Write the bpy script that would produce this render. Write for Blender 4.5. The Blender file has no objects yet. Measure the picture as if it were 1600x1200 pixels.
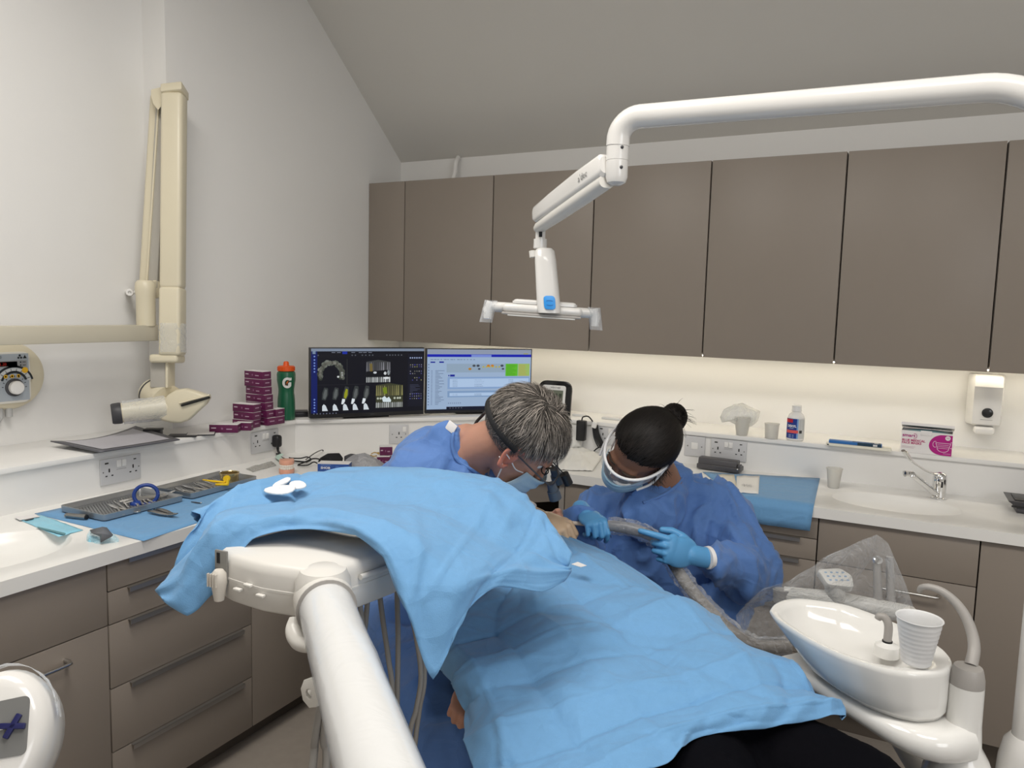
import bpy, bmesh, math, random
from mathutils import Vector, Matrix, Euler, Quaternion, noise as NZ
from mathutils.geometry import delaunay_2d_cdt
R = math.radians
PI = math.pi
C = bpy.context.scene.collection
random.seed(7)

# ------------------------------------------------------------------ camera
CAM = Vector((1.599, -3.1529, 1.4266))
RIGHT = Vector((0.88692622, 0.46117552, 0.02605801))
UP = Vector((-0.06881417, 0.07613732, 0.99471992))
FWD = Vector((-0.45675649, 0.88403634, -0.0992636))
FPX = 1168.617
cam = bpy.data.cameras.new('camera')
cam.sensor_width = 36
cam.lens = FPX / 1600 * 36
cam.clip_start = 0.02
camo = bpy.data.objects.new('camera', cam)
C.objects.link(camo)
camo.matrix_world = Matrix(((RIGHT.x, UP.x, -FWD.x, CAM.x), (RIGHT.y, UP.y, -FWD.y, CAM.y), (RIGHT.z, UP.z, -FWD.z, CAM.z), (0, 0, 0, 1)))
bpy.context.scene.camera = camo

# ------------------------------------------------------------------ world, lights, exposure
sc = bpy.context.scene
sc.view_settings.view_transform = 'Standard'
sc.view_settings.look = 'None'
sc.view_settings.gamma = 1
sc.view_settings.use_curve_mapping = False
sc.view_settings.exposure = 0.13
w = bpy.data.worlds.new('world')
sc.world = w
w.use_nodes = True
w.node_tree.nodes['Background'].inputs[0].default_value = (0.95, 0.97, 1, 1)
w.node_tree.nodes['Background'].inputs[1].default_value = 0.2


def area(name, loc, target, sx, sy, power, col=(1, 1, 1)):
    l = bpy.data.lights.new(name, 'AREA')
    l.shape = 'RECTANGLE'
    l.size, l.size_y = sx, sy
    l.energy = power
    l.color = col
    o = bpy.data.objects.new(name, l)
    C.objects.link(o)
    o.location = loc
    o.rotation_euler = (Vector(target) - Vector(loc)).to_track_quat('-Z', 'Y').to_euler()
    return o


area('ceiling_panel_light', (0.35, -2.35, 2.85), (0.35, -2.35, 0), 1.2, 0.6, 29, (1, 0.96, 0.9))
area('ceiling_panel_light', (2.0, -2.6, 2.85), (2.0, -2.6, 0), 1.2, 0.6, 23, (1, 0.96, 0.9))
area('window_light', (3.6, -3.6, 1.8), (0.2, -1.2, 1.0), 1.4, 1.2, 22, (0.95, 0.97, 1))


# ------------------------------------------------------------------ helpers: real places seen from the camera
def ray(x, y):
    return FWD + RIGHT * ((x - 800) / FPX) + UP * ((600 - y) / FPX)


def onz(x, y, z):                      # point on the horizontal plane at height z
    d = ray(x, y)
    return CAM + d * ((z - CAM.z) / d.z)


def ony(x, y, Y):                      # point on a plane parallel to the back wall
    d = ray(x, y)
    return CAM + d * ((Y - CAM.y) / d.y)


def onx(x, y, X):                      # point on a plane parallel to the left wall
    d = ray(x, y)
    return CAM + d * ((X - CAM.x) / d.x)


def dp(x, y, D):                       # point at distance D in front of the camera
    return CAM + ray(x, y) * D


def dv(dx, dy, dz=0, D=1):             # vector: right, down in pixels at distance D, plus dz away
    return RIGHT * (dx / FPX * D) - UP * (dy / FPX * D) + FWD * dz


# ------------------------------------------------------------------ materials
MATS = {}


def mat(name, col, rough=0.5, metal=0.0, var=0.04, bump=0.0, scale=40, coat=0.0, trans=0.0, alpha=1.0, ior=1.45, sub=0.0,
        emit=None, estr=0.0, attr=False, spec=0.5, sheen=0.0, vscale=6, aniso=None, transl=0.0, crease=None):
    if name in MATS:
        return MATS[name]
    m = bpy.data.materials.new(name)
    m.use_nodes = True
    nt = m.node_tree
    b = nt.nodes['Principled BSDF']
    b.inputs['Roughness'].default_value = rough
    b.inputs['Metallic'].default_value = metal
    b.inputs['IOR'].default_value = ior
    b.inputs['Specular IOR Level'].default_value = spec
    if coat:
        b.inputs['Coat Weight'].default_value = coat
        b.inputs['Coat Roughness'].default_value = 0.08
    b.inputs['Transmission Weight'].default_value = trans
    b.inputs['Alpha'].default_value = alpha
    if sheen:
        b.inputs['Sheen Weight'].default_value = sheen
    if sub:
        b.inputs['Subsurface Weight'].default_value = sub
        b.inputs['Subsurface Radius'].default_value = (0.01, 0.004, 0.002)
        b.inputs['Subsurface Scale'].default_value = 1.0
    tc = nt.nodes.new('ShaderNodeTexCoord')
    if attr:
        a = nt.nodes.new('ShaderNodeAttribute')
        a.attribute_name = 'Col'
        if emit is not None:
            b.inputs['Base Color'].default_value = (0.01, 0.01, 0.012, 1)
            nt.links.new(a.outputs['Color'], b.inputs['Emission Color'])
            b.inputs['Emission Strength'].default_value = estr
        else:
            nt.links.new(a.outputs['Color'], b.inputs['Base Color'])
    else:
        n = nt.nodes.new('ShaderNodeTexNoise')
        n.inputs['Scale'].default_value = vscale
        n.inputs['Detail'].default_value = 4
        nt.links.new(tc.outputs['Object'], n.inputs['Vector'])
        mx = nt.nodes.new('ShaderNodeMix')
        mx.data_type = 'RGBA'
        nt.links.new(n.outputs['Fac'], mx.inputs['Factor'])
        mx.inputs[6].default_value = tuple(max(0, c * (1 - var)) for c in col[:3]) + (1,)
        mx.inputs[7].default_value = tuple(min(1, c * (1 + var)) for c in col[:3]) + (1,)
        nt.links.new(mx.outputs[2], b.inputs['Base Color'])
        if emit is not None:
            b.inputs['Emission Color'].default_value = tuple(emit) + (1,)
            b.inputs['Emission Strength'].default_value = estr
    if bump:
        n2 = nt.nodes.new('ShaderNodeTexNoise')
        n2.inputs['Scale'].default_value = scale
        n2.inputs['Detail'].default_value = 5
        if aniso:
            mp = nt.nodes.new('ShaderNodeMapping')
            mp.inputs['Scale'].default_value = aniso
            nt.links.new(tc.outputs['Object'], mp.inputs['Vector'])
            nt.links.new(mp.outputs['Vector'], n2.inputs['Vector'])
        else:
            nt.links.new(tc.outputs['Object'], n2.inputs['Vector'])
        bp = nt.nodes.new('ShaderNodeBump')
        bp.inputs['Strength'].default_value = bump
        bp.inputs['Distance'].default_value = 0.01
        nt.links.new(n2.outputs['Fac'], bp.inputs['Height'])
        nt.links.new(bp.outputs['Normal'], b.inputs['Normal'])
    if crease:
        add_crease(nt, b, tc, crease[0], crease[1])
    if transl:
        tr = nt.nodes.new('ShaderNodeBsdfTranslucent')
        tr.inputs['Color'].default_value = tuple(col[:3]) + (1,)
        ms = nt.nodes.new('ShaderNodeMixShader')
        ms.inputs[0].default_value = transl
        out = nt.nodes['Material Output']
        nt.links.new(b.outputs[0], ms.inputs[1])
        nt.links.new(tr.outputs[0], ms.inputs[2])
        nt.links.new(ms.outputs[0], out.inputs['Surface'])
    MATS[name] = m
    return m


def add_crease(nt, b, tc, sc_, st_):
    """fine relief of a creased sheet: sharp ridges between nearly flat facets"""
    nz = nt.nodes.new('ShaderNodeTexNoise')
    nz.inputs['Scale'].default_value = sc_ * .6
    nz.inputs['Detail'].default_value = 2
    nt.links.new(tc.outputs['Object'], nz.inputs['Vector'])
    mxv = nt.nodes.new('ShaderNodeMix')
    mxv.data_type = 'VECTOR'
    mxv.inputs['Factor'].default_value = .12
    nt.links.new(tc.outputs['Object'], mxv.inputs[4])
    nt.links.new(nz.outputs['Color'], mxv.inputs[5])
    prev = b.inputs['Normal'].links[0].from_socket if b.inputs['Normal'].links else None
    for k, s_ in enumerate((sc_, sc_ * 2.3)):
        vo = nt.nodes.new('ShaderNodeTexVoronoi')
        vo.feature = 'DISTANCE_TO_EDGE'
        vo.inputs['Scale'].default_value = s_
        nt.links.new(mxv.outputs[1], vo.inputs['Vector'])
        mr = nt.nodes.new('ShaderNodeMapRange')
        mr.inputs['From Max'].default_value = .16
        nt.links.new(vo.outputs['Distance'], mr.inputs['Value'])
        vf = nt.nodes.new('ShaderNodeTexVoronoi')
        vf.inputs['Scale'].default_value = s_
        nt.links.new(mxv.outputs[1], vf.inputs['Vector'])
        ad = nt.nodes.new('ShaderNodeMath')
        ad.operation = 'ADD'
        nt.links.new(mr.outputs['Result'], ad.inputs[0])
        nt.links.new(vf.outputs['Distance'], ad.inputs[1])
        bp = nt.nodes.new('ShaderNodeBump')
        bp.invert = True
        bp.inputs['Strength'].default_value = st_ * (1 if k == 0 else .6)
        bp.inputs['Distance'].default_value = .03 / sc_
        nt.links.new(ad.outputs[0], bp.inputs['Height'])
        if prev is not None:
            nt.links.new(prev, bp.inputs['Normal'])
        prev = bp.outputs['Normal']
    nt.links.new(prev, b.inputs['Normal'])


def film(name, col=(0.9, 0.92, 0.95), op=0.16, rough=0.12, bump=0.6, scale=30):
    """thin clear plastic: mostly see-through, with a glossy creased surface"""
    if name in MATS:
        return MATS[name]
    m = bpy.data.materials.new(name)
    m.use_nodes = True
    nt = m.node_tree
    b = nt.nodes['Principled BSDF']
    b.inputs['Base Color'].default_value = tuple(col) + (1,)
    b.inputs['Roughness'].default_value = rough
    b.inputs['Specular IOR Level'].default_value = 0.9
    t = nt.nodes.new('ShaderNodeBsdfTransparent')
    t.inputs['Color'].default_value = (0.97, 0.98, 0.99, 1)
    lw = nt.nodes.new('ShaderNodeLayerWeight')
    lw.inputs['Blend'].default_value = 0.3
    n2 = nt.nodes.new('ShaderNodeTexNoise')
    n2.inputs['Scale'].default_value = scale
    n2.inputs['Detail'].default_value = 6
    n2.inputs['Distortion'].default_value = 1.2
    tc = nt.nodes.new('ShaderNodeTexCoord')
    nt.links.new(tc.outputs['Object'], n2.inputs['Vector'])
    bp = nt.nodes.new('ShaderNodeBump')
    bp.inputs['Strength'].default_value = bump
    bp.inputs['Distance'].default_value = 0.012
    nt.links.new(n2.outputs['Fac'], bp.inputs['Height'])
    nt.links.new(bp.outputs['Normal'], b.inputs['Normal'])
    if bump > .5:
        add_crease(nt, b, tc, 16, .8)
        nt.links.new(b.inputs['Normal'].links[0].from_socket, lw.inputs['Normal'])
    else:
        nt.links.new(bp.outputs['Normal'], lw.inputs['Normal'])
    mr = nt.nodes.new('ShaderNodeMapRange')
    mr.inputs['From Min'].default_value = 0
    mr.inputs['From Max'].default_value = 1
    mr.inputs['To Min'].default_value = op
    mr.inputs['To Max'].default_value = min(1, op + 0.55)
    nt.links.new(lw.outputs['Facing'], mr.inputs['Value'])
    ms = nt.nodes.new('ShaderNodeMixShader')
    nt.links.new(mr.outputs['Result'], ms.inputs[0])
    nt.links.new(t.outputs[0], ms.inputs[1])
    nt.links.new(b.outputs[0], ms.inputs[2])
    nt.links.new(ms.outputs[0], nt.nodes['Material Output'].inputs['Surface'])
    MATS[name] = m
    return m


# ------------------------------------------------------------------ mesh builder
def frame_from(d, up=None):
    d = Vector(d).normalized()
    u = Vector(up) if up is not None else Vector((0, 0, 1))
    if abs(d.dot(u.normalized())) > 0.98:
        u = Vector((0, 1, 0)) if up is None else Vector((1, 0, 0))
    x = u.cross(d).normalized()
    y = d.cross(x).normalized()
    return Matrix((x, y, d)).transposed()


class B:
    def __init__(self):
        self.bm = bmesh.new()

    def _add(self, verts, faces, M=None):
        vs = [self.bm.verts.new((M @ Vector(v)) if M is not None else v) for v in verts]
        out = []
        for f in faces:
            try:
                out.append(self.bm.faces.new([vs[i] for i in f]))
            except ValueError:
                pass
        return vs, out

    def box(self, lo, hi, bevel=0.0, M=None, seg=2):
        t = bmesh.new()
        bmesh.ops.create_cube(t, size=1)
        for v in t.verts:
            v.co = Vector([(lo[i] + hi[i]) / 2 + v.co[i] * (hi[i] - lo[i]) for i in range(3)])
        if bevel > 0:
            bmesh.ops.bevel(t, geom=t.edges[:], offset=bevel, segments=seg, affect='EDGES', profile=0.5)
        self.merge(t, M)
        return self

    def merge(self, t, M=None):
        idx = {}
        for v in t.verts:
            idx[v] = self.bm.verts.new((M @ v.co) if M is not None else v.co)
        for f in t.faces:
            try:
                self.bm.faces.new([idx[v] for v in f.verts])
            except ValueError:
                pass
        t.free()

    def tube(self, pts, rad, seg=12, caps=True, flat=None, up=None):
        """swept tube; rad: number, list, flat: (a,b) scale of the section"""
        pts = [Vector(p) for p in pts]
        n = len(pts)
        rads = [rad] * n if isinstance(rad, (int, float)) else list(rad)
        tang = []
        for i in range(n):
            a = pts[max(0, i - 1)]
            b = pts[min(n - 1, i + 1)]
            t = (b - a)
            tang.append(t.normalized() if t.length > 1e-9 else Vector((0, 0, 1)))
        F = frame_from(tang[0], up)
        x = F.col[0].copy()
        rings = []
        for i in range(n):
            x = (x - tang[i] * x.dot(tang[i]))
            x = x.normalized() if x.length > 1e-6 else frame_from(tang[i]).col[0]
            y = tang[i].cross(x)
            fa, fb = flat if flat else (1, 1)
            rings.append([self.bm.verts.new(pts[i] + (x * math.cos(2 * PI * k / seg) * fa + y * math.sin(2 * PI * k / seg) * fb) * rads[i]) for k in range(seg)])
        for i in range(n - 1):
            for k in range(seg):
                self.bm.faces.new((rings[i][k], rings[i][(k + 1) % seg], rings[i + 1][(k + 1) % seg], rings[i + 1][k]))
        if caps:
            self.bm.faces.new(rings[0][::-1])
            self.bm.faces.new(rings[-1])
        return self

    def lathe(self, prof, M=None, seg=32, cap0=True, cap1=True, sx=1, sy=1):
        """prof: list of (radius, z)"""
        rings = []
        for r, z in prof:
            ring = []
            for k in range(seg):
                v = Vector((r * sx * math.cos(2 * PI * k / seg), r * sy * math.sin(2 * PI * k / seg), z))
                ring.append(self.bm.verts.new(M @ v if M is not None else v))
            rings.append(ring)
        for i in range(len(prof) - 1):
            for k in range(seg):
                self.bm.faces.new((rings[i][k], rings[i][(k + 1) % seg], rings[i + 1][(k + 1) % seg], rings[i + 1][k]))
        if cap0:
            self.bm.faces.new(rings[0][::-1])
        if cap1:
            self.bm.faces.new(rings[-1])
        return self

    def ball(self, c, r, M=None, u=16, v=10):
        r = (r, r, r) if isinstance(r, (int, float)) else r
        t = bmesh.new()
        bmesh.ops.create_uvsphere(t, u_segments=u, v_segments=v, radius=1)
        L = Matrix.Translation(Vector(c)) @ (M.to_4x4() if M is not None else Matrix.Identity(4)) @ Matrix.Diagonal((r[0], r[1], r[2], 1))
        self.merge(t, L)
        return self

    def prism(self, poly, z0, z1, bevel=0.0, M=None, seg=2):
        t = bmesh.new()
        a = [t.verts.new((p[0], p[1], z0)) for p in poly]
        f = t.faces.new(a)
        r = bmesh.ops.extrude_face_region(t, geom=[f])
        for v in r['geom']:
            if isinstance(v, bmesh.types.BMVert):
                v.co.z = z1
        bmesh.ops.recalc_face_normals(t, faces=t.faces[:])
        if bevel > 0:
            ed = [e for e in t.edges if abs(e.verts[0].co.z - e.verts[1].co.z) < 1e-6]
            bmesh.ops.bevel(t, geom=ed, offset=bevel, segments=seg, affect='EDGES', profile=0.5)
        self.merge(t, M)
        return self

    def grid(self, P, closed_u=False):
        """P: rows of points"""
        vs = [[self.bm.verts.new(p) for p in row] for row in P]
        m = len(P[0])
        for i in range(len(P) - 1):
            for j in range(m if closed_u else m - 1):
                try:
                    self.bm.faces.new((vs[i][j], vs[i][(j + 1) % m], vs[i + 1][(j + 1) % m], vs[i + 1][j]))
                except ValueError:
                    pass
        return self

    def quad(self, a, b, c, d):
        self.bm.faces.new([self.bm.verts.new(v) for v in (a, b, c, d)])
        return self

    def to(self, name, m=None, parent=None, smooth=True, angle=38, recalc=True, kind=None, label=None, doubles=0):
        if doubles:
            bmesh.ops.remove_doubles(self.bm, verts=self.bm.verts[:], dist=doubles)
        if recalc:
            bmesh.ops.recalc_face_normals(self.bm, faces=self.bm.faces[:])
        me = bpy.data.meshes.new(name)
        self.bm.to_mesh(me)
        self.bm.free()
        if smooth:
            for p in me.polygons:
                p.use_smooth = True
            me.set_sharp_from_angle(angle=R(angle))
        if m is not None:
            me.materials.append(m)
        o = bpy.data.objects.new(name, me)
        C.objects.link(o)
        if parent is not None:
            set_parent(o, parent)
        if kind:
            o['kind'] = kind
        if label:
            o['label'] = label
        return o


WM = {}


def set_parent(o, p):
    o.parent = p
    chain = Matrix.Identity(4)
    q = p
    mats = []
    while q is not None:
        mats.append(Matrix.LocRotScale(q.location, q.rotation_euler, q.scale) if q.parent is None else (q.matrix_parent_inverse @ Matrix.LocRotScale(q.location, q.rotation_euler, q.scale)))
        q = q.parent
    for mm in mats[::-1]:
        chain = chain @ mm
    o.matrix_parent_inverse = chain.inverted()


def thing(name, label, cat, loc=(0, 0, 0), group=None):
    o = bpy.data.objects.new(name, None)
    C.objects.link(o)
    o.empty_display_size = 0.05
    o.location = loc
    return tag(o, label, cat, group)


def tag(o, label, cat, group=None):
    o['label'] = label
    o['category'] = cat
    if group:
        o['group'] = group
    return o


def structure(o):
    o['kind'] = 'structure'
    return o


def solid(o, t, off=-1):
    md = o.modifiers.new('thickness', 'SOLIDIFY')
    md.thickness = t
    md.offset = off
    return o


def subsurf(o, n=1):
    md = o.modifiers.new('smooth', 'SUBSURF')
    md.levels = md.render_levels = n
    return o


def smooth_path(pts, n=8):
    """Catmull-Rom through the points"""
    P = [Vector(p) for p in pts]
    P = [P[0] * 2 - P[1]] + P + [P[-1] * 2 - P[-2]]
    out = []
    for i in range(1, len(P) - 2):
        a, b, c, d = P[i - 1:i + 3]
        for k in range(n):
            t = k / n
            out.append(0.5 * ((2 * b) + (c - a) * t + (2 * a - 5 * b + 4 * c - d) * t * t + (3 * b - a - 3 * c + d) * t ** 3))
    out.append(P[-2])
    return out


def lerp_list(vals, n):
    out = []
    m = len(vals) - 1
    for i in range(n):
        t = i / (n - 1) * m
        k = min(int(t), m - 1)
        out.append(vals[k] + (vals[k + 1] - vals[k]) * (t - k))
    return out


def bake(o):
    """apply the modifiers into the mesh"""
    dg = bpy.context.evaluated_depsgraph_get()
    dg.update()
    me = bpy.data.meshes.new_from_object(o.evaluated_get(dg))
    old = o.data
    o.modifiers.clear()
    o.data = me
    me.name = old.name
    bpy.data.meshes.remove(old)
    return o


# ------------------------------------------------------------------ flat print: coloured shapes on a plane
class Print:
    def __init__(self, o, ux, uy, lift=0.0006):
        self.o, self.x, self.y = Vector(o), Vector(ux), Vector(uy)
        self.n = self.x.normalized().cross(self.y.normalized()).normalized()
        self.lift = lift
        self.v, self.f, self.c = [], [], []
        self.layer = 1

    def pt(self, u, v):
        return self.o + self.x * u + self.y * v + self.n * (self.lift * self.layer)

    def poly(self, pts, col):
        k = len(self.v)
        self.v += [self.pt(*p) for p in pts]
        self.f.append(list(range(k, k + len(pts))))
        self.c.append(col)

    def rect(self, u0, v0, u1, v1, col):
        self.poly([(u0, v0), (u1, v0), (u1, v1), (u0, v1)], col)

    def ell(self, u, v, a, b, col, n=18, t0=0, t1=360):
        self.poly([(u + a * math.cos(R(t0 + (t1 - t0) * i / n)), v + b * math.sin(R(t0 + (t1 - t0) * i / n))) for i in range(n + (t1 - t0 < 360))], col)

    def arc(self, u, v, a, b, th, col, t0=0, t1=360, n=24):
        for i in range(n):
            p, q = R(t0 + (t1 - t0) * i / n), R(t0 + (t1 - t0) * (i + 1) / n)
            self.poly([(u + a * math.cos(p), v + b * math.sin(p)), (u + a * math.cos(q), v + b * math.sin(q)), (u + (a - th) * math.cos(q), v + (b - th) * math.sin(q)), (u + (a - th) * math.cos(p), v + (b - th) * math.sin(p))], col)

    def line(self, u0, v0, u1, v1, w_, col):
        d = Vector((u1 - u0, v1 - v0))
        if d.length < 1e-9:
            return
        n = Vector((-d.y, d.x)).normalized() * w_ / 2
        self.poly([(u0 + n.x, v0 + n.y), (u0 - n.x, v0 - n.y), (u1 - n.x, v1 - n.y), (u1 + n.x, v1 + n.y)], col)

    def text(self, s, u, v, size, col, align='LEFT', sx=1.0, bold=0.0, ratio=1.0):
        cu = bpy.data.curves.new('t', 'FONT')
        cu.body = s
        cu.size = size
        cu.align_x = align
        cu.offset = bold
        cu.resolution_u = 2
        ob_ = bpy.data.objects.new('t', cu)
        C.objects.link(ob_)
        dg = bpy.context.evaluated_depsgraph_get()
        me = bpy.data.meshes.new_from_object(ob_.evaluated_get(dg))
        k = len(self.v)
        for vv in me.vertices:
            self.v.append(self.pt(u + vv.co.x * sx, v + vv.co.y * ratio))
        for p in me.polygons:
            self.f.append([k + i for i in p.vertices])
            self.c.append(col)
        bpy.data.meshes.remove(me)
        bpy.data.objects.remove(ob_)
        bpy.data.curves.remove(cu)

    def to(self, name, m, parent=None, label=None):
        me = bpy.data.meshes.new(name)
        me.from_pydata([tuple(p) for p in self.v], [], self.f)
        at = me.color_attributes.new('Col', 'FLOAT_COLOR', 'CORNER')
        i = 0
        for f, c in zip(self.f, self.c):
            for _ in f:
                at.data[i].color = (c[0], c[1], c[2], 1)
                i += 1
        me.materials.append(m)
        o = bpy.data.objects.new(name, me)
        C.objects.link(o)
        if parent is not None:
            set_parent(o, parent)
        if label:
            o['label'] = label
        return o


def srgb(r, g, b):
    return tuple(((c / 255) / 12.92 if c / 255 <= 0.04045 else ((c / 255 + 0.055) / 1.055) ** 2.4) for c in (r, g, b))


INK = mat('printed_ink', (1, 1, 1), 0.5, attr=True)
SCREEN = mat('lit_screen', (1, 1, 1), 0.3, attr=True, emit=(1, 1, 1), estr=0.9, spec=.15)
# ================================================================== the room
WALL = mat('wall_paint', (0.80, 0.79, 0.77), 0.75, var=0.012, bump=0.03, scale=160)
CEIL = mat('ceiling_paint', (0.66, 0.64, 0.60), 0.8, var=0.012)
FLOOR = mat('vinyl_floor', (0.33, 0.29, 0.25), 0.5, var=0.1, vscale=30)
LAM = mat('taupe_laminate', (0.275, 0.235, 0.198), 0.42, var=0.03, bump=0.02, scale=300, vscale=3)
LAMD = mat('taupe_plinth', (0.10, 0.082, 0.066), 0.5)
DARK = mat('dark_void', (0.018, 0.014, 0.011), 0.7)
WHITE = mat('white_solid_surface', (0.84, 0.83, 0.80), 0.28, var=0.01)
LEDGEM = mat('white_ledge_panel', (0.82, 0.81, 0.79), 0.3, var=0.01)
ALU = mat('satin_aluminium', (0.42, 0.40, 0.38), 0.35, metal=0.8)
STEEL = mat('brushed_steel', (0.62, 0.61, 0.59), 0.28, metal=1.0, bump=0.05, scale=200)
CHROME = mat('chrome', (0.8, 0.8, 0.8), 0.08, metal=1.0)
LED = mat('led_diffuser', (1, 0.95, 0.85), 0.4, emit=(1.0, 0.90, 0.70), estr=13.0)
PLASTIC = mat('white_plastic', (0.80, 0.79, 0.77), 0.3, var=0.01)
SOCK = mat('socket_plastic', (0.60, 0.60, 0.61), 0.3, var=0.01)
BLACK = mat('black_plastic', (0.014, 0.014, 0.016), 0.35)
BLACKM = mat('black_matt', (0.012, 0.012, 0.013), 0.7)

XL, XR_, YB, RIDGE = -0.8925, 3.9, 0.28, -1.75
XREC, YSTEP = -1.02, -1.2
zc_at = lambda y: 2.21 - 0.80 * (y - YB) if y > RIDGE else 2.21 - 0.80 * (RIDGE - YB) - 0.4 * (RIDGE - y)
ZTOP = zc_at(RIDGE)
YR = -4.6


def slab(name, pts, m, t=0.06):
    b = B()
    b.bm.faces.new([b.bm.verts.new(p) for p in pts])
    o = b.to(name, m, recalc=False, smooth=False)
    solid(o, t, -1)
    bake(o)
    return structure(o)


slab('floor', [(XREC - .1, YR, 0), (XR_, YR, 0), (XR_, YB, 0), (XREC - .1, YB, 0)], FLOOR)
slab('wall_back', [(XR_, YB, 0), (XR_, YB, 2.3), (XL - .2, YB, 2.3), (XL - .2, YB, 0)], WALL)
# left wall: a proud stretch towards the corner, a shallow recess nearer the camera
b = B()
b.prism([(XL, YSTEP), (XL, YB), (XL - 0.25, YB), (XL - 0.25, YSTEP)], 0, 3.95)
b.prism([(XREC, YR), (XREC, YSTEP), (XL - 0.25, YSTEP), (XL - 0.25, YR)], 0, 3.95)
structure(b.to('wall_left', WALL, smooth=False))
slab('wall_right', [(XR_, YR, 0), (XR_, YB, 0), (XR_, YB, 3.95), (XR_, YR, 3.95)][::-1], WALL)
slab('wall_front', [(XREC - .1, YR, 0), (XR_, YR, 0), (XR_, YR, 3.95), (XREC - .1, YR, 3.95)][::-1], WALL)
b = B()
x0, x1 = XREC - 0.12, XR_
for (ya, yb2) in ((YB + .05, RIDGE), (RIDGE, YR)):
    za, zb_ = zc_at(ya), zc_at(yb2)
    b._add([(x0, ya, za), (x1, ya, za), (x1, yb2, zb_), (x0, yb2, zb_), (x0, ya, za + .08), (x1, ya, za + .08), (x1, yb2, zb_ + .08), (x0, yb2, zb_ + .08)],
           [(0, 1, 2, 3), (7, 6, 5, 4), (0, 4, 5, 1), (2, 6, 7, 3)])
structure(b.to('ceiling', CEIL, smooth=False))

# ------------------------------------------------------------------ wall cabinets
ZB, ZT, X0, DW = 1.248, 2.054, -0.6656, 0.51
YD = 0.0
words = ['first wide taupe wall cabinet from the corner, above the two monitors', 'taupe wall cabinet behind the round-cornered lamp head, second wide one from the corner',
         'taupe wall cabinet just behind and right of the lamp spring arm', 'taupe wall cabinet above the double socket and the crumpled plastic bag',
         'taupe wall cabinet above the mouthwash bottle and mask box', 'taupe wall cabinet above the soap dispenser, cut off by the frame']
f = thing('filler_panel', 'narrow taupe filler panel between left wall and first wall cabinet', 'panel', (-0.78, 0.14, ZB))
B().box((XL + .002, YD, ZB), (X0 - 0.002, YD + 0.018, ZT), 0.001).to('front_board', LAM, f)
B().box((XL + .002, YD + .018, ZB + .012), (X0 - 0.004, YB - .002, ZB + .03)).to('underside_board', WHITE, f)
for i in range(6):
    xa, xb = X0 + DW * i, X0 + DW * (i + 1)
    t = thing('wall_cabinet', words[i], 'cabinet', ((xa + xb) / 2, 0.14, ZB), 'wall cabinets over the worktop')
    b = B()
    b.box((xa + .0015, YD + .02, ZB + .014), (xb - .0015, YB - .001, ZT))
    b.to('carcass', mat('carcass_board', (0.30, 0.265, 0.23), 0.5), t)
    B().box((xa + .003, YD, ZB), (xb - .003, YD + .018, ZT), 0.0012).to('door', LAM, t)
b = thing('under_cabinet_light', 'long warm led strip fixed beneath the wall cabinets', 'light', (0.9, 0.03, ZB))
B().box((-0.62, 0.150, ZB + .001), (2.38, 0.174, ZB + .0138)).to('housing', ALU, b)
B().box((-0.61, 0.153, ZB - .003), (2.37, 0.171, ZB + .0008)).to('diffuser', LED, b)

# the white flexible pipe behind the cabinet tops
p = [ony(706, 285, .2), ony(711, 268, .22), ony(712, 255, .22), ony(716, 246, .26)]
tag(B().tube(smooth_path(p, 5), 0.012, 10).to('conduit', PLASTIC), 'short white pipe rising from wall cabinet tops to sloping ceiling', 'pipe')

# ------------------------------------------------------------------ base cabinets
XF, YF = -0.167, -0.467                # front planes of left and right runs
ZW = 0.7899                            # worktop top
ZU = 0.754                             # worktop underside


def front_l(t, name, y0, y1, z0, z1, handle=None, m=None):
    d = B().box((XF - .018, y0 + .002, z0 + .0015), (XF, y1 - .002, z1 - .0015), 0.001).to(name, m or LAM, t)
    if handle == 'lip':
        bb = B()
        bb.box((XF - .006, y0 + .055, z1 - .0035), (XF + .012, y1 - .04, z1 - .0018))
        bb.box((XF + .0105, y0 + .055, z1 - .014), (XF + .0125, y1 - .04, z1 - .0018))
        bb.to('lip_handle', ALU, d)
    if handle == 'bar':
        bar_handle(d, (XF, y1 - .115, z1 - .045), (0, -1, 0), (1, 0, 0))
    return d


def front_r(t, name, x0, x1, z0, z1, handle=None, m=None):
    d = B().box((x0 + .002, YF, z0 + .0015), (x1 - .002, YF + .018, z1 - .0015), 0.001).to(name, m or LAM, t)
    if handle == 'lip':
        bb = B()
        bb.box((x0 + .05, YF - .012, z1 - .0035), (x1 - .055, YF + .006, z1 - .0018))
        bb.box((x0 + .05, YF - .0125, z1 - .014), (x1 - .055, YF - .0105, z1 - .0018))
        bb.to('lip_handle', ALU, d)
    if handle == 'bar':
        bar_handle(d, (x1 - .1, YF, z1 - .045), (-1, 0, 0), (0, -1, 0))
    return d


def bar_handle(parent, p, along, out):
    p, a, o = Vector(p), Vector(along), Vector(out)
    L, h = 0.17, 0.032
    pts = [p, p + o * (h * .55), p + o * (h * .9) + a * .004, p + o * h + a * .014, p + o * h + a * (L - .014), p + o * (h * .9) + a * (L - .004), p + o * (h * .55) + a * L, p + a * L]
    B().tube(pts, 0.005, 10).to('bar_handle', STEEL, parent)


def carcass(t, lo, hi):
    B().box(lo, hi).to('carcass', LAMD, t)


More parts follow.
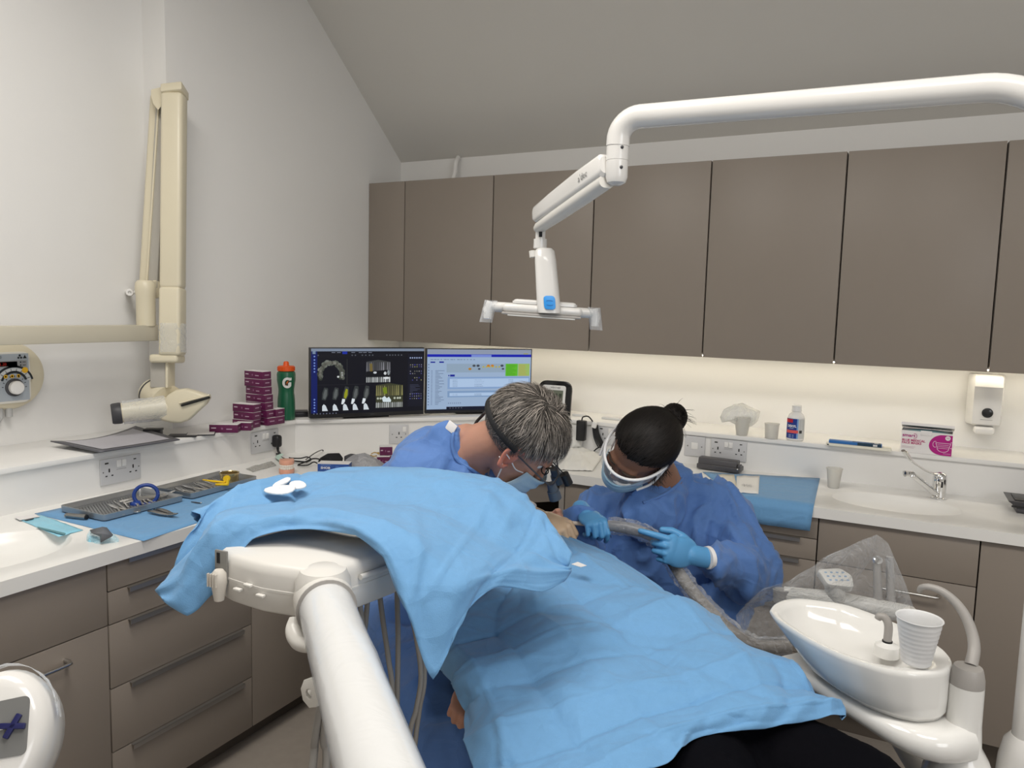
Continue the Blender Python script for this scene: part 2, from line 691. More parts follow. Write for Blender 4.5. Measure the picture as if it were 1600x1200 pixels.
t = thing('base_cabinet', 'taupe sink cabinet below left basin, one door with steel bar handle', 'cabinet', (-0.5, -2.4, 0))
carcass(t, (-0.66, -2.95, 0.067), (XF - .018, -1.976, ZU - .05))
front_l(t, 'false_front', -2.95, -1.972, 0.586, ZU)
front_l(t, 'door', -2.95, -1.972, 0.067, 0.586, 'bar')
t = thing('drawer_unit', 'five-drawer taupe unit below the two instrument trays', 'drawers', (-0.5, -1.73, 0))
carcass(t, (-0.66, -1.972, 0.067), (XF - .018, -1.494, ZU - .001))
zz = [ZU, 0.674, 0.585, 0.411, 0.236, 0.067]
for i in range(5):
    front_l(t, 'drawer', -1.972, -1.492, zz[i + 1], zz[i], 'lip')
t = thing('base_cabinet', 'plain taupe cabinet front right of the five-drawer unit, towards the corner', 'cabinet', (-0.5, -1.27, 0))
carcass(t, (-0.66, -1.490, 0.067), (XF - .018, -1.055, ZU - .001))
front_l(t, 'door', -1.492, -1.05, 0.067, ZU)

# diagonal corner with a dark knee hole
t = thing('corner_kneehole', 'dark knee space beneath the diagonal corner of the worktop', 'cabinet', (-0.2, -0.4, 0))
b = B()
b.prism([(-0.17, -1.046), (-0.152, -1.03), (-0.41, -0.77), (-0.43, -0.788)], 0.0, ZU - .001)
b.to('side_panel', LAM, t)
b = B()
b.prism([(0.435, -0.467), (0.457, -0.467), (0.457, -0.02), (0.435, -0.02)], 0.0, ZU - .001)
b.to('end_panel', mat('end_panel', (0.34, 0.31, 0.28), 0.45), t)
b = B()
b.prism([(-0.16, -1.03), (0.43, -0.44), (0.43, -0.40), (-0.20, -1.03)], 0.665, ZU - .002)
b.to('top_rail', LAM, t)
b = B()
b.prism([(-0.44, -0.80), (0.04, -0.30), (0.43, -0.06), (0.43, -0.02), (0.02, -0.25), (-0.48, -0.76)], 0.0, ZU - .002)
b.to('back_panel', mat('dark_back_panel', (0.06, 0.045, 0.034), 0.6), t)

t = thing('base_cabinet', 'taupe door cabinet half hidden behind the assistant in goggles', 'cabinet', (0.69, -0.2, 0))
carcass(t, (0.459, YF + .018, 0.1), (0.928, -0.02, ZU - .001))
front_r(t, 'door', 0.459, 0.93, 0.1, ZU)
t = thing('drawer_unit', 'taupe drawer unit below the blue sheet on right worktop', 'drawers', (1.16, -0.2, 0))
carcass(t, (0.932, YF + .018, 0.1), (1.393, -0.02, ZU - .001))
zz = [ZU, 0.675, 0.6, 0.43, 0.265, 0.1]
for i in range(5):
    front_r(t, 'drawer', 0.93, 1.395, zz[i + 1], zz[i], 'lip')
t = thing('base_cabinet', 'taupe sink cabinet with bar handle below the lever tap', 'cabinet', (1.63, -0.2, 0))
carcass(t, (1.397, YF + .018, 0.1), (1.861, -0.02, ZU - .05))
front_r(t, 'false_front', 1.395, 1.863, 0.6, ZU)
front_r(t, 'door', 1.395, 1.863, 0.1, 0.6, 'bar')
t = thing('base_cabinet', 'taupe full-height door cabinet at right end beside the sink cabinet', 'cabinet', (2.1, -0.2, 0))
carcass(t, (1.865, YF + .018, 0.1), (2.388, -0.02, ZU - .001))
front_r(t, 'door', 1.863, 2.39, 0.1, ZU)
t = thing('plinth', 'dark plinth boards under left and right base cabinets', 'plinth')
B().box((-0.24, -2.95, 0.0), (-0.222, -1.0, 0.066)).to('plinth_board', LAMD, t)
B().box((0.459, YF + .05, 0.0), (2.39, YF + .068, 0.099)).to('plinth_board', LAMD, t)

# ------------------------------------------------------------------ worktop with two moulded basins
def rounded(pts, idx, r, n=6):
    out = []
    m = len(pts)
    for i, p in enumerate(pts):
        p = Vector(p)
        if i in idx:
            a = (Vector(pts[i - 1]) - p).normalized()
            c = (Vector(pts[(i + 1) % m]) - p).normalized()
            for k in range(n + 1):
                s = k / n
                out.append(((1 - s) ** 2) * (p + a * r) + 2 * s * (1 - s) * p + s * s * (p + c * r))
        else:
            out.append(p)
    return out


outline = [(-0.1503, -2.95), (-0.1503, -1.035), (0.401, -0.4842), (2.39, -0.4842), (2.39, 0.0035), (0.08, 0.0035), (-0.684, -0.755), (-0.684, -2.95)]
outline = rounded(outline, (1, 2), 0.11)
bc = onz(-22, 862, ZW)
cr = onz(1398, 786, ZW)
basins = [((bc.x, bc.y), 0.155, 0.20, 0), ((cr.x, cr.y), 0.205, 0.135, 0)]
pts2, edges = [Vector((p[0], p[1])) for p in outline], []
no = len(pts2)
edges += [(i, (i + 1) % no) for i in range(no)]
NB = 40
rings = []
for (c, a, bb_, rot_) in basins:
    k = len(pts2)
    rings.append(list(range(k, k + NB)))
    pts2 += [Vector((c[0] + a * math.cos(2 * PI * i / NB), c[1] + bb_ * math.sin(2 * PI * i / NB))) for i in range(NB)]
    edges += [(k + i, k + (i + 1) % NB) for i in range(NB)]
vv, ee, ff, ov, oe, of_ = delaunay_2d_cdt(pts2, edges, [], 1, 1e-6)
bm = B()
nv = [bm.bm.verts.new((q.x, q.y, ZW)) for q in vv]


def inside(px, py):
    return any(((px - c[0]) / a) ** 2 + ((py - c[1]) / bb_) ** 2 < 0.98 for (c, a, bb_, r0) in basins)


for tri in ff:
    cx = sum(vv[i].x for i in tri) / len(tri)
    cy = sum(vv[i].y for i in tri) / len(tri)
    if not inside(cx, cy):
        bm.bm.faces.new([nv[i] for i in tri])
prof = [(1.0, 0), (0.99, -.001), (0.965, -.005), (0.93, -.014), (0.86, -.026), (0.74, -.04), (0.5, -.05), (0.25, -.055), (0.08, -.056)]
for (c, a, bb_, r0) in basins:
    bm.lathe([(s, z) for s, z in prof], Matrix.Translation((c[0], c[1], ZW)) @ Matrix.Diagonal((a, bb_, 1, 1)), NB, False, True)
n = len(outline)
top = [bm.bm.verts.new((q[0], q[1], ZW)) for q in outline]
bot = [bm.bm.verts.new((q[0], q[1], ZU)) for q in outline]
for i in range(n):
    bm.bm.faces.new((top[i], top[(i + 1) % n], bot[(i + 1) % n], bot[i]))
wt = bm.to('worktop', WHITE, doubles=1e-5)
tag(wt, 'white L-shaped worktop with moulded basins and diagonal corner', 'worktop')
for (c, a, bb_, r0) in basins:
    B().lathe([(0.022, 0), (0.022, .003), (0.014, .003), (0.01, .001)], Matrix.Translation((c[0], c[1], ZW - .056)), 16).to('waste', CHROME, wt)

# ------------------------------------------------------------------ boxed upstand and ledge
ZL = 0.931
led = thing('ledge', 'white boxed ledge running along both walls above the worktop', 'ledge', (-0.6, -0.6, ZW))
fr = [(-0.6715, -2.95), (-0.6715, -0.76), (0.080, -0.0085), (2.6, -0.0085)]
bk = [(XREC + .001, -2.95), (XREC + .001, YSTEP - .001), (XL + .001, YSTEP - .001), (XL + .001, YB - .001), (2.6, YB - .001)]
B().prism(fr + bk[::-1], ZL - .016, ZL, 0.001).to('ledge_board', LEDGEM, led)
e = 0.012
up_ = [(-0.6715 - e, -2.95), (-0.6715 - e, -0.76 + e * .41), (0.080 - e * .41, -0.0085 + e), (2.6, -0.0085 + e)]
t_ = 0.014
upb = [(-0.6715 - e - t_, -2.95), (-0.6715 - e - t_, -0.76 + (e + t_) * .41), (0.080 - (e + t_) * .41, -0.0085 + e + t_), (2.6, -0.0085 + e + t_)]
for i in range(3):
    B().prism([up_[i], up_[i + 1], upb[i + 1], upb[i]], ZW - .03, ZL - .0161).to('upstand', LEDGEM, led)
# ================================================================== x-ray unit on the left wall
CREAM = mat('cream_enamel', (0.68, 0.62, 0.47), 0.35, var=0.02)
CREAMD = mat('cream_grey_channel', (0.42, 0.40, 0.36), 0.5)
GREYD = mat('dark_grey_plastic', (0.05, 0.05, 0.055), 0.45)
BAG = film('clear_plastic_film')
PAPER = mat('white_paper', (0.82, 0.81, 0.78), 0.7, var=0.02)

xr = thing('xray_machine', 'cream x-ray machine with folded arm and hanging tube head on left wall', 'x-ray machine', (-1.0, -1.9, 1.3))
b = B()
pa, pb = onx(-70, 522, -.86), onx(247, 522, -.86)
b.box((-.888, pa.y, 1.277), (-.832, pb.y, 1.335), 0.004)
b.to('horizontal_arm', mat('cream_arm', (0.55, 0.51, 0.41), 0.4), xr)
B().box((-1.019, pa.y - .1, 1.2), (-.96, pa.y + .06, 1.42), 0.01).box((-.97, pa.y - .04, 1.27), (-.86, pa.y + .03, 1.34), 0.005).to('wall_bracket', CREAM, xr)
D1 = 2.775
px = D1 / FPX
b = B()
base = onx(228.5, 509, -.86)
b.lathe([(.033, 0), (.033, .11), (.036, .13), (.034, .155), (.026, .165)], Matrix.Translation(base), 24)
b.to('swivel', CREAM, xr)
b = B()
for (x_, y_, dd, r) in ((224, 455, -.02, .03), (243, 452, .0, .027)):
    c = dp(x_, y_, D1 + dd)
    M = frame_from(-ray(x_, y_) + RIGHT * .9).to_4x4()
    b.lathe([(r * .92, -.008), (r, -.004), (r, .004), (r * .9, .008)], Matrix.Translation(c) @ M, 24, sy=1.25)
b.to('hinge_cheek', CREAM, xr)
B().lathe([(.012, 0), (.012, .02), (.009, .024)], Matrix.Translation(dp(234, 491, D1 - .035)) @ frame_from(FWD * -1).to_4x4() @ Matrix.Translation((0, 0, -.01)), 16).to('pin', PLASTIC, xr)
kn = B().lathe([(.014, 0), (.014, .03), (.012, .034), (.006, .034), (.005, .026)], Matrix.Translation(dp(203, 457, D1 + .02)) @ frame_from(Vector((.8, -.6, 0))).to_4x4(), 18)
kn.tube([dp(199, 457, D1 + .09), dp(203, 457, D1 + .02)], .012, 12)
kn.tube([dp(203, 457, D1 + .01), dp(222, 457, D1 + .0)], .006, 10)
kn.to('end_knob', PLASTIC, xr)


def bar(p0, p1, wx, wy, name, m, parent, xdir=None, bev=0.012):
    p0, p1 = Vector(p0), Vector(p1)
    d = (p1 - p0)
    z = d.normalized()
    x = Vector(xdir if xdir is not None else RIGHT)
    x = (x - z * x.dot(z)).normalized()
    y = z.cross(x)
    M = Matrix((x, y, z)).transposed().to_4x4()
    M.translation = p0
    return B().box((-wx / 2, -wy / 2, 0), (wx / 2, wy / 2, d.length), bev, M, 3).to(name, m, parent)


q0, q1 = dp(233, 452, D1 + .03), dp(251, 150, D1 + .03)
bar(q0, q1, .062, .05, 'lower_arm', CREAM, xr)
bar(dp(238, 450, D1 - .0), dp(252.5, 168, D1 - .0), .04, .012, 'arm_channel', CREAMD, xr, bev=.002)  # flat bar; the channel's inner shade is put into its grey colour
bar(dp(230.5, 448, D1 - .002), dp(249, 168, D1 - .002), .006, .02, 'channel_lip', CREAM, xr, bev=.001)
bar(dp(270, 452, D1 - .06), dp(272.5, 147, D1 - .06), .078, .06, 'upper_arm', CREAM, xr, bev=.014)
# shield-shaped hinge cap
cap = []
for (x_, y_) in ((236, 140), (260, 134), (262, 138), (260, 150), (254, 163), (247, 172), (240, 163), (236, 150)):
    cap.append((x_, y_))
b = B()
fr_ = [b.bm.verts.new(dp(x_, y_, D1 - .055)) for x_, y_ in cap]
bk_ = [b.bm.verts.new(dp(x_, y_, D1 + .05)) for x_, y_ in cap]
b.bm.faces.new(fr_)
b.bm.faces.new(bk_[::-1])
for i in range(len(cap)):
    b.bm.faces.new((fr_[i], bk_[i], bk_[(i + 1) % len(cap)], fr_[(i + 1) % len(cap)]))
b.to('hinge_cap', CREAM, xr, angle=30)
bar(dp(273, 150, D1 - .06), dp(273, 138, D1 - .05), .076, .066, 'arm_cap', CREAM, xr, bev=.004)
bar(dp(269.5, 556, D1 - .06), dp(270, 449, D1 - .06), .077, .066, 'fore_post', CREAM, xr, bev=.012)
bar(dp(261.5, 567, D1 - .05), dp(261.5, 554, D1 - .05), .103, .075, 'collar', CREAM, xr, bev=.01)
bar(dp(253, 606, D1 - .03), dp(253, 566, D1 - .03), .064, .05, 'neck', CREAMD, xr, bev=.004)
bar(dp(266, 606, D1 - .035), dp(266, 566, D1 - .035), .009, .06, 'neck_edge', CREAM, xr, bev=.002)
# plastic wrap on the post
b = B()
rows = []
for i in range(9):
    y_ = 506 + i * 5.6
    row = []
    for k in range(20):
        a = 2 * PI * k / 20
        rr = .047 + .004 * NZ.noise(Vector((k * 1.7, i * 1.3, 0)))
        row.append(dp(269.5, y_, D1 - .06) + RIGHT * math.cos(a) * rr + FWD * math.sin(a) * rr * .9)
    rows.append(row)
b.grid(rows, True)
b.to('plastic_wrap', BAG, xr)
# tube head
D2 = 2.70
ol = [(244, 652), (247, 640), (253, 628), (262, 617), (275, 609), (288, 607), (305, 611), (326, 618.5), (327, 623), (322, 632), (310, 643), (296, 656), (283, 661), (266, 660), (253, 657)]
face_dir = (FWD * 1 - RIGHT * .25 + UP * .05).normalized()
ctr = dp(285, 635, D2)
b = B()
layers = []
for (s, t) in ((0.86, -.012), (0.95, -.008), (1.0, 0.0), (1.0, .03), (0.97, .07), (0.85, .11), (0.6, .13)):
    row = []
    for (x_, y_) in ol:
        p = dp(x_, y_, D2)
        p = ctr + (p - ctr) * s + face_dir * t
        row.append(p)
    layers.append(row)
b.grid(layers, True)
b.bm.faces.new([b.bm.verts.new(p) for p in layers[0]])
b.bm.faces.new([b.bm.verts.new(p) for p in layers[-1]])
hd = b.to('tube_head', CREAM, xr, doubles=1e-5, angle=50)
b = B()
b.tube([dp(262, 628, D2 + .05), dp(250, 620, D2 + .08), dp(240, 614, D2 + .11)], [.062, .062, .058], 28)
b.to('joint_housing', CREAM, xr)
b = B()
b.tube([dp(243, 616, D2 + .1), dp(241.5, 615, D2 + .104)], [.0605, .0605], 28)
b.to('joint_ring', GREYD, xr)
b = B()
b.tube([dp(327, 621, D2 - .012), dp(284, 633.5, D2 - .016)], .0085, 12, flat=(1, .5))
b.to('side_slot', BLACKM, hd)
b = B()
b.tube([dp(328, 617.5, D2 - .010), dp(281, 630, D2 - .013)], .008, 12, flat=(1, .5))
b.to('slot_lip', CREAM, hd)
cone = B()
ca, cb = dp(268, 636, D2 + .03), dp(187, 645.5, D2 - .05)
cone.tube([ca, cb], [.040, .0345], 28, caps=False)
cone.to('collimator_tube', CREAM, xr)
ax = (cb - ca).normalized()
M = frame_from(ax).to_4x4()
M.translation = cb - ax * .006
B().lathe([(.037, 0), (.038, .006), (.037, .026), (.034, .032), (.030, .032), (.028, 0)], M, 28, False, True).to('end_ring', GREYD, xr)
rows = []
for i in range(12):
    t = i / 11
    c = cb.lerp(ca, t * .82 + .06)
    F = frame_from(ax)
    rows.append([c + (F.col[0] * math.cos(2 * PI * k / 24) + F.col[1] * math.sin(2 * PI * k / 24)) * (.041 + .004 * t + .004 * NZ.noise(Vector((k * .9, i * .8, 3)))) for k in range(24)])
B().grid(rows, True).to('plastic_sleeve', BAG, xr)

# ------------------------------------------------------------------ round control panel with timer dial
cp = thing('xray_control_panel', 'round cream x-ray timer panel with white dial and red display', 'control panel', (-1.0, -1.74, 1.17))
Mx = Matrix(((0, 0, 1, -1.018), (1, 0, 0, -1.738), (0, 1, 0, 1.166), (0, 0, 0, 1)))     # local x = +y, y = up, z = out of the wall
B().lathe([(.112, 0), (.112, .02), (.106, .035), (.09, .042)], Mx, 44).to('housing', CREAM, cp)
b = B()
b.prism(rounded([(-.062, .080), (-.062, -.088), (.052, -.088), (.052, .080)], (0, 1, 2, 3), .026), .042, .053, .003, Mx)
b.to('fascia', mat('pale_cream', (0.7, 0.68, 0.62), 0.35), cp)
P = Print(Mx @ Vector((0, 0, .053)), (0, 1, 0), (0, 0, 1))
g1, g2, dk, yl, wh = (.38, .42, .46), (.25, .27, .3), (.02, .025, .03), (.8, .45, .02), (.75, .75, .72)
P.poly([(-.056, .074), (-.056, -.08), (.046, -.08), (.046, .074)][::-1], g1)
P.layer = 2
P.rect(-.056, .03, .04, .052, (.3, .3, .3))
P.rect(-.052, .034, .01, .049, (.02, .005, .005))
P.arc(-.002, -.022, .062, .058, .007, dk, 10, 170)
P.arc(-.002, -.022, .056, .05, .013, (.6, .62, .62), 10, 170)
P.arc(-.002, -.022, .043, .04, .008, dk, 15, 165)
for a in range(20, 170, 20):
    P.line(-.002 + .044 * math.cos(R(a)), -.022 + .04 * math.sin(R(a)), -.002 + .054 * math.cos(R(a)), -.022 + .048 * math.sin(R(a)), .002, dk)
P.layer = 3
P.text('1.20', -.046, .037, .013, (.5, .03, .02))
P.ell(.033, .019, .010, .010, yl)
for x_ in (-.028, -.008, .012):
    P.ell(x_, .001, .006, .006, yl)
    P.ell(x_, .001, .003, .003, (.85, .8, .7))
P.poly([(.028, .058), (.040, .058), (.034, .069)], dk)
P.poly([(.031, .0595), (.037, .0595), (.034, .066)], (.6, .62, .62))
for a in (90, 210, 330):
    P.ell(.018 + .005 * math.cos(R(a)), .063 + .005 * math.sin(R(a)), .0035, .0035, dk)
P.text('70', -.05, .060, .012, dk)
for x_, y_ in ((.02, .046), (.02, .036)):
    P.ell(x_, y_, .0025, .0025, dk)
    P.rect(x_ + .006, y_ - .001, x_ + .016, y_ + .001, dk)
for a in range(0, 181, 22):
    P.line(-.002 + .034 * math.cos(R(a)), -.036 + .034 * math.sin(R(a)), -.002 + .039 * math.cos(R(a)), -.036 + .039 * math.sin(R(a)), .0022, dk)
P.to('panel_print', INK, cp)
B().lathe([(.029, .053), (.029, .058), (.026, .06)], Mx @ Matrix.Translation((-.002, -.036, 0)), 32).to('dial_ring', GREYD, cp)
B().lathe([(.022, .06), (.022, .072), (.018, .077), (.006, .079)], Mx @ Matrix.Translation((-.002, -.036, 0)), 32).to('dial_knob', PLASTIC, cp)
b = B()
b.tube([Mx @ Vector((-.03, -.105, .02)), Mx @ Vector((-.03, -.135, .022)), Mx @ Vector((-.04, -.15, .02)), Mx @ Vector((-.07, -.155, .016))], .008, 10)
b.tube([Mx @ Vector((-.006, -.10, .024)), Mx @ Vector((-.006, -.135, .024))], .011, 10)
b.to('cable', mat('grey_cable', (.45, .45, .44), .5), cp)

# ================================================================== sockets on the upstand


def socket_plate(label, o, ux, n, wd, kind, group=None):
    """o = centre on the panel, ux = along the wall to the viewer's right"""
    o, ux, n = Vector(o), Vector(ux).normalized(), Vector(n).normalized()
    M = Matrix((ux, Vector((0, 0, 1)), n)).transposed().to_4x4()
    M.translation = o
    t = thing('socket_plate', label, 'socket', o, group)
    B().box((-wd / 2, -.043, 0.0002), (wd / 2, .043, .007), .002, M).to('plate', SOCK, t)
    P = Print(M @ Vector((0, 0, .007)), ux, (0, 0, 1), .0004)
    d = (.02, .02, .02)

    def outlet(cx):
        P.rect(cx - .0025, .004 - .006, cx + .0025, .010, d)
        P.rect(cx - .014, -.016, cx - .007, -.012, d)
        P.rect(cx + .007, -.016, cx + .014, -.012, d)
    sw = B()
    if kind == 'double':
        outlet(-.043), outlet(.043)
        P.ell(-.064, 0, .0025, .0025, (.2, .2, .2))
        P.ell(.064, 0, .0025, .0025, (.2, .2, .2))
        P.rect(-.058, .026, -.045, .031, d)
        P.rect(.045, .026, .055, .030, d)
        P.rect(-.018, .002, .018, .0035, (.3, .3, .3))
        for cx in (-.009, .009):
            sw.box((cx - .008, .010, .007), (cx + .008, .033, .0105), .001, M)
    elif kind == 'single':
        outlet(0)
        P.ell(-.03, 0, .0025, .0025, (.2, .2, .2))
        P.ell(.03, 0, .0025, .0025, (.2, .2, .2))
        sw.box((.016, .010, .007), (.032, .033, .0105), .001, M)
    else:
        P.ell(-.03, 0, .003, .003, (.2, .2, .2))
        P.ell(.03, 0, .003, .003, (.2, .2, .2))
        P.rect(-.012, .006, .012, .007, (.4, .4, .4))
        sw.box((-.014, -.012, .007), (.014, .016, .009), .001, M)
    sw.to('switch', PLASTIC, t)
    P.to('outlet_slots', INK, t)
    return M


XU, YU = -0.6835, 0.0035
c = onx(187.5, 733, XU)
socket_plate('double white socket below the grey sheet, above the front instrument tray', (XU, c.y, c.z), (0, 1, 0), (1, 0, 0), .146, 'double')
c = onx(413, 689, XU)
Mp = socket_plate('double white socket with a black plug, below the maroon boxes', (XU, c.y, c.z), (0, 1, 0), (1, 0, 0), .146, 'double')
dg_ = Vector((1, 1, 0)).normalized()
dn_ = Vector((1, -1, 0)).normalized()
o_ = Vector((-.6835, -.755, .85)) + dn_ * 0
# point on the diagonal panel seen at a pixel
def ondiag(x, y, off=0.0):
    d = ray(x, y)
    p0 = Vector((-.6835, -.755, 0)) + dn_ * off
    return CAM + d * ((p0 - CAM).dot(dn_) / d.dot(dn_))


socket_plate('single white socket beneath the gap between the monitors', ondiag(623, 678), dg_, dn_, .086, 'single')
c = ony(957, 681, YU)
socket_plate('white socket beside the hanging black power adapter', (c.x, YU, c.z), (1, 0, 0), (0, -1, 0), .146, 'double')
c = ony(1086, 697, YU)
socket_plate('blank white switched plate between the hair bun and double socket', (c.x, YU, c.z), (1, 0, 0), (0, -1, 0), .086, 'fcu')
c = ony(1138.5, 703, YU)
socket_plate('double white socket above the dark grey case on right worktop', (c.x, YU, c.z), (1, 0, 0), (0, -1, 0), .146, 'double')
# black plug
pl = thing('power_plug', 'black mains plug with white tagged lead in the socket under the boxes', 'plug', (XU, -.9, .86))
B().box((.028, -.030, .0075), (.060, .022, .045), .012, Mp, 3).to('plug_body', BLACK, pl)
pts = [Mp @ Vector(v) for v in ((.044, -.028, .03), (.044, -.045, .032), (.046, -.06, .045))]
B().tube(smooth_path(pts, 4), [.006] * 3 + [.005] * 6, 10).to('strain_relief', BLACK, pl)
k0 = onz(437, 713, ZW + .006)
B().tube(smooth_path([pts[-1], onz(432, 709, ZW + .02), k0, onz(452, 719, ZW + .005), onz(480, 722, ZW + .005)], 6), .003, 8).to('lead', BLACK, pl)
B().tube([pts[-1] + Vector((.002, 0, .004)), onz(434, 714, ZW + .01), onz(441, 719, ZW + .012)], .012, 8, flat=(1, .15)).to('tag', mat('mint_tag', (.55, .72, .62), .6), pl)

# ================================================================== things on the left ledge
MAR = mat('maroon_card', (0.115, 0.012, 0.065), 0.42, var=0.05)
WCARD = mat('white_card', (0.80, 0.78, 0.77), 0.5, var=0.01)


def carton(label, corner, rot, L, Wd, H, group, side=MAR, lines=True, name='carton'):
    """corner = the near bottom corner (x max, y min) before turning about it"""
    t = thing(name, label, 'box', corner, group)
    M = Matrix.Translation(Vector(corner)) @ Matrix.Rotation(R(rot), 4, 'Z')
    B().box((-L, 0, 0), (0, Wd, H - .0012), .0006, M).to('card_body', side, t)
    B().box((-L, 0, H - .0011), (0, Wd, H), 0, M).to('lid', WCARD, t)
    if lines:
        P = Print(M @ Vector((-L, 0, 0)), M.to_3x3() @ Vector((1, 0, 0)), (0, 0, 1), .0004)
        c_ = (.55, .42, .5)
        P.rect(.07 * L, .5 * H, .24 * L, .64 * H, c_)
        P.ell(.45 * L, .5 * H, .04 * L, .13 * H, (.25, .1, .2), 10)
        P.rect(.6 * L, .38 * H, .8 * L, .5 * H, (.45, .3, .4))
        P2 = Print(M @ Vector((0, 0, 0)), M.to_3x3() @ Vector((0, 1, 0)), (0, 0, 1), .0004)
        P2.rect(.25 * Wd, .45 * H, .75 * Wd, .58 * H, (.42, .27, .37))
        P.v += P2.v
        P.f += [[i + len(P.v) - len(P2.v) for i in q] for q in P2.f]
        P.c += P2.c
        P.to('label_print', INK, t)
    return t


HB = .0312
ga = 'maroon cartons stacked on the left ledge'
pos = ['bottom', 'second from bottom', 'third from bottom', 'middle', 'fifth from bottom', 'sixth from bottom', 'topmost']
xs = [418, 417, 415, 414, 411, 411.5, 410.5]
for k in range(7):
    p = onz(xs[k], 665.5 - k * 12.3, ZL + k * HB + .0005)
    base0 = onz(xs[k], 665.5, ZL)
    carton('maroon carton, %s of the tall stack of seven by the green bottle' % pos[k], (base0.x, base0.y, ZL + .0004 + k * (HB + .0002)), (-4, 2, 5, 3, -3, 2, 0)[k], .100, .047, HB, ga)
for k in range(3):
    p = onz(395 + (.0, .5, 1)[k], 669.5, ZL)
    carton('maroon carton, %s of the middle stack of three' % ('bottom', 'middle', 'top')[k], (p.x, p.y, ZL + .0004 + k * (HB + .0002)), (8, 6, 9)[k], .098, .047, HB, ga)
p = onz(371.5, 676.5, ZL)
carton('single maroon carton nearest the dark booklets on left ledge', (p.x, p.y, ZL + .0004), 33, .105, .047, HB, ga)
p = onz(392, 673.2, ZL)
carton('single maroon carton tucked behind the nearest one', (p.x, p.y, ZL + .0004), 28, .06, .03, HB, ga)
for k in range(2):
    p = onz(431.5, 663.5, ZL)
    carton('maroon carton, %s of the pair beside the green bottle' % ('lower', 'upper')[k], (p.x, p.y, ZL + .0004 + k * (HB + .0002)), 2, .045, .05, HB, ga)

# bottle
bt = onz(447.5, 655.5, ZL)
t = thing('sports_bottle', 'green squeeze bottle with orange cap and letter emblem on ledge corner', 'bottle', (bt.x, bt.y, ZL))
GRN = mat('green_translucent_plastic', (0.012, 0.115, 0.055), 0.32, coat=.2)
M = Matrix.Translation((bt.x, bt.y, ZL))
B().lathe([(.032, 0), (.0365, .004), (.037, .05), (.036, .09), (.033, .115), (.0325, .13), (.035, .15), (.0385, .17), (.039, .195), (.037, .205), (.032, .209)], M, 36).to('bottle_body', GRN, t)
ORG = mat('orange_plastic', (0.75, 0.10, 0.012), 0.4)
b = B()
b.lathe([(.034, .2095), (.0355, .211), (.0355, .228), (.032, .231), (.014, .232), (.012, .236), (.0115, .245), (.008, .250), (.003, .251)], M, 36)
for k in range(30):
    a = 2 * PI * k / 30
    b.box((-.0015, .035, .212), (.0015, .0365, .227), 0, M @ Matrix.Rotation(a, 4, 'Z'))
b.to('cap', ORG, t)
view = (CAM - Vector((bt.x, bt.y, ZL))).normalized()
va = math.atan2(view.y, view.x)


class CylPrint(Print):
    def __init__(self, M, r, a0, zc, lift=.0006):
        self.M, self.r, self.a0, self.zc = M, r, a0, zc
        self.lift = lift
        self.v, self.f, self.c = [], [], []
        self.layer = 1

    def pt(self, u, v):
        rr = (self.r(self.zc + v) if callable(self.r) else self.r) + self.lift * self.layer
        a = self.a0 + u / rr
        return self.M @ Vector((rr * math.cos(a), rr * math.sin(a), self.zc + v))


P = CylPrint(M, lambda z: .0352 + .0028 * max(0, min(1, (z - .143) / .03)), va + .12, .162, .001)
whc = (.72, .72, .70)
P.arc(0, 0, .021, .023, .0105, whc, 35, 325, 26)
P.rect(.008, .010, .018, .0215, whc)
P.rect(.003, -.012, .017, .002, whc)
P.layer = 2
P.poly([(-.010, -.010), (.000, -.012), (.003, -.002), (.010, .006), (.006, .012), (-.004, .008), (-.009, .000)], (.05, .02, .01))
P.poly([(-.004, -.007), (.003, .004), (.001, .004), (.006, .010), (-.005, .002), (-.002, .002)], (.8, .2, .02))
P.to('emblem', INK, t)

# the grey bendy sheet, black box, booklets
t = thing('laminated_sheet', 'curled grey laminated price sheet overhanging the left ledge', 'sheet', onz(180, 690, ZL))
A_, B_, C_, D_ = onz(79, 695, ZL + .010), onz(212, 671, ZL + .010), onz(281, 687, ZL + .010), onz(155, 706.5, ZL + .010)
rows = []
for i in range(13):
    u = i / 12
    row = []
    for j in range(13):
        v = j / 12
        p = A_ * (1 - u) * (1 - v) + B_ * u * (1 - v) + C_ * u * v + D_ * (1 - u) * v
        p = p + Vector((0, 0, .012 * (2 * u - 1) ** 2 * (1 - v) - .006 * math.sin(PI * u) * (1 - v)))
        row.append(p)
    rows.append(row)
o = B().grid(rows).to('sheet', mat('grey_edge', (.10, .10, .115), .35), t)
solid(o, .004, 0)
bake(o)
rows2 = [[rows[i][j] + Vector((0, 0, .0034)) for j in range(1, 12)] for i in range(1, 12)]
o = B().grid(rows2).to('printed_face', mat('lilac_grey_print', (.46, .45, .50), .28, bump=.08, scale=60, var=.05), t)
p = onz(240, 679.5, ZL)
t = thing('stapler_box', 'small black plastic box on ledge behind the x-ray head', 'box', p)
M = Matrix.Translation(p) @ Matrix.Rotation(R(35), 4, 'Z')
B().box((-.028, -.018, .0005), (.028, .018, .02), .003, M).box((-.031, -.02, .016), (.03, .02, .024), .002, M).to('case', BLACK, t)
B().box((-.02, -.0185, .004), (.02, -.0182, .014), 0, M).to('front_label', GREYD, t)
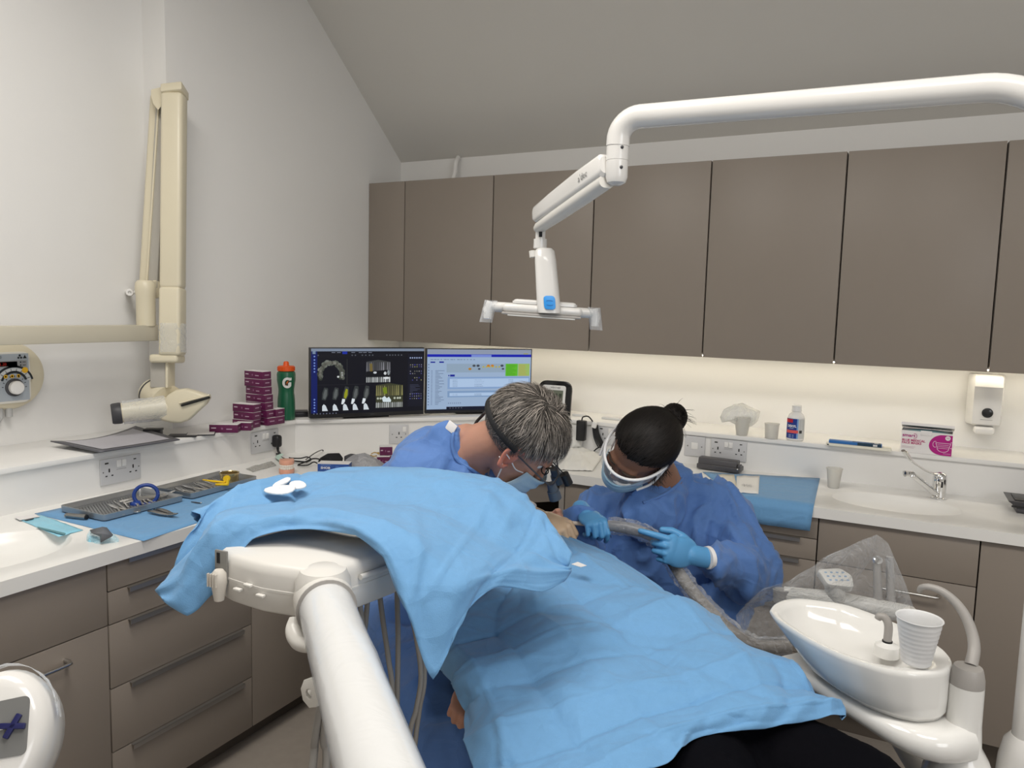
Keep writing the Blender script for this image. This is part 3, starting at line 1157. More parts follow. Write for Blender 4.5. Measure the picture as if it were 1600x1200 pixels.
for k, (x_, y_, l_) in enumerate(((286, 681.5, 'black booklet lying flat beside the black box on left ledge'), (314, 679, 'white covered booklet overlapping the black one beside the maroon cartons'))):
    p = onz(x_, y_, ZL)
    t = thing('booklet', l_, 'booklet', p)
    M = Matrix.Translation(p + Vector((0, 0, .0004))) @ Matrix.Rotation(R((40, 46)[k]), 4, 'Z')
    B().box((-.05, -.03, 0), (.05, .03, .004), .0008, M).to('cover', BLACK, t)
    if k:
        B().box((-.047, -.028, .0041), (.047, .029, .0046), 0, M).to('front_page', WCARD, t)

# ================================================================== monitors
SCR_L0, SCR_L1 = onz(484, 654.5, .94), onz(662, 647, .94)
SCR_R0, SCR_R1 = onz(664.5, 646.5, .94), onz(829, 642.5, .94)


def monitor(label, p0, p1, H):
    t = thing('monitor', label, 'monitor', ((p0 + p1) / 2 - Vector((0, 0, .009))))
    ux = (p1 - p0)
    Wm = ux.length
    ux = ux.normalized()
    n = ux.cross(Vector((0, 0, 1))).normalized()
    M = Matrix((ux, Vector((0, 0, 1)), n)).transposed().to_4x4()
    M.translation = p0
    B().box((0, 0, -.028), (Wm, H, 0), .003, M).to('casing', BLACK, t)
    b = B()
    b.box((Wm * .45, -.006, -.07), (Wm * .55, H * .4, -.0285), .004, M)
    b.box((Wm * .3, -.0088, -.13), (Wm * .7, -.003, -.03), .002, M)
    b.to('stand', BLACKM, t)
    P = Print(p0, ux * Wm, Vector((0, 0, H)), .0006)
    return t, P, M, Wm


t, P, M, Wm = monitor('left monitor showing dark dental x-ray scans', SCR_L0, SCR_L1, .304)
X = lambda x: (x - 92) / (1532 - 92)
Y = lambda y: 1 - (y - 100) / (970 - 100)


def rc(x0, y0, x1, y1, col):
    P.rect(X(x0), Y(y1), X(x1), Y(y0), col)


def el(x, y, a, b_, col, t0=0, t1=360):
    P.ell(X(x), Y(y), a / 1440, b_ / 870, col, 16, t0, t1)


def pg(pts, col):
    P.poly([(X(x), Y(y)) for x, y in pts], col)


rng = random.Random(3)
bgc = srgb(13, 14, 22)
rc(108, 112, 1524, 920, bgc)
P.layer = 2
rc(108, 112, 1524, 146, srgb(120, 132, 150))
rc(108, 146, 180, 905, srgb(14, 26, 88))
rc(120, 140, 160, 178, srgb(130, 150, 170))
rc(480, 148, 540, 180, srgb(24, 44, 150))
rc(180, 180, 1290, 222, srgb(16, 17, 24))
rc(1310, 180, 1510, 860, srgb(18, 20, 32))
rc(535, 240, 541, 555, srgb(50, 52, 50))
rc(180, 556, 830, 560, srgb(40, 40, 44))
P.layer = 3
for x_ in (350, 415, 590, 680, 735, 800):
    rc(x_, 157, x_ + 45, 164, srgb(120, 125, 140))
for x_ in (190, 600, 640, 725, 768, 815, 855, 1035, 1075, 1110, 1145, 1185, 1225):
    el(x_, 195, 9, 9, srgb(80, 84, 92))
for y_ in (208, 250, 288, 322, 358, 395, 735, 772, 805, 840, 880):
    el(146, y_, 10, 10, srgb(110, 135, 200))
for k in range(6):
    el(1342 + k * 29, 232, 9, 10, srgb(150, 165, 200))
for y_ in (322, 348, 405, 435, 490, 520, 700, 728, 760):
    for k in range(6):
        if rng.random() < .8:
            el(1345 + k * 29, y_, 7, 7, srgb(*([rng.randint(60, 150)] * 2 + [rng.randint(90, 170)])))
for y_ in range(580, 690, 18):
    rc(1340, y_, 1360 + rng.randint(20, 120), y_ + 5, srgb(70, 74, 96))
for x_ in range(140, 430, 38):
    el(x_, 912, 8, 8, srgb(90, 95, 110))
# jaw arch
for k in range(60):
    a = R(-20 + 220 * k / 59)
    rr = rng.uniform(.86, 1.12)
    g = rng.randint(50, 120)
    el(345 + 135 * rr * math.cos(a), 430 - 150 * rr * math.sin(a), 22, 22, srgb(g, g + 4, g - 4))
P.layer = 4
for k in range(26):
    a = R(-12 + 200 * k / 25)
    g = rng.randint(70, 130)
    el(345 + 132 * math.cos(a), 430 - 148 * math.sin(a), 14, 16, srgb(g, g, g - 8))
el(430, 460, 14, 12, srgb(200, 205, 205)), el(475, 410, 12, 10, srgb(180, 185, 185)), el(478, 440, 10, 9, srgb(200, 205, 205))
P.layer = 3
# upper right film and lower right film
for (xa, xb, ya, yb, tint, n_) in ((775, 1080, 262, 540, (1, 1, 1.04), 14), (900, 1245, 560, 865, (1.0, 1.0, .72), 16)):
    pg([(xa, ya + 15), ((xa + xb) / 2, ya - 8), (xb, ya + 20), (xb + 5, yb), (xa, yb)], srgb(58 * tint[0], 60 * tint[1], 58 * tint[2]))
P.layer = 4
for (xa, xb, ya, yb, tint, n_) in ((775, 1080, 262, 540, (1, 1, 1.06), 12), (900, 1245, 560, 865, (1.05, 1.02, .66), 14)):
    for k in range(n_):
        x_ = xa + 8 + (xb - xa - 16) * k / (n_ - 1)
        g = rng.randint(60, 130)
        c_ = srgb(min(255, g * tint[0]), min(255, g * tint[1]), min(255, g * tint[2]))
        pg([(x_ - 9, ya + 150), (x_ - 4, ya + 25), (x_ + 6, ya + 20), (x_ + 11, ya + 150)], c_)
        g = rng.randint(110, 190)
        c_ = srgb(g, g + 4, g + 4)
        pg([(x_ - 9, yb - 2), (x_ - 9, yb - 60), (x_, yb - 72), (x_ + 9, yb - 60), (x_ + 8, yb - 2)], c_)
P.layer = 5
pg([(775, 400), (1075, 380), (1080, 470), (775, 470)], srgb(14, 16, 20))
el(885, 415, 22, 14, srgb(215, 220, 225)), el(1015, 425, 18, 20, srgb(225, 230, 232)), el(1060, 415, 18, 34, srgb(200, 210, 215)), el(1030, 485, 38, 14, srgb(215, 220, 222))
pg([(815, 300), (850, 300), (855, 400), (820, 400)], srgb(110, 96, 52))
pg([(985, 610), (1035, 600), (1045, 685), (1000, 690)], srgb(110, 128, 30))
pg([(975, 740), (1010, 715), (1040, 745), (1065, 725), (1095, 770), (1090, 795), (990, 790)], srgb(205, 218, 222))
for x_ in (925, 960, 1140, 1180, 1210):
    el(x_, 745, 14, 14, srgb(180, 186, 170))
# five slices
for k, x_ in enumerate((268, 395, 520, 640, 775)):
    P.layer = 3
    yt = (590, 590, 580, 575, 575)[k]
    pg([(x_ - 35, 740), (x_ - 30, 660), (x_ - 5, yt), (x_ + 40, yt + 10), (x_ + 42, 680), (x_ + 10, 750)], srgb(52, 56, 56))
    P.layer = 4
    pg([(x_ - 20, 720), (x_ - 15, 670), (x_ + 5, 610), (x_ + 28, 620), (x_ + 25, 690), (x_ + 5, 735)], srgb(88, 92, 92) if k != 2 else srgb(140, 145, 30))
    pg([(x_ - 30, 880), (x_ - 30, 820), (x_ - 12, 795), (x_ + 12, 815), (x_ + 38, 880)], srgb(200, 208, 214))
    if k >= 2:
        pg([(x_ - 52, 800), (x_ - 40, 735), (x_ - 5, 740), (x_ - 8, 770), (x_ - 30, 805)], srgb(215, 222, 226))
rc(830, 935, 880, 945, srgb(60, 60, 60))
P.to('screen', SCREEN, t)

t, P, M, Wm = monitor('right monitor showing pale blue patient records behind the grey-haired person', SCR_R0, SCR_R1, .3)
X = lambda x: (x - 108) / (1430 - 108)
Y = lambda y: 1 - (y - 118) / (938 - 118)
rc(122, 128, 1416, 890, srgb(150, 172, 200))
P.layer = 2
rc(122, 128, 1416, 188, srgb(138, 148, 168))
rc(122, 190, 1416, 224, srgb(20, 30, 165))
rc(355, 310, 1090, 420, srgb(140, 160, 180))
rc(370, 478, 1400, 630, srgb(128, 156, 196))
rc(370, 655, 1300, 735, srgb(122, 150, 186))
rc(1088, 310, 1245, 470, srgb(92, 178, 40))
rc(1248, 310, 1400, 470, srgb(150, 180, 96))
rc(360, 855, 1416, 890, srgb(16, 20, 40))
rc(122, 885, 1416, 905, srgb(20, 24, 36))
P.layer = 3
rc(655, 196, 905, 222, srgb(120, 140, 210))
rc(395, 500, 1390, 608, srgb(168, 192, 222))
rc(395, 680, 1290, 720, srgb(168, 192, 222))
rc(160, 282, 216, 298, srgb(18, 30, 140)), rc(265, 280, 320, 298, srgb(18, 30, 140)), rc(398, 446, 455, 472, srgb(18, 30, 140))
rc(1315, 176, 1375, 186, srgb(150, 150, 20))
el(383, 459, 9, 10, srgb(18, 30, 140))
for k in range(24):
    rc(220, 394 + k * 18.5, 240 + rng.randint(15, 90), 399 + k * 18.5, srgb(80, 96, 124))
    rc(170, 394 + k * 18.5, 186, 400 + k * 18.5, srgb(90, 106, 140))
for y_ in range(320, 830, 36):
    el(140, y_, 6, 7, srgb(50, 62, 96))
for x_ in range(160, 720, 40):
    rc(x_, 254, x_ + rng.randint(15, 32), 260, srgb(80, 96, 130))
for y_ in (515, 535, 555, 575, 595):
    rc(430, y_, 490, y_ + 5, srgb(80, 100, 130)), rc(700, y_, 720 + rng.randint(40, 110), y_ + 5, srgb(80, 100, 130)), rc(1130, y_, 1190, y_ + 5, srgb(80, 100, 130))
for y_ in (695, 710):
    rc(430, y_, 490, y_ + 5, srgb(80, 100, 130)), rc(700, y_, 790, y_ + 5, srgb(80, 100, 130))
for y_ in range(322, 466, 14):
    rc(1100, y_, 1110 + rng.randint(60, 120), y_ + 4, srgb(60, 140, 30)), rc(1260, y_, 1270 + rng.randint(50, 110), y_ + 4, srgb(180, 140, 80))
for x_, c_ in ((870, (190, 120, 40)), (920, (190, 120, 40)), (640, (170, 120, 40)), (690, (70, 76, 84)), (740, (60, 66, 80)), (1042, (60, 66, 80))):
    el(x_, 335 if x_ != 640 else 376, 22, 16, srgb(*c_))
for x_ in (755, 1055):
    el(x_, 376, 18, 12, srgb(60, 66, 80))
for x_ in range(790, 1010, 40):
    pg([(x_, 358), (x_ + 18, 335), (x_ + 34, 358)], srgb(180, 170, 60))
for x_ in range(385, 540, 24):
    el(x_, 810, 5, 6, srgb(60, 76, 110))
for x_ in (405, 440, 475, 510, 545):
    el(x_, 872, 8, 7, srgb(90, 96, 110))
P.to('screen', SCREEN, t)
# black dock behind the left monitor
p = onz(466, 652, ZL)
t = thing('dock_box', 'flat black box on ledge at left edge of the left monitor', 'box', p)
M = Matrix.Translation(p + Vector((-.03, .02, .0004))) @ Matrix.Rotation(R(45), 4, 'Z')
B().box((-.05, -.035, 0), (.05, .035, .02), .003, M).box((-.05, -.035, .0205), (.05, .035, .024), .001, M).to('case', BLACK, t)

# ------------------------------------------------------------------ dark-framed digital clock behind the head
p = ony(865, 629, .10)
t = thing('wall_clock', 'black rounded digital clock with white face standing on back ledge', 'clock', p)
M = Matrix((Vector((.985, .05, 0)).normalized(), Vector((0, .12, .99)).normalized(), Vector((.05, -.985, .12)).normalized())).transposed().to_4x4()
M.translation = p
B().prism(rounded([(-.085, -.105), (.085, -.105), (.085, .105), (-.085, .105)], (0, 1, 2, 3), .045), -.02, 0, .004, M).to('frame', mat('gloss_black', (.01, .01, .011), .12), t)
B().prism(rounded([(-.063, -.083), (.058, -.083), (.058, .083), (-.063, .083)], (0, 1, 2, 3), .014), .0005, .004, .001, M).to('face', PLASTIC, t)
P = Print(M @ Vector((0, 0, .004)), M.to_3x3() @ Vector((1, 0, 0)), M.to_3x3() @ Vector((0, 1, 0)))
P.rect(-.052, -.06, .046, .06, (.16, .18, .13))
P.layer = 2
for k in range(4):
    P.rect(-.04 + k * .022, .01, -.026 + k * .022, .045, (.05, .06, .04))
P.text('WEATHER', -.02, .068, .011, (.1, .1, .1))
P.to('display', INK, t)
B().box((-.04, -.1055, -.05), (.04, -.1, -.01), .002, M).to('foot', BLACK, t)
# ================================================================== overhead operating lamp
GLOSS = mat('gloss_white_enamel', (0.70, 0.685, 0.66), 0.18, var=0.005, coat=.3)
UNITW = mat('unit_white_plastic', (0.69, 0.67, 0.63), 0.3, var=0.01)
GREYP = mat('warm_grey_plastic', (0.36, 0.34, 0.32), 0.4)
BLUEP = mat('sky_blue_button', (0.03, 0.28, 0.72), 0.35)

lamp = thing('operating_lamp', 'white dental operating lamp on long overhead pipe arm', 'lamp', dp(1602, 1187, 1.28))
pb_ = dp(1602, 1187, 1.28)
pole_x, pole_y = pb_.x, pb_.y
ztube = dp(1500, 133, 1.215).z
BR = .15
pole_top = Vector((pole_x, pole_y, ztube - BR))
tip = dp(978, 184, 1.5)
tdir = (tip - Vector((pole_x, pole_y, ztube))).normalized()
path = [Vector((pole_x, pole_y, .72)), Vector((pole_x, pole_y, 1.2)), pole_top]
c0 = Vector((pole_x, pole_y, ztube))
for k in range(1, 15):
    a = k / 15 * PI / 2
    path.append(c0 - Vector((0, 0, BR)) * (1 - math.sin(a)) + tdir * BR * (1 - math.cos(a)))
path += [c0 + tdir * BR, c0 + tdir * (BR + .03), c0.lerp(tip, .5), c0.lerp(tip, .8)]
e_ = tip
down = dp(961.5, 262, 1.5)
dn = Vector((0, 0, -1))
path.append(e_ - tdir * .03)
for k in range(1, 9):
    a = k / 9 * PI / 2
    path.append(e_ - tdir * .03 + tdir * .045 * math.sin(a) + dn * .045 * (1 - math.cos(a)))
last = e_ + tdir * .015 + dn * .055
path.append(last)
B().tube(path, .0235, 24).to('pipe_arm', GLOSS, lamp)
jt = last
b = B()
b.lathe([(.0225, 0), (.0225, -.028), (.0215, -.029), (.0225, -.030), (.0225, -.062), (.019, -.072), (.010, -.077)], Matrix.Translation(jt), 28)
b.to('swivel_joint', GLOSS, lamp)
for k, zz_ in enumerate((-.008, -.047)):
    B().ball(jt + Vector((0, 0, zz_)) - FWD * .0215 + RIGHT * .006, .0036, None, 10, 6).to('screw', GREYD, lamp)
s0 = jt + Vector((0, 0, -.048)) - RIGHT * .018
s1 = dp(840, 345, 1.85)
d_ = (s1 - s0).normalized()


def loft(sections, name, m, parent, cap=True, angle=40):
    b = B()
    b.grid(sections, True)
    if cap:
        b.bm.faces.new([b.bm.verts.new(p) for p in sections[0]])
        b.bm.faces.new([b.bm.verts.new(p) for p in sections[-1]])
    return b.to(name, m, parent, doubles=1e-5, angle=angle)


def rrect(c, x, y, a, b_, r=.35, n=5):
    """rounded rectangle section of half sizes a, b"""
    rad = min(a, b_) * r * 2
    out = []
    for (sx, sy, t0) in ((1, 1, 0), (-1, 1, 90), (-1, -1, 180), (1, -1, 270)):
        cx, cy = sx * (a - rad), sy * (b_ - rad)
        for k in range(n + 1):
            t = R(t0 + 90 * k / n)
            out.append(c + x * (cx + rad * math.cos(t)) + y * (cy + rad * math.sin(t)))
    return out


sx_ = d_.cross(Vector((0, 0, 1))).normalized()
sy_ = sx_.cross(d_).normalized()
secs, low = [], []
for t, h, w_ in ((0.0, .017, .017), (0.02, .024, .020), (.3, .026, .021), (.7, .024, .020), (.96, .021, .018), (1.0, .015, .014)):
    c = s0.lerp(s1, t)
    secs.append(rrect(c + sy_ * .012, sx_, sy_, w_, h, .3))
    low.append(rrect(c - sy_ * (.020), sx_, sy_, w_ * .86, h * .55, .45))
loft(secs, 'spring_arm', GLOSS, lamp)
loft(low[1:], 'spring_arm_cover', UNITW, lamp)
Pr = Print(s0 + d_ * .05 + sy_ * .018 - sx_ * 0, d_, sy_)
side = sx_ if sx_.dot(CAM - s0) > 0 else -sx_
Pr.o = s0 + d_ * .092 + sy_ * .004 + side * .0215
Pr.x, Pr.y = -d_, sy_
Pr.n = side
Pr.text("a'dec", 0, 0, .021, (.16, .16, .16), ratio=1.0)
Pr.to('lettering', INK, lamp)
lb = dp(844.5, 366, 1.85)
B().lathe([(.0125, .022), (.0125, -.012), (.0165, -.012), (.0168, -.034), (.015, -.036)], Matrix.Translation(lb), 24).to('lamp_spindle', GLOSS, lamp)
B().box((-.004, -.016, -.008), (.004, -.011, .012), .001, Matrix.Translation(lb) @ Matrix.Rotation(R(27), 4, 'Z')).to('slot', BLACKM, lamp)
Xd = (RIGHT - Vector((0, 0, RIGHT.z))).normalized()
Yd = Vector((0, 0, 1)).cross(Xd).normalized()
bt_, bb_ = dp(851, 388, 1.85), dp(858, 489, 1.83)
ax_ = (bb_ - bt_).normalized()
secs = []
for t, a, c_ in ((0, .018, .014), (.04, .024, .019), (.2, .0265, .021), (.6, .028, .023), (.95, .029, .024), (1, .0275, .0225)):
    secs.append(rrect(bt_.lerp(bb_, t), Xd, Yd, a, c_, .4))
loft(secs, 'lamp_body', GLOSS, lamp)
B().tube([dp(832, 392, 1.85), dp(833, 402, 1.85)], .009, 12).to('hook', UNITW, lamp)
bc_ = dp(858, 473, 1.83) - Yd * .0225
Mb = Matrix((Xd, ax_ * -1, -Yd)).transposed().to_4x4()
Mb.translation = bc_
B().prism(rounded([(-.014, -.017), (.014, -.017), (.014, .017), (-.014, .017)], (0, 1, 2, 3), .009), -.001, .002, .001, Mb).to('button', BLUEP, lamp)
Pq = Print(Mb @ Vector((0, 0, .002)), Mb.to_3x3() @ Vector((1, 0, 0)), Mb.to_3x3() @ Vector((0, 1, 0)), .0004)
Pq.arc(0, .002, .010, .004, .002, (.01, .12, .4), 30, 150, 8)
Pq.arc(0, -.004, .010, .004, .002, (.01, .12, .4), 210, 330, 8)
Pq.to('button_marks', INK, lamp)
# the head: an oval housing on a cross bar with two handles
hc = dp(847, 485, 1.86)
tilt = Matrix.Rotation(R(2.5), 3, Yd)
X2 = tilt @ Xd
Z2 = Yd.cross(X2) * 1
Z2 = X2.cross(Yd).normalized()
Mh = Matrix((X2, Yd, Z2)).transposed().to_4x4()
Mh.translation = hc
b = B()
b.box((-.098, -.035, -.010), (.098, .03, .012), .010, Mh, 3)
b.to('lamp_head', GLOSS, lamp)
b = B()
b.box((-.075, -.028, .008), (.085, .028, .024), .011, Mh, 3)
b.to('head_dome', GLOSS, lamp)
for s in (-1, 1):
    b = B()
    b.tube([Mh @ Vector((s * .07, 0, .001)), Mh @ Vector((s * .122, 0, .001)), Mh @ Vector((s * .134, 0, 0))], [.013, .0125, .012], 16)
    b.tube([Mh @ Vector((s * .128, 0, .012)), Mh @ Vector((s * .134, -.002, -.008)), Mh @ Vector((s * .134, -.004, -.03))], [.011, .0125, .010], 14)
    b.to('handle', GLOSS, lamp)
    rows = []
    for i in range(8):
        t = i / 7
        c = Mh @ Vector((s * (.128 + .010 * t), -.002, .016 - .055 * t))
        rows.append([c + X2 * math.cos(2 * PI * k / 14) * (.016 + .004 * NZ.noise(Vector((k, i, s)))) + Yd * math.sin(2 * PI * k / 14) * .017 for k in range(14)])
    B().grid(rows, True).to('plastic_cover', BAG, lamp)
b = B()
b.box((-.10, -.04, -.016), (.095, .02, -.009), .003, Mh)
b.to('lens_frame', GREYP, lamp)
B().box((-.085, -.042, -.0185), (.08, .012, -.0155), .001, Mh).to('lens', mat('lamp_lens', (.6, .6, .58), .1), lamp)
# base socket of the pole
bs = Vector((pole_x, pole_y, 0))
B().lathe([(.085, 0), (.085, .25), (.06, .45), (.045, .58), (.040, .68), (.034, .713), (.025, .725)], Matrix.Translation(bs), 32).to('pole_base', GLOSS, lamp)

# ================================================================== delivery unit
du = thing('delivery_unit', 'white instrument delivery unit on thick swing arm under the tray sheet', 'dental unit', onz(505, 965, .93))
zb_, zt_ = .93, 1.008
A_, E_, F_ = onz(346, 932, zb_), onz(500, 975, zb_), onz(622, 926, zb_)
fv = (A_ - E_).normalized()
rv = (F_ - E_).normalized()
q = [E_ + fv * .03 + rv * .002, E_, E_ + rv * .03, F_, F_ + rv * .16, F_ + rv * .16 + fv * .10, A_ + rv * .2 + fv * .02, A_ + rv * .06 + fv * .028, A_ + rv * .012 + fv * .026, A_ + rv * .004 + fv * .004, A_ - rv * .008 + fv * -.03, A_.lerp(E_, .5) - rv * .012]
ctr = sum(q, Vector()) / len(q)
secs = []
for s, z in ((.96, 0), (1.0, .004), (1.0, .036), (1.008, .0365), (1.008, .040), (1.0, .0405), (.995, .062), (.97, .074), (.90, .080)):
    secs.append([Vector((ctr.x + (p.x - ctr.x) * s, ctr.y + (p.y - ctr.y) * s, zb_ + z)) for p in q])
dense = []
for row in secs:
    pts = [Vector(p) for p in row] + [row[0]]
    out = []
    n = len(row)
    for i in range(n):
        a, b_, c_, d2 = row[i - 1], row[i], row[(i + 1) % n], row[(i + 2) % n]
        for k in range(5):
            t = k / 5
            cr_ = 0.5 * ((2 * b_) + (c_ - a) * t + (2 * a - 5 * b_ + 4 * c_ - d2) * t * t + (3 * b_ - a - 3 * c_ + d2) * t ** 3)
            out.append(cr_.lerp(b_.lerp(c_, t), .45))
    dense.append(out)
hs = loft(dense, 'console', UNITW, du, angle=50)
# tray plate that carries the blue sheet
tp = [onz(365, 800, 1.035), onz(570, 842, 1.035), onz(690, 800, 1.035), onz(780, 775, 1.035), onz(600, 748, 1.035), onz(440, 752, 1.035)]
tc_ = sum(tp, Vector()) / len(tp)
tp = [tc_ + (p - tc_) * .93 for p in tp]
B().prism(rounded([(p.x, p.y) for p in tp], range(6), .04), 1.026, 1.034, .003).to('tray_plate', STEEL, du)
B().tube([Vector((tc_.x, tc_.y, 1.003)), Vector((tc_.x, tc_.y, 1.027))], .05, 20).to('tray_post', UNITW, du)
# corner recess with a ribbed grey plug
pz = dp(346, 893, 1.246)
rc_dir = (-FWD * .85 - RIGHT * .35)
rc_dir = (rc_dir - Vector((0, 0, rc_dir.z))).normalized()
Mr = Matrix((rc_dir.cross(Vector((0, 0, 1))).normalized() * -1, Vector((0, 0, 1)), rc_dir)).transposed().to_4x4()
Mr.translation = pz
B().box((-.014, -.022, -.004), (.012, .036, .001), .002, Mr).to('corner_recess', mat('recess_grey', (.22, .215, .2), .5), du)
B().box((-.008, .014, .0005), (-.002, .032, .002), 0, Mr).to('socket_slot', BLACKM, du)
pl_ = B()
pl_.lathe([(.008, -.042), (.010, -.03), (.013, -.012), (.012, .004), (.007, .010)], Mr @ Matrix(((1, 0, 0, .002), (0, 0, 1, -.004), (0, 1, 0, .008), (0, 0, 0, 1))), 18)
for k in range(4):
    pl_.box((-.010 + k * .0055, -.02, .018), (-.008 + k * .0055, .002, .0225), 0, Mr)
pl_.to('ribbed_plug', mat('bone_plastic', (.62, .58, .52), .45), du)
for t_ in (.30, .42, .56):
    p = A_.lerp(E_, t_ * .9) - rv * .016 + Vector((0, 0, .040 - .012 * (t_ != .42)))
    B().box((p.x - .008, p.y - .004, p.z - .002), (p.x + .008, p.y + .004, p.z + .003), .0015).to('catch', UNITW, du)
p0_, p1_ = E_.lerp(F_, .45) + Vector((0, 0, .055)), E_.lerp(F_, .95) + Vector((0, 0, .055))
B().tube([p0_ - fv * .006, p1_ - fv * .006], .005, 10).to('side_grip', UNITW, du)
# joint and arm
j0 = dp(505, 928, 1.2)
arm_end = dp(592, 1200, .74)
az = .958
a0 = Vector((j0.x, j0.y, az))
a1 = Vector((arm_end.x, arm_end.y, az + .012))
ad = (a1 - a0).normalized()
a2 = a1 + ad * .30
b = B()
b.lathe([(.034, -.075), (.042, -.06), (.044, 0), (.044, .03), (.036, .048), (.018, .054)], Matrix.Translation(a0), 32)
b.tube([a0 - ad * .012, a0 + ad * .05], [.047, .0455], 32)
b.to('elbow_joint', UNITW, du)
B().tube([a0 + ad * .05, a0.lerp(a1, .5), a1, a2], [.0405, .0405, .0405, .0405], 36).to('swing_arm', GLOSS, du)
B().tube([a0 + ad * .05, a0 + ad * .053], .0462, 32).to('joint_gap', GREYP, du)
rows = []
for i in range(26):
    t = i / 25
    c = (a0 + ad * .055).lerp(a2, t)
    F = frame_from(ad)
    rows.append([c + (F.col[0] * math.cos(2 * PI * k / 30) + F.col[1] * math.sin(2 * PI * k / 30)) * (.0418 + .0022 * max(0, NZ.noise(Vector((k * .45, i * .35, 7))))) for k in range(30)])
B().grid(rows, True).to('barrier_film', film('tight_film', op=.03, bump=.25, scale=14), du)
kb = dp(488, 1082, 1.02)
Mk = frame_from(-FWD * .8 - RIGHT * .6).to_4x4()
Mk.translation = kb
B().lathe([(.012, -.01), (.020, -.008), (.020, .004), (.012, .006), (.007, .006), (.006, .001)], Mk, 8).to('octagon_knob', UNITW, du)
B().tube([kb, a0.lerp(a1, .42) - Vector((0, 0, .02))], .008, 10).to('knob_stem', UNITW, du)
hb = dp(470, 985, 1.17)
B().tube(smooth_path([dp(460, 965, 1.18), dp(459, 985, 1.17), dp(468, 1003, 1.15), dp(485, 1012, 1.12)], 5), [.008 + .006 * math.sin(k / 15 * PI) for k in range(16)], 14).to('position_handle', UNITW, du)
# column under the far end of the arm (below the frame)
B().lathe([(.14, 0), (.14, .03), (.06, .05), (.05, .88), (.052, az + .05), (.03, az + .06)], Matrix.Translation((a2.x, a2.y, 0)), 28).to('support_column', UNITW, du)
# six grey instrument hoses
HOSE = mat('grey_hose', (0.26, 0.245, 0.225), 0.5)
hose_px = [[(561, 948), (567, 985), (575, 1040), (582, 1100)], [(575, 945), (571, 975), (565, 1010), (560, 1060)], [(592, 940), (599, 975), (607, 1030), (613, 1100)],
           [(620, 930), (622, 1000), (621, 1070), (619, 1130)], [(657, 985), (657, 1040), (651, 1105), (639, 1160)], [(665, 985), (663, 1045), (655, 1110), (647, 1180)]]
for k, hp in enumerate(hose_px):
    Dh = 1.27 + .012 * k
    pts = [dp(x_, y_, Dh) for x_, y_ in hp]
    pts[0].z = .940 if k < 4 else .955
    if k >= 4:
        pts[0] = F_ + rv * (.03 + .02 * (k - 4)) - fv * -.01 + Vector((0, 0, .008))
    lowp = pts[-1] + Vector((.0, -.02, -.22))
    back = Vector((a1.x - .08 + .02 * k, a1.y + .1, .45))
    pts += [lowp, lowp.lerp(back, .5) + Vector((0, 0, -.1)), back, Vector((a1.x - .02 + .008 * k, a1.y - .03, az - .046))]
    B().tube(smooth_path(pts, 6), .0046, 10).to('hose', HOSE, du)
for k, hp in enumerate(([(497, 1100), (493, 1150), (488, 1205)], [(500, 1100), (506, 1150), (509, 1210)])):
    pts = [dp(x_, y_, 1.1) for x_, y_ in hp]
    pts[0] = a0.lerp(a1, .3) + Vector((-.01 + .01 * k, 0, -.038))
    pts.append(pts[-1] + Vector((0.05, -.1, -.25)))
    pts.append(Vector((a2.x - .04, a2.y + .04 * k, .3)))
    B().tube(smooth_path(pts, 6), .006, 10).to('supply_hose', HOSE, du)

# ================================================================== blue paper sheets: a folded non-woven draped over things
BLUE = mat('blue_nonwoven', (0.165, 0.385, 0.67), 0.72, var=0.06, vscale=90, bump=.12, scale=500, sheen=.2, transl=.12, crease=(7, .35))


def cr4(a, b_, c_, d2, t, lin):
    v = 0.5 * ((2 * b_) + (c_ - a) * t + (2 * a - 5 * b_ + 4 * c_ - d2) * t * t + (3 * b_ - a - 3 * c_ + d2) * t ** 3)
    return v.lerp(b_.lerp(c_, t), lin)


def refine(row, n, lin):
    out = []
    m = len(row)
    for i in range(m - 1):
        a = row[max(0, i - 1)]
        d2 = row[min(m - 1, i + 2)]
        for k in range(n):
            out.append(cr4(a, row[i], row[i + 1], d2, k / n, lin))
    out.append(row[-1])
    return out


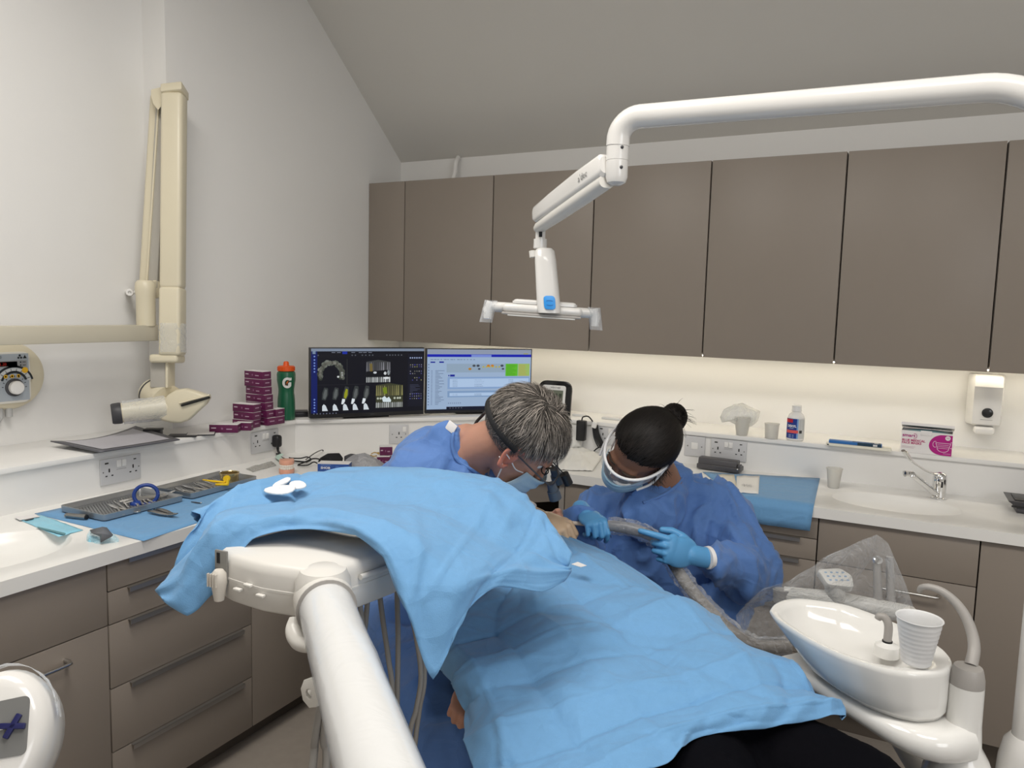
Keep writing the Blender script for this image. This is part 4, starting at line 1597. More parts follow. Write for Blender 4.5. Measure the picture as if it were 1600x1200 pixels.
def sheet(rows, name, nu, nv, lin=.4, folds_u=(), folds_v=(), fold_h=.003, wr=.002, seed=0, thick=.0012, m=None, relax=1, wscale=9, ncr=18):
    rg = random.Random(seed + 50)
    creases = []
    for _ in range(ncr):
        a_ = rg.uniform(0, PI)
        creases.append((math.cos(a_), math.sin(a_), math.cos(a_) * rg.random() + math.sin(a_) * rg.random(), rg.choice((-1, 1, 1)), rg.uniform(.018, .05)))
    def zig(t, fl):
        pts_ = [(0, 0)] + [(a, sg * fold_h * 1.5) for a, sg in fl] + [(1, 0)]
        for (a, ha), (c, hc_) in zip(pts_, pts_[1:]):
            if a <= t <= c:
                return ha + (hc_ - ha) * (t - a) / (c - a)
        return 0
    seg_on = lambda u, v, c0: NZ.noise(Vector((u * 3 + c0 * 17, v * 3, c0 * 9))) > -.05
    R1 = [refine(r, nv, lin) for r in rows]
    cols = [refine([R1[i][j] for i in range(len(R1))], nu, lin) for j in range(len(R1[0]))]
    G = [[cols[j][i].copy() for j in range(len(cols))] for i in range(len(cols[0]))]
    nI, nJ = len(G), len(G[0])
    for _ in range(relax):
        H = [[p.copy() for p in r] for r in G]
        for i in range(1, nI - 1):
            for j in range(1, nJ - 1):
                H[i][j] = G[i][j] * .5 + (G[i - 1][j] + G[i + 1][j] + G[i][j - 1] + G[i][j + 1]) * .125
        G = H
    N = [[None] * nJ for _ in range(nI)]
    for i in range(nI):
        for j in range(nJ):
            du_ = G[min(i + 1, nI - 1)][j] - G[max(i - 1, 0)][j]
            dv_ = G[i][min(j + 1, nJ - 1)] - G[i][max(j - 1, 0)]
            nn = du_.cross(dv_)
            N[i][j] = nn.normalized() if nn.length > 1e-12 else Vector((0, 0, 1))
    for i in range(nI):
        for j in range(nJ):
            u, v = i / (nI - 1), j / (nJ - 1)
            h = zig(u, folds_u) + zig(v, folds_v) * (1 - u ** 5)
            for k, (fu, sg) in enumerate(folds_u):
                d = abs(u - fu - .012 * math.sin(9 * v + k)) * nI
                h += fold_h * .8 * sg * max(0, 1 - d / 1.1)
            for k, (fv_, sg) in enumerate(folds_v):
                d = abs(v - fv_ - .008 * math.sin(7 * u + k)) * nJ
                h += fold_h * .8 * sg * max(0, 1 - d / 1.1) * (1 - u ** 8)
            # gentle pillows between the folds, and crumples
            for (ca, sa, c0, sg, wd) in creases:
                d = u * ca + v * sa - c0
                h += sg * fold_h * 1.1 * max(0, 1 - abs(d) / wd) * (1 if seg_on(u, v, c0) else .25)
            h += wr * NZ.noise(Vector((u * wscale, v * wscale, seed))) + wr * .7 * abs(NZ.noise(Vector((u * wscale * 2.3 + 5, v * wscale * 1.6, seed + 3))))
            G[i][j] = G[i][j] + N[i][j] * h
    o = B().grid(G).to(name, m or BLUE, angle=180, recalc=False)
    o.modifiers.new('t', 'SOLIDIFY').thickness = thick
    bake(o)
    return o, G


def colrows(cols):
    return [[dp(*c[i]) for c in cols] for i in range(len(cols[0]))]


cols = [
    [(304, 810, 1.35), (272, 878, 1.31), (250, 924, 1.29), (255, 937, 1.28)],
    [(328, 797, 1.39), (314, 835, 1.33), (292, 900, 1.28), (293, 962, 1.26)],
    [(362, 777, 1.455), (345, 803, 1.36), (328, 842, 1.285), (322, 938, 1.262)],
    [(405, 758, 1.52), (384, 785, 1.41), (362, 818, 1.30), (345, 915, 1.27)],
    [(440, 748, 1.58), (425, 776, 1.45), (405, 812, 1.32), (392, 842, 1.28)],
    [(475, 741, 1.63), (468, 768, 1.49), (455, 804, 1.32), (452, 828, 1.285)],
    [(530, 735, 1.68), (525, 765, 1.50), (512, 806, 1.30), (505, 829, 1.265)],
    [(620, 737, 1.68), (595, 776, 1.49), (566, 818, 1.25), (556, 837, 1.225)],
    [(690, 746, 1.62), (660, 785, 1.45), (618, 838, 1.23), (598, 872, 1.19)],
    [(740, 752, 1.60), (708, 800, 1.42), (658, 868, 1.21), (622, 930, 1.165)],
    [(782, 761, 1.56), (748, 815, 1.40), (688, 900, 1.20), (641, 974, 1.15)],
    [(812, 776, 1.52), (778, 830, 1.38), (718, 918, 1.19), (675, 1061, 1.14)],
    [(832, 789, 1.5), (806, 842, 1.38), (752, 905, 1.23), (728, 957, 1.19)],
    [(852, 804, 1.47), (836, 850, 1.385), (795, 893, 1.28), (775, 916, 1.25)],
    [(870, 832, 1.445), (860, 866, 1.38), (840, 898, 1.33), (846, 926, 1.31)],
    [(889, 868, 1.41), (891, 882, 1.39), (888, 895, 1.375), (880, 909, 1.36)],
]
rows = colrows(cols)
back = [p + FWD * .05 + Vector((0, 0, -.10 if 2 < i < 14 else -.03)) for i, p in enumerate(rows[0])]
back2 = [p + FWD * .015 + Vector((0, 0, -.018 if 1 < i < 15 else -.008)) for i, p in enumerate(rows[0])]
o, Gt = sheet([back, back2] + rows, 'tray_sheet', 11, 7, .5, [(.46, 1), (.62, -1), (.8, 1)], [(.16, 1), (.33, -1), (.5, 1), (.66, 1), (.82, -1)], .005, .005, 2, relax=4, wscale=9)
tag(o, 'light blue paper sheet draped over the instrument tray, hanging in pointed corners', 'sheet')

# gauze swabs
GZ = mat('white_gauze', (.86, .84, .82), .9, bump=.25, scale=220)
for k, (pp, l_) in enumerate((([(403, 763), (441, 748), (458, 749), (452, 757), (430, 765), (408, 767)], 'white gauze swab lying on top of the others on the tray sheet'),
                              ([(409, 768), (430, 763), (463, 761), (463, 768), (452, 775), (430, 776), (414, 773)], 'white gauze swab in front of the pair on the tray sheet'),
                              ([(450, 757), (470, 754), (480, 761), (479, 765), (463, 769), (452, 764)], 'white gauze swab poking out at right of the swab pile'))):
    Dg = (1.49, 1.46, 1.475)[k]
    b = B()
    P3 = [dp(x_, y_, Dg + (768 - y_) * .0035) for x_, y_ in pp]
    cc = sum(P3, Vector()) / len(P3)
    lay = []
    for s, h in ((.85, 0), (1.0, .001), (1.0, .0035), (.97, .0055), (.6, .0062), (.05, .0065)):
        lay.append([cc + (p - cc) * s + Vector((0, 0, h + .001 + .0004 * k)) for p in P3])
    b.grid(lay, True)
    t = thing('gauze_swab', l_, 'gauze', cc, 'gauze swabs on the tray sheet')
    o = b.to('gauze_pad', GZ, t, angle=80)
    subsurf(o, 1)
    bake(o)

# ================================================================== the sheet over the patient
prow = [
    [(768, 955, 1.78), (800, 905, 1.76), (830, 872, 1.85), (850, 857, 1.91), (868, 845, 1.97), (884, 836, 2.0), (893, 862, 2.03)],
    [(688, 1036, 1.55), (710, 993, 1.52), (800, 958, 1.57), (890, 924, 1.63), (960, 903, 1.70), (1006, 894, 1.79), (1012, 940, 1.82)],
    [(716, 1072, 1.43), (745, 1050, 1.39), (850, 1010, 1.425), (950, 980, 1.47), (1060, 950, 1.545), (1134, 981, 1.555), (1140, 1035, 1.58)],
    [(727, 1150, 1.29), (778, 1122, 1.265), (900, 1080, 1.295), (1030, 1045, 1.335), (1150, 1024, 1.385), (1232, 1037, 1.425), (1236, 1080, 1.45)],
    [(742, 1215, 1.18), (815, 1208, 1.15), (950, 1150, 1.185), (1080, 1110, 1.235), (1200, 1084, 1.29), (1288, 1084, 1.345), (1292, 1108, 1.365)],
    [(768, 1300, 1.08), (850, 1280, 1.06), (1030, 1196, 1.115), (1090, 1153, 1.20), (1190, 1139, 1.235), (1313, 1118, 1.30), (1313, 1122, 1.302)],
]
rows = [[dp(*c) for c in r] for r in prow]
o, Gp = sheet(rows, 'patient_sheet', 24, 20, .1, [(.12, 1), (.25, -1), (.38, 1), (.5, -1), (.64, 1), (.76, -1), (.88, 1)], [(.17, 1), (.28, -1), (.40, 1), (.52, -1), (.66, 1), (.8, -1)], .0045, .006, 11, relax=3, wscale=6)
tag(o, 'large blue paper sheet with fold creases covering the reclined patient', 'sheet')
t = tag(B().prism([(0, 0), (.026, -.001), (.030, .016), (.002, .022)], 0, .0012, 0, Matrix.Translation(dp(893, 882, 1.69)) @ Matrix.Rotation(R(-12), 4, 'Z')).to('sticker', WCARD), 'small white adhesive label on upper edge of the patient sheet', 'label')

# ================================================================== spittoon
sp = thing('spittoon', 'white oval dental spittoon bowl on curved support arm', 'spittoon', onz(1345, 1003, .83))
PORC = mat('white_porcelain', (0.80, 0.79, 0.76), 0.12, var=0.005, coat=.4)
zr = .83
rim_px = [(1202, 956), (1208, 947), (1223, 940), (1245, 937), (1270, 939), (1298, 943), (1327, 949), (1372, 965), (1420, 986), (1467, 1013), (1483, 1028), (1488, 1038), (1483, 1048), (1467, 1054), (1429, 1056), (1400, 1052), (1372, 1046), (1340, 1036), (1308, 1024), (1275, 1008), (1245, 991), (1213, 969)]
rim = refine([onz(x_, y_, zr) for x_, y_ in rim_px] + [onz(*rim_px[0], zr)], 3, .1)[:-1]
rcen = sum(rim, Vector()) / len(rim)
near = onz(1420, 1028, zr)
near.z = 0


def ring(s, z, toward=0.0, src=rim):
    c = rcen.lerp(Vector((near.x, near.y, 0)), toward)
    return [Vector((c.x + (p.x - rcen.x) * s, c.y + (p.y - rcen.y) * s, z)) for p in src]


outer = [ring(.40, zr - .088, .62), ring(.66, zr - .086, .5), ring(.76, zr - .074, .4), ring(.84, zr - .05, .27), ring(.93, zr - .025, .12), ring(.99, zr - .006, .02), ring(1.0, zr, 0), ring(.985, zr + .004, 0), ring(.95, zr + .004, 0),
         ring(.86, zr + .001, -.06), ring(.80, zr - .006, -.12), ring(.74, zr - .02, -.14), ring(.62, zr - .038, -.14), ring(.42, zr - .05, -.1), ring(.2, zr - .056, -.05), ring(.05, zr - .058, 0)]
loft(outer, 'bowl', PORC, sp, angle=60)
# spout in the bowl
sb = onz(1386, 1008, zr - .012)
B().lathe([(.022, -.02), (.021, 0), (.012, .004), (.010, .006)], Matrix.Translation(sb), 20).to('spout_boss', PORC, sp)
B().lathe([(.009, 0), (.009, .003)], Matrix.Translation(sb + Vector((0, 0, .006))), 16).to('spout_seal', BLACKM, sp)
q0 = sb + Vector((0, 0, .008))
B().tube(smooth_path([q0, q0 + Vector((0, 0, .028)), q0 + Vector((-.006, .002, .042)), q0 + Vector((-.016, .002, .044)), q0 + Vector((-.019, .002, .038))], 5), [.0075] * 10 + lerp_list([.0075, .006], 11), 14).to('spout', GREYP, sp)
# support arm, post, cup-filler arch
zs = zr - .089
up_px = [(1256, 1036), (1310, 1070), (1372, 1109), (1430, 1133), (1476, 1131), (1540, 1150), (1548, 1185), (1500, 1196), (1455, 1172), (1400, 1140), (1340, 1098), (1268, 1056)]
sa = [onz(x_, y_, zs - .012) for x_, y_ in up_px]
far = (sa[0] - sa[4]).normalized()
lat = Vector((-far.y, far.x, 0))
pc = onz(1507, 1110, zs + .02)
c_line = [onz(1262, 1046, zs - .012) + FWD * .06, onz(1330, 1086, zs - .014) + FWD * .055, onz(1400, 1128, zs - .016) + FWD * .04, onz(1462, 1162, zs - .02) + FWD * .03, Vector((pc.x, pc.y, zs - .03))]
c_line = smooth_path(c_line, 6)
secs = []
for i, c in enumerate(c_line):
    t = i / (len(c_line) - 1)
    a = c_line[min(i + 1, len(c_line) - 1)] - c_line[max(i - 1, 0)]
    x_ = a.cross(Vector((0, 0, 1))).normalized()
    wdt = .05 + .012 * math.sin(t * PI) - .012 * t
    secs.append(rrect(c + Vector((0, 0, -.002)), x_, Vector((0, 0, 1)), wdt, .014 + .02 * t * t, .45))
loft(secs, 'support_arm', PORC, sp, angle=60)
post = Vector((pc.x, pc.y, 0))
zp = dp(1507, 1068, 1.22).z
Dp = (pc - CAM).dot(FWD)
zt2, zt1, zt0 = dp(1508, 1067, Dp).z, dp(1509, 1038, Dp).z, dp(1507, 1165, Dp).z
rp = 24.5 * Dp / FPX
B().lathe([(.06, zt0 - .09), (.056, zt0 - .055), (.042, zt0 - .02), (rp * 1.12, zt0), (rp * 1.02, zt0 + .04), (rp, zt2)], Matrix.Translation(post), 32).to('post', PORC, sp)
B().lathe([(rp, zt2 + .0004), (rp * .98, zt2 + .012), (rp * .86, zt1 - .004), (rp * .80, zt1), (rp * .3, zt1 + .001)], Matrix.Translation(post), 32).to('post_collar', GREYP, sp)
ap = [(1517, 1040), (1522, 1015), (1519, 990), (1508, 962), (1492, 940), (1472, 924), (1452, 917), (1440, 918), (1437, 923)]
apt = smooth_path([dp(x_, y_, Dp + .0 + .012 * i) for i, (x_, y_) in enumerate(ap)], 5)
B().tube(apt, lerp_list([.0105, .0095, .0085, .007, .0055, .005], len(apt)), 16).to('cup_filler', GREYP, sp)
B().lathe([(.07, 0), (.07, .3), (.055, .5), (.06, zt0 - .085)], Matrix.Translation(post), 28).to('pedestal', PORC, sp)
# plastic cup
cpos = onz(1431, 1036, zr + .006)
t = thing('plastic_cup', 'white ribbed plastic cup standing on spittoon rim', 'cup', cpos)
Dc = (cpos - CAM).dot(FWD)
r1, r0 = 33 * Dc / FPX, 20.5 * Dc / FPX
hcup = .082
prof = [(r0 * .9, 0), (r0, .002)]
for k in range(9):
    z = .004 + k * (hcup - .01) / 9
    rr = r0 + (r1 - r0) * z / hcup
    prof += [(rr, z), (rr + .0005, z + .003), (rr + .0004, z + .006)]
prof += [(r1 - .001, hcup - .003), (r1 + .001, hcup - .001), (r1 + .0005, hcup), (r1 - .0015, hcup - .001)]
prof += [(r1 - .0022 - (r1 - r0) * k / 8, hcup - .002 - (hcup - .004) * k / 8) for k in range(9)]
B().lathe(prof, Matrix.Translation(cpos), 40, True, True).to('cup_wall', mat('cup_plastic', (.86, .86, .86), .35, transl=.25), t)

# ================================================================== assistant's instrument holder beneath a clear bag
ah = thing('assistant_holder', 'white assistant instrument holder with keypad under a clear bag', 'dental unit', dp(1330, 940, 1.62))
Da = 1.74
kc = dp(1306, 901, Da)
n_ = (-FWD * .55 + Vector((0, 0, .85))).normalized()
x_ = (RIGHT - n_ * RIGHT.dot(n_)).normalized()
y_ = n_.cross(x_)
Mk = Matrix((x_, y_, n_)).transposed().to_4x4()
Mk.translation = kc
B().prism(rounded([(-.036, .022), (-.026, -.022), (.032, -.030), (.040, .004), (.020, .026)], range(5), .009), -.018, 0, .002, Mk, 2).to('keypad_head', UNITW, ah)
P = Print(Mk @ Vector((0, 0, 0)), x_, y_, .0005)
for i in range(3):
    for j in range(4):
        P.ell(-.020 + j * .0135 + i * .002, .012 - i * .011, .0035, .0022, (.25, .38, .55), 10)
P.to('keys', INK, ah)
B().tube([kc - n_ * .014, dp(1305, 925, Da + .01), dp(1310, 945, Da + .02)], [.024, .022, .022], 20).to('keypad_neck', UNITW, ah)
B().tube(smooth_path([dp(1225, 930, Da + .05), dp(1290, 936, Da + .02), dp(1340, 944, Da + .01), dp(1420, 960, Da - .03)], 5), .0205, 20).to('holder_bar', UNITW, ah)
B().tube([dp(1222, 921, Da + .05), dp(1222, 940, Da + .05)], .021, 18).to('bar_end', GREYP, ah)
for xx, tp_, nm in ((1372, 876, 'suction_holder'), (1392, 870, 'syringe_holder')):
    B().tube([dp(xx, 940, Da), dp(xx - 1, 905, Da), dp(xx - 2, tp_, Da)], [.010, .009, .008], 14).to(nm, GREYP, ah)
B().lathe([(.010, 0), (.010, .008), (.005, .009)], Matrix.Translation(dp(1370, 876, Da)) @ frame_from(-FWD + Vector((0, 0, .6))).to_4x4(), 16).to('holder_socket', CHROME, ah)
B().tube(smooth_path([dp(1418, 958, Da - .03), dp(1440, 990, Da - .03), Vector((post.x, post.y, .66)) + FWD * .25, Vector((post.x, post.y, .55))], 6), .02, 16).to('holder_link', UNITW, ah)
# the bag
bagp = [(1370, 836, Da + .0), (1345, 846, Da - .05), (1285, 872, Da - .07), (1268, 885, Da - .07), (1225, 912, Da - .06), (1186, 925, Da + .0), (1150, 962, Da + .06), (1160, 1010, Da + .05), (1205, 1025, Da + .05), (1260, 995, Da + .04), (1330, 985, Da + .03), (1400, 970, Da + .0), (1430, 958, Da - .0), (1412, 905, Da - .03), (1388, 850, Da - .02)]


def bagmesh(px, centre, depth, name, m, parent, seed, amp=.014, rings_=9):
    """a crumpled film pillow: front and back skins joined along the outline"""
    OL = refine([dp(*p) for p in px] + [dp(*px[0])], 4, .7)[:-1]
    cc = dp(*centre)
    b = B()
    for sgn in (-1, 1):
        lay = []
        for k in range(rings_):
            s = 1 - k / (rings_ - .999)
            row = []
            for j, p in enumerate(OL):
                q = cc + (p - cc) * s
                h = depth * (1 - s ** 2.2) ** .7
                nn = NZ.noise(Vector((q.x * 22, q.y * 22, q.z * 22 + seed + sgn)))
                n2 = abs(NZ.noise(Vector((q.x * 50, q.y * 50 + 3, q.z * 40 + seed))))
                row.append(q + FWD * sgn * (h + (amp * nn + amp * .8 * n2) * (1 if k else 0)) + UP * amp * .5 * nn * (1 if k else .6))
            lay.append(row)
        b.grid(lay, True)
    return b.to(name, m, parent, doubles=1e-5, angle=40)


BAG2 = film('creased_clear_bag', op=.05, rough=.10, bump=1.0, scale=30)
t = thing('clear_bag', 'clear crumpled plastic bag draped over the keypad and suction holders', 'bag', dp(1300, 960, Da))
bagmesh(bagp, (1300, 925, Da - .0), .055, 'bag_film', BAG2, t, 4)

# ================================================================== white housing in the lower left corner
lh = thing('corner_housing', 'white rounded equipment housing with blue cross valve at lower left corner', 'dental unit', dp(-20, 1165, .78))
Dl = .78
c = dp(-16, 1160, Dl)
nv = (-FWD * .80 + RIGHT * .25 + Vector((0, 0, .45))).normalized()
xv = (RIGHT - nv * RIGHT.dot(nv)).normalized()
yv = nv.cross(xv)
Ml = Matrix((xv, yv, nv)).transposed().to_4x4()
Ml.translation = c
B().lathe([(.046, -.09), (.055, -.06), (.057, -.02), (.053, .004), (.047, .011), (.040, .0140), (.01, .0142)], Ml, 40, sy=1.3).to('housing', GLOSS, lh)
Ri = Ml @ Matrix.Translation((.018, .014, 0.0150)) @ Matrix.Rotation(R(10), 4, 'Z') @ Matrix.Diagonal((1.4, 1.45, 1, 1))
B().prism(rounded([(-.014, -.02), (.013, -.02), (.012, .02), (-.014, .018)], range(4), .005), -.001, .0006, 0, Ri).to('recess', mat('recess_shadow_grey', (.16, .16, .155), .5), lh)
b = B()
b.box((-.0085, -.002, .001), (.0085, .002, .006), .0008, Ri @ Matrix.Translation((.003, .0, 0)) @ Matrix.Rotation(R(62), 4, 'Z'))
b.box((-.0085, -.002, .001), (.0085, .002, .006), .0008, Ri @ Matrix.Translation((.003, 0, 0)) @ Matrix.Rotation(R(-8), 4, 'Z'))
b.to('cross_valve', mat('navy_plastic', (.01, .012, .08), .4), lh)
B().box((-.012, -.0015, .001), (-.003, .0025, .005), .0008, Ri).to('valve_stem', PLASTIC, lh)
rows = []
for i in range(10):
    a = R(20 + i * 11)
    rows.append([Ml @ (Vector((.060 * math.cos(a), .060 * 1.3 * math.sin(a), -.02 + .012 * j - .002 * j * j)) * (1 + .03 * NZ.noise(Vector((i * .8, j * 1.1, 2))))) for j in range(6)])
B().grid(rows).to('film_edge', BAG, lh)
B().tube([c - nv * .08, c - nv * .1 + Vector((-.03, -.02, -.25)), Vector((c.x - .05, c.y - .04, .0))], [.03, .028, .05], 18).to('stem', GLOSS, lh)
# ================================================================== people
def blob(name, prims, voxel, m, parent=None, smooth=4, label=None, fac=.5, post=None):
    """one continuous surface grown over tapered limbs and ellipsoids"""
    b = B()
    for p in prims:
        if p[0] == 'c':                       # tapered limb
            _, a, c, r0, r1 = p[:5]
            fl = p[5] if len(p) > 5 else None
            a, c = Vector(a), Vector(c)
            n = 7
            pts = [a.lerp(c, k / (n - 1)) for k in range(n)]
            rr = [r0 + (r1 - r0) * k / (n - 1) for k in range(n)]
            dd = (c - a).normalized()
            e0 = [a - dd * r0 * s for s in (.98, .8, .45)]
            e1 = [c + dd * r1 * s for s in (.45, .8, .98)]
            f0 = [r0 * math.sqrt(1 - s * s) for s in (.98, .8, .45)]
            f1 = [r1 * math.sqrt(1 - s * s) for s in (.45, .8, .98)]
            b.tube(e0 + pts + e1, f0 + rr + f1, 18, flat=fl, up=p[6] if len(p) > 6 else None)
        else:                                 # ellipsoid
            _, c, r, M = p
            b.ball(c, r, M, 24, 16)
    o = b.to(name, m, parent, label=label)
    md = o.modifiers.new('r', 'REMESH')
    md.mode = 'VOXEL'
    md.voxel_size = voxel
    md.use_smooth_shade = True
    if smooth:
        s = o.modifiers.new('s', 'SMOOTH')
        s.factor = fac
        s.iterations = smooth
    bake(o)
    if not o.data.materials:
        o.data.materials.append(m)
    for p in o.data.polygons:
        p.use_smooth = True
        p.material_index = 0
    return o


def wrinkle(o, amp, sc, seed, stretch=(1, 1, 1), amp2=None, mask=None):
    me = o.data
    M = o.matrix_basis
    ns = [v.normal.copy() for v in me.vertices]
    for v, n in zip(me.vertices, ns):
        p = v.co
        q = Vector((p.x * stretch[0], p.y * stretch[1], p.z * stretch[2])) * sc
        w0 = q * .6 + Vector((seed, 0, 0))
        wv = Vector((NZ.noise(w0), NZ.noise(w0 + Vector((31.7, 5.3, 9.1))), NZ.noise(w0 + Vector((7.9, 41.3, 17.7))))) * .9
        a = NZ.noise(q + wv + Vector((seed, 3, 1)))
        c_ = NZ.noise(q * 2.1 + wv * 2 + Vector((1, seed, 5)))
        h = amp * (1.3 * (1 - min(1, 2.8 * abs(a))) ** 1.6 - .35) + (amp2 if amp2 is not None else amp * .45) * (1.3 * (1 - min(1, 2.8 * abs(c_))) ** 1.6 - .3)
        if mask:
            h *= mask(p)
        v.co = p + n * h
    me.update()


def basis(x, u):
    """matrix whose columns are person-right, forward, up given forward x and up u"""
    f = Vector(x).normalized()
    u = Vector(u)
    u = (u - f * u.dot(f)).normalized()
    r = f.cross(u)
    return Matrix((r, f, u)).transposed()


def img(x, y, z):
    """direction: right, up and toward the viewer, in the room"""
    return RIGHT * x + UP * y - FWD * z


def head_prims(M, neck_to, s=1.0, nose=1.0, jaw=1.0):
    T = lambda x, y, z: M @ Vector((x * s, y * s, z * s))
    m3 = M.to_3x3()
    P_ = [('e', T(0, -.014, .022), (.075 * s, .097 * s, .084 * s), m3),
          ('e', T(0, .026, -.030), (.063 * s * jaw, .064 * s, .080 * s), m3),
          ('e', T(0, .045, -.085), (.043 * s * jaw, .042 * s, .032 * s), m3),
          ('c', T(0, .088, .002), T(0, .106 * nose, -.034), .008 * s, .013 * s),
          ('e', T(0, .106 * nose, -.036), (.016 * s, .010 * s, .009 * s), m3),
          ('e', T(0, .074, .020), (.052 * s, .020 * s, .010 * s), m3),
          ('e', T(.036, .062, -.032), (.024 * s, .024 * s, .02 * s), m3),
          ('e', T(-.036, .062, -.032), (.024 * s, .024 * s, .02 * s), m3),
          ('e', T(0, .086, -.062), (.023 * s, .010 * s, .010 * s), m3),
          ('c', T(0, -.030, -.055), neck_to, .054 * s, .060 * s)]
    return P_


def ears(M, s, sk, parent):
    for sg in (-1, 1):
        b = B()
        c = [(0, .012, .030), (0, -.008, .034), (0, -.020, .022), (0, -.020, .004), (0, -.012, -.014), (0, -.002, -.030), (0, .008, -.032), (0, .012, -.02)]
        pts = smooth_path([M @ Vector(((sg * .074 + sg * (.012 if y < 0 else .003)) * s, (y - .004) * s, (z - .016) * s)) for _, y, z in c], 5)
        b.tube(pts, lerp_list([.004, .0055, .0055, .005, .005, .0065, .007, .004], len(pts)), 10)
        b.ball(M @ Vector((sg * .077 * s, -.004 * s, -.016 * s)), (.006 * s, .014 * s, .026 * s), M.to_3x3() @ Matrix.Rotation(R(sg * -14), 3, 'Z'), 14, 10)
        b.to('ear', sk, parent)


def eyes(M, s, parent):
    for sg in (-1, 1):
        e = B().ball(M @ Vector((sg * .031 * s, 0.066 * s, .003 * s)), .0108 * s, None, 14, 10).to('eye', mat('eye_white', (.75, .73, .7), .2), parent)
        B().ball(M @ Vector((sg * .031 * s, 0.0745 * s, .001 * s)), (.0055 * s, .003 * s, .0055 * s), M.to_3x3(), 12, 8).to('iris', mat('dark_iris', (.03, .018, .01), .15), e)
        B().tube(smooth_path([M @ Vector((sg * x * s, y * s, z * s)) for x, y, z in ((.014, .092, .019), (.030, .093, .026), (.050, .078, .020))], 4), .0035 * s, 8, flat=(1, .7)).to('eyebrow', mat('brow_hair', (.05, .035, .025), .8), parent)


class StrandMesh:
    def __init__(self):
        self.v, self.f, self.c = [], [], []

    def add(self, pts, w, col, side):
        k = len(self.v)
        n = len(pts)
        for i, p in enumerate(pts):
            t = i / (n - 1)
            tg = (pts[min(i + 1, n - 1)] - pts[max(i - 1, 0)])
            sd = tg.cross(side)
            sd = sd.normalized() if sd.length > 1e-9 else Vector((1, 0, 0))
            ww = w * (1 - .75 * t * t)
            self.v += [p - sd * ww, p + sd * ww]
        for i in range(n - 1):
            self.f.append((k + 2 * i, k + 2 * i + 1, k + 2 * i + 3, k + 2 * i + 2))
            self.c.append(col)

    def to(self, name, m, parent):
        me = bpy.data.meshes.new(name)
        me.from_pydata([tuple(p) for p in self.v], [], self.f)
        at = me.color_attributes.new('Col', 'FLOAT_COLOR', 'CORNER')
        buf = []
        for f, c in zip(self.f, self.c):
            buf += [c[0], c[1], c[2], 1] * 4
        at.data.foreach_set('color', buf)
        me.materials.append(m)
        for p in me.polygons:
            p.use_smooth = True
        o = bpy.data.objects.new(name, me)
        C.objects.link(o)
        o['kind'] = 'stuff'
        set_parent(o, parent)
        return o


# ------------------------------------------------------------------ hands
def hand_prims(M, side, curls, thumb, s=1.0, spread=1.0):
    """M: x to the knuckles, z out of the back of the hand; side +1 for a right hand (index towards +y)"""
    m3 = M.to_3x3()
    T = lambda v: M @ Vector((v[0] * s, v[1] * s * side, v[2] * s))
    P_ = [('c', T((-.035, 0, 0)), T((.01, 0, 0)), .027 * s, .026 * s, (1, .78), m3.col[2]),
          ('e', T((.048, 0, 0)), (.050 * s, .040 * s, .0155 * s), m3),
          ('e', T((.072, .004, .001)), (.026 * s, .040 * s, .0135 * s), m3),
          ('e', T((.03, .022, -.006)), (.03 * s, .02 * s, .016 * s), m3)]
    bases = [(.088, .028, .002), (.093, .0095, .004), (.089, -.010, .002), (.080, -.028, -.001)]
    lens = [.074, .082, .076, .060]
    rads = [.0088, .0090, .0086, .0076]
    sp = [5, 1, -3, -8]
    for k in range(4):
        p = Vector(bases[k])
        ang = 0
        st = Vector((p.x - .03, p.y * .85, p.z - .002))
        P_.append(('c', T(st), T(p), rads[k] * 1.05 * s, rads[k] * 1.08 * s))
        for j, fr in enumerate((.45, .30, .25)):
            ang += curls[k][j]
            d = Vector((math.cos(R(ang)), math.sin(R(sp[k] * spread)) * math.cos(R(min(ang, 80))), -math.sin(R(ang)))).normalized()
            q = p + d * lens[k] * fr
            r0 = rads[k] * (1.04, .96, .9)[j]
            r1 = rads[k] * (.98, .92, .80)[j]
            P_.append(('c', T(p), T(q), r0 * s, r1 * s))
            p = q
    t0 = Vector((.012, .022, -.006))
    for j in range(3):
        q = Vector(thumb[j])
        P_.append(('c', T(t0), T(q), (.0135, .0115, .0102)[j] * s, (.0115, .0105, .0085)[j] * s))
        t0 = q
    return P_


SKIN1 = mat('ruddy_skin', (0.52, 0.27, 0.19), 0.5, var=.08, vscale=25, sub=.12, bump=.05, scale=300)
SKIN2 = mat('brown_skin', (0.25, 0.125, 0.08), 0.48, var=.08, vscale=25, sub=.1, bump=.05, scale=300)
GOWN = mat('blue_gown_cloth', (0.092, 0.205, 0.50), 0.72, var=.05, vscale=60, bump=.06, scale=400, sheen=.2, crease=(8, .55))
GOWND = mat('navy_inner_cloth', (0.03, 0.085, 0.26), 0.7)
GLOVE = mat('blue_nitrile', (0.10, 0.33, 0.62), 0.38, var=.04, vscale=40)
LATEX = mat('beige_latex', (0.62, 0.45, 0.30), 0.4)
MASKM = mat('mask_blue', (0.46, 0.70, 0.86), 0.75, var=.04, bump=.1, scale=260)
HAIRM = mat('hair_strands', (1, 1, 1), 0.5, attr=True, spec=.3)
HAIRD = mat('hair_under', (0.03, 0.028, 0.026), 0.7)


def world(x, y, d):
    return dp(x, y, d)


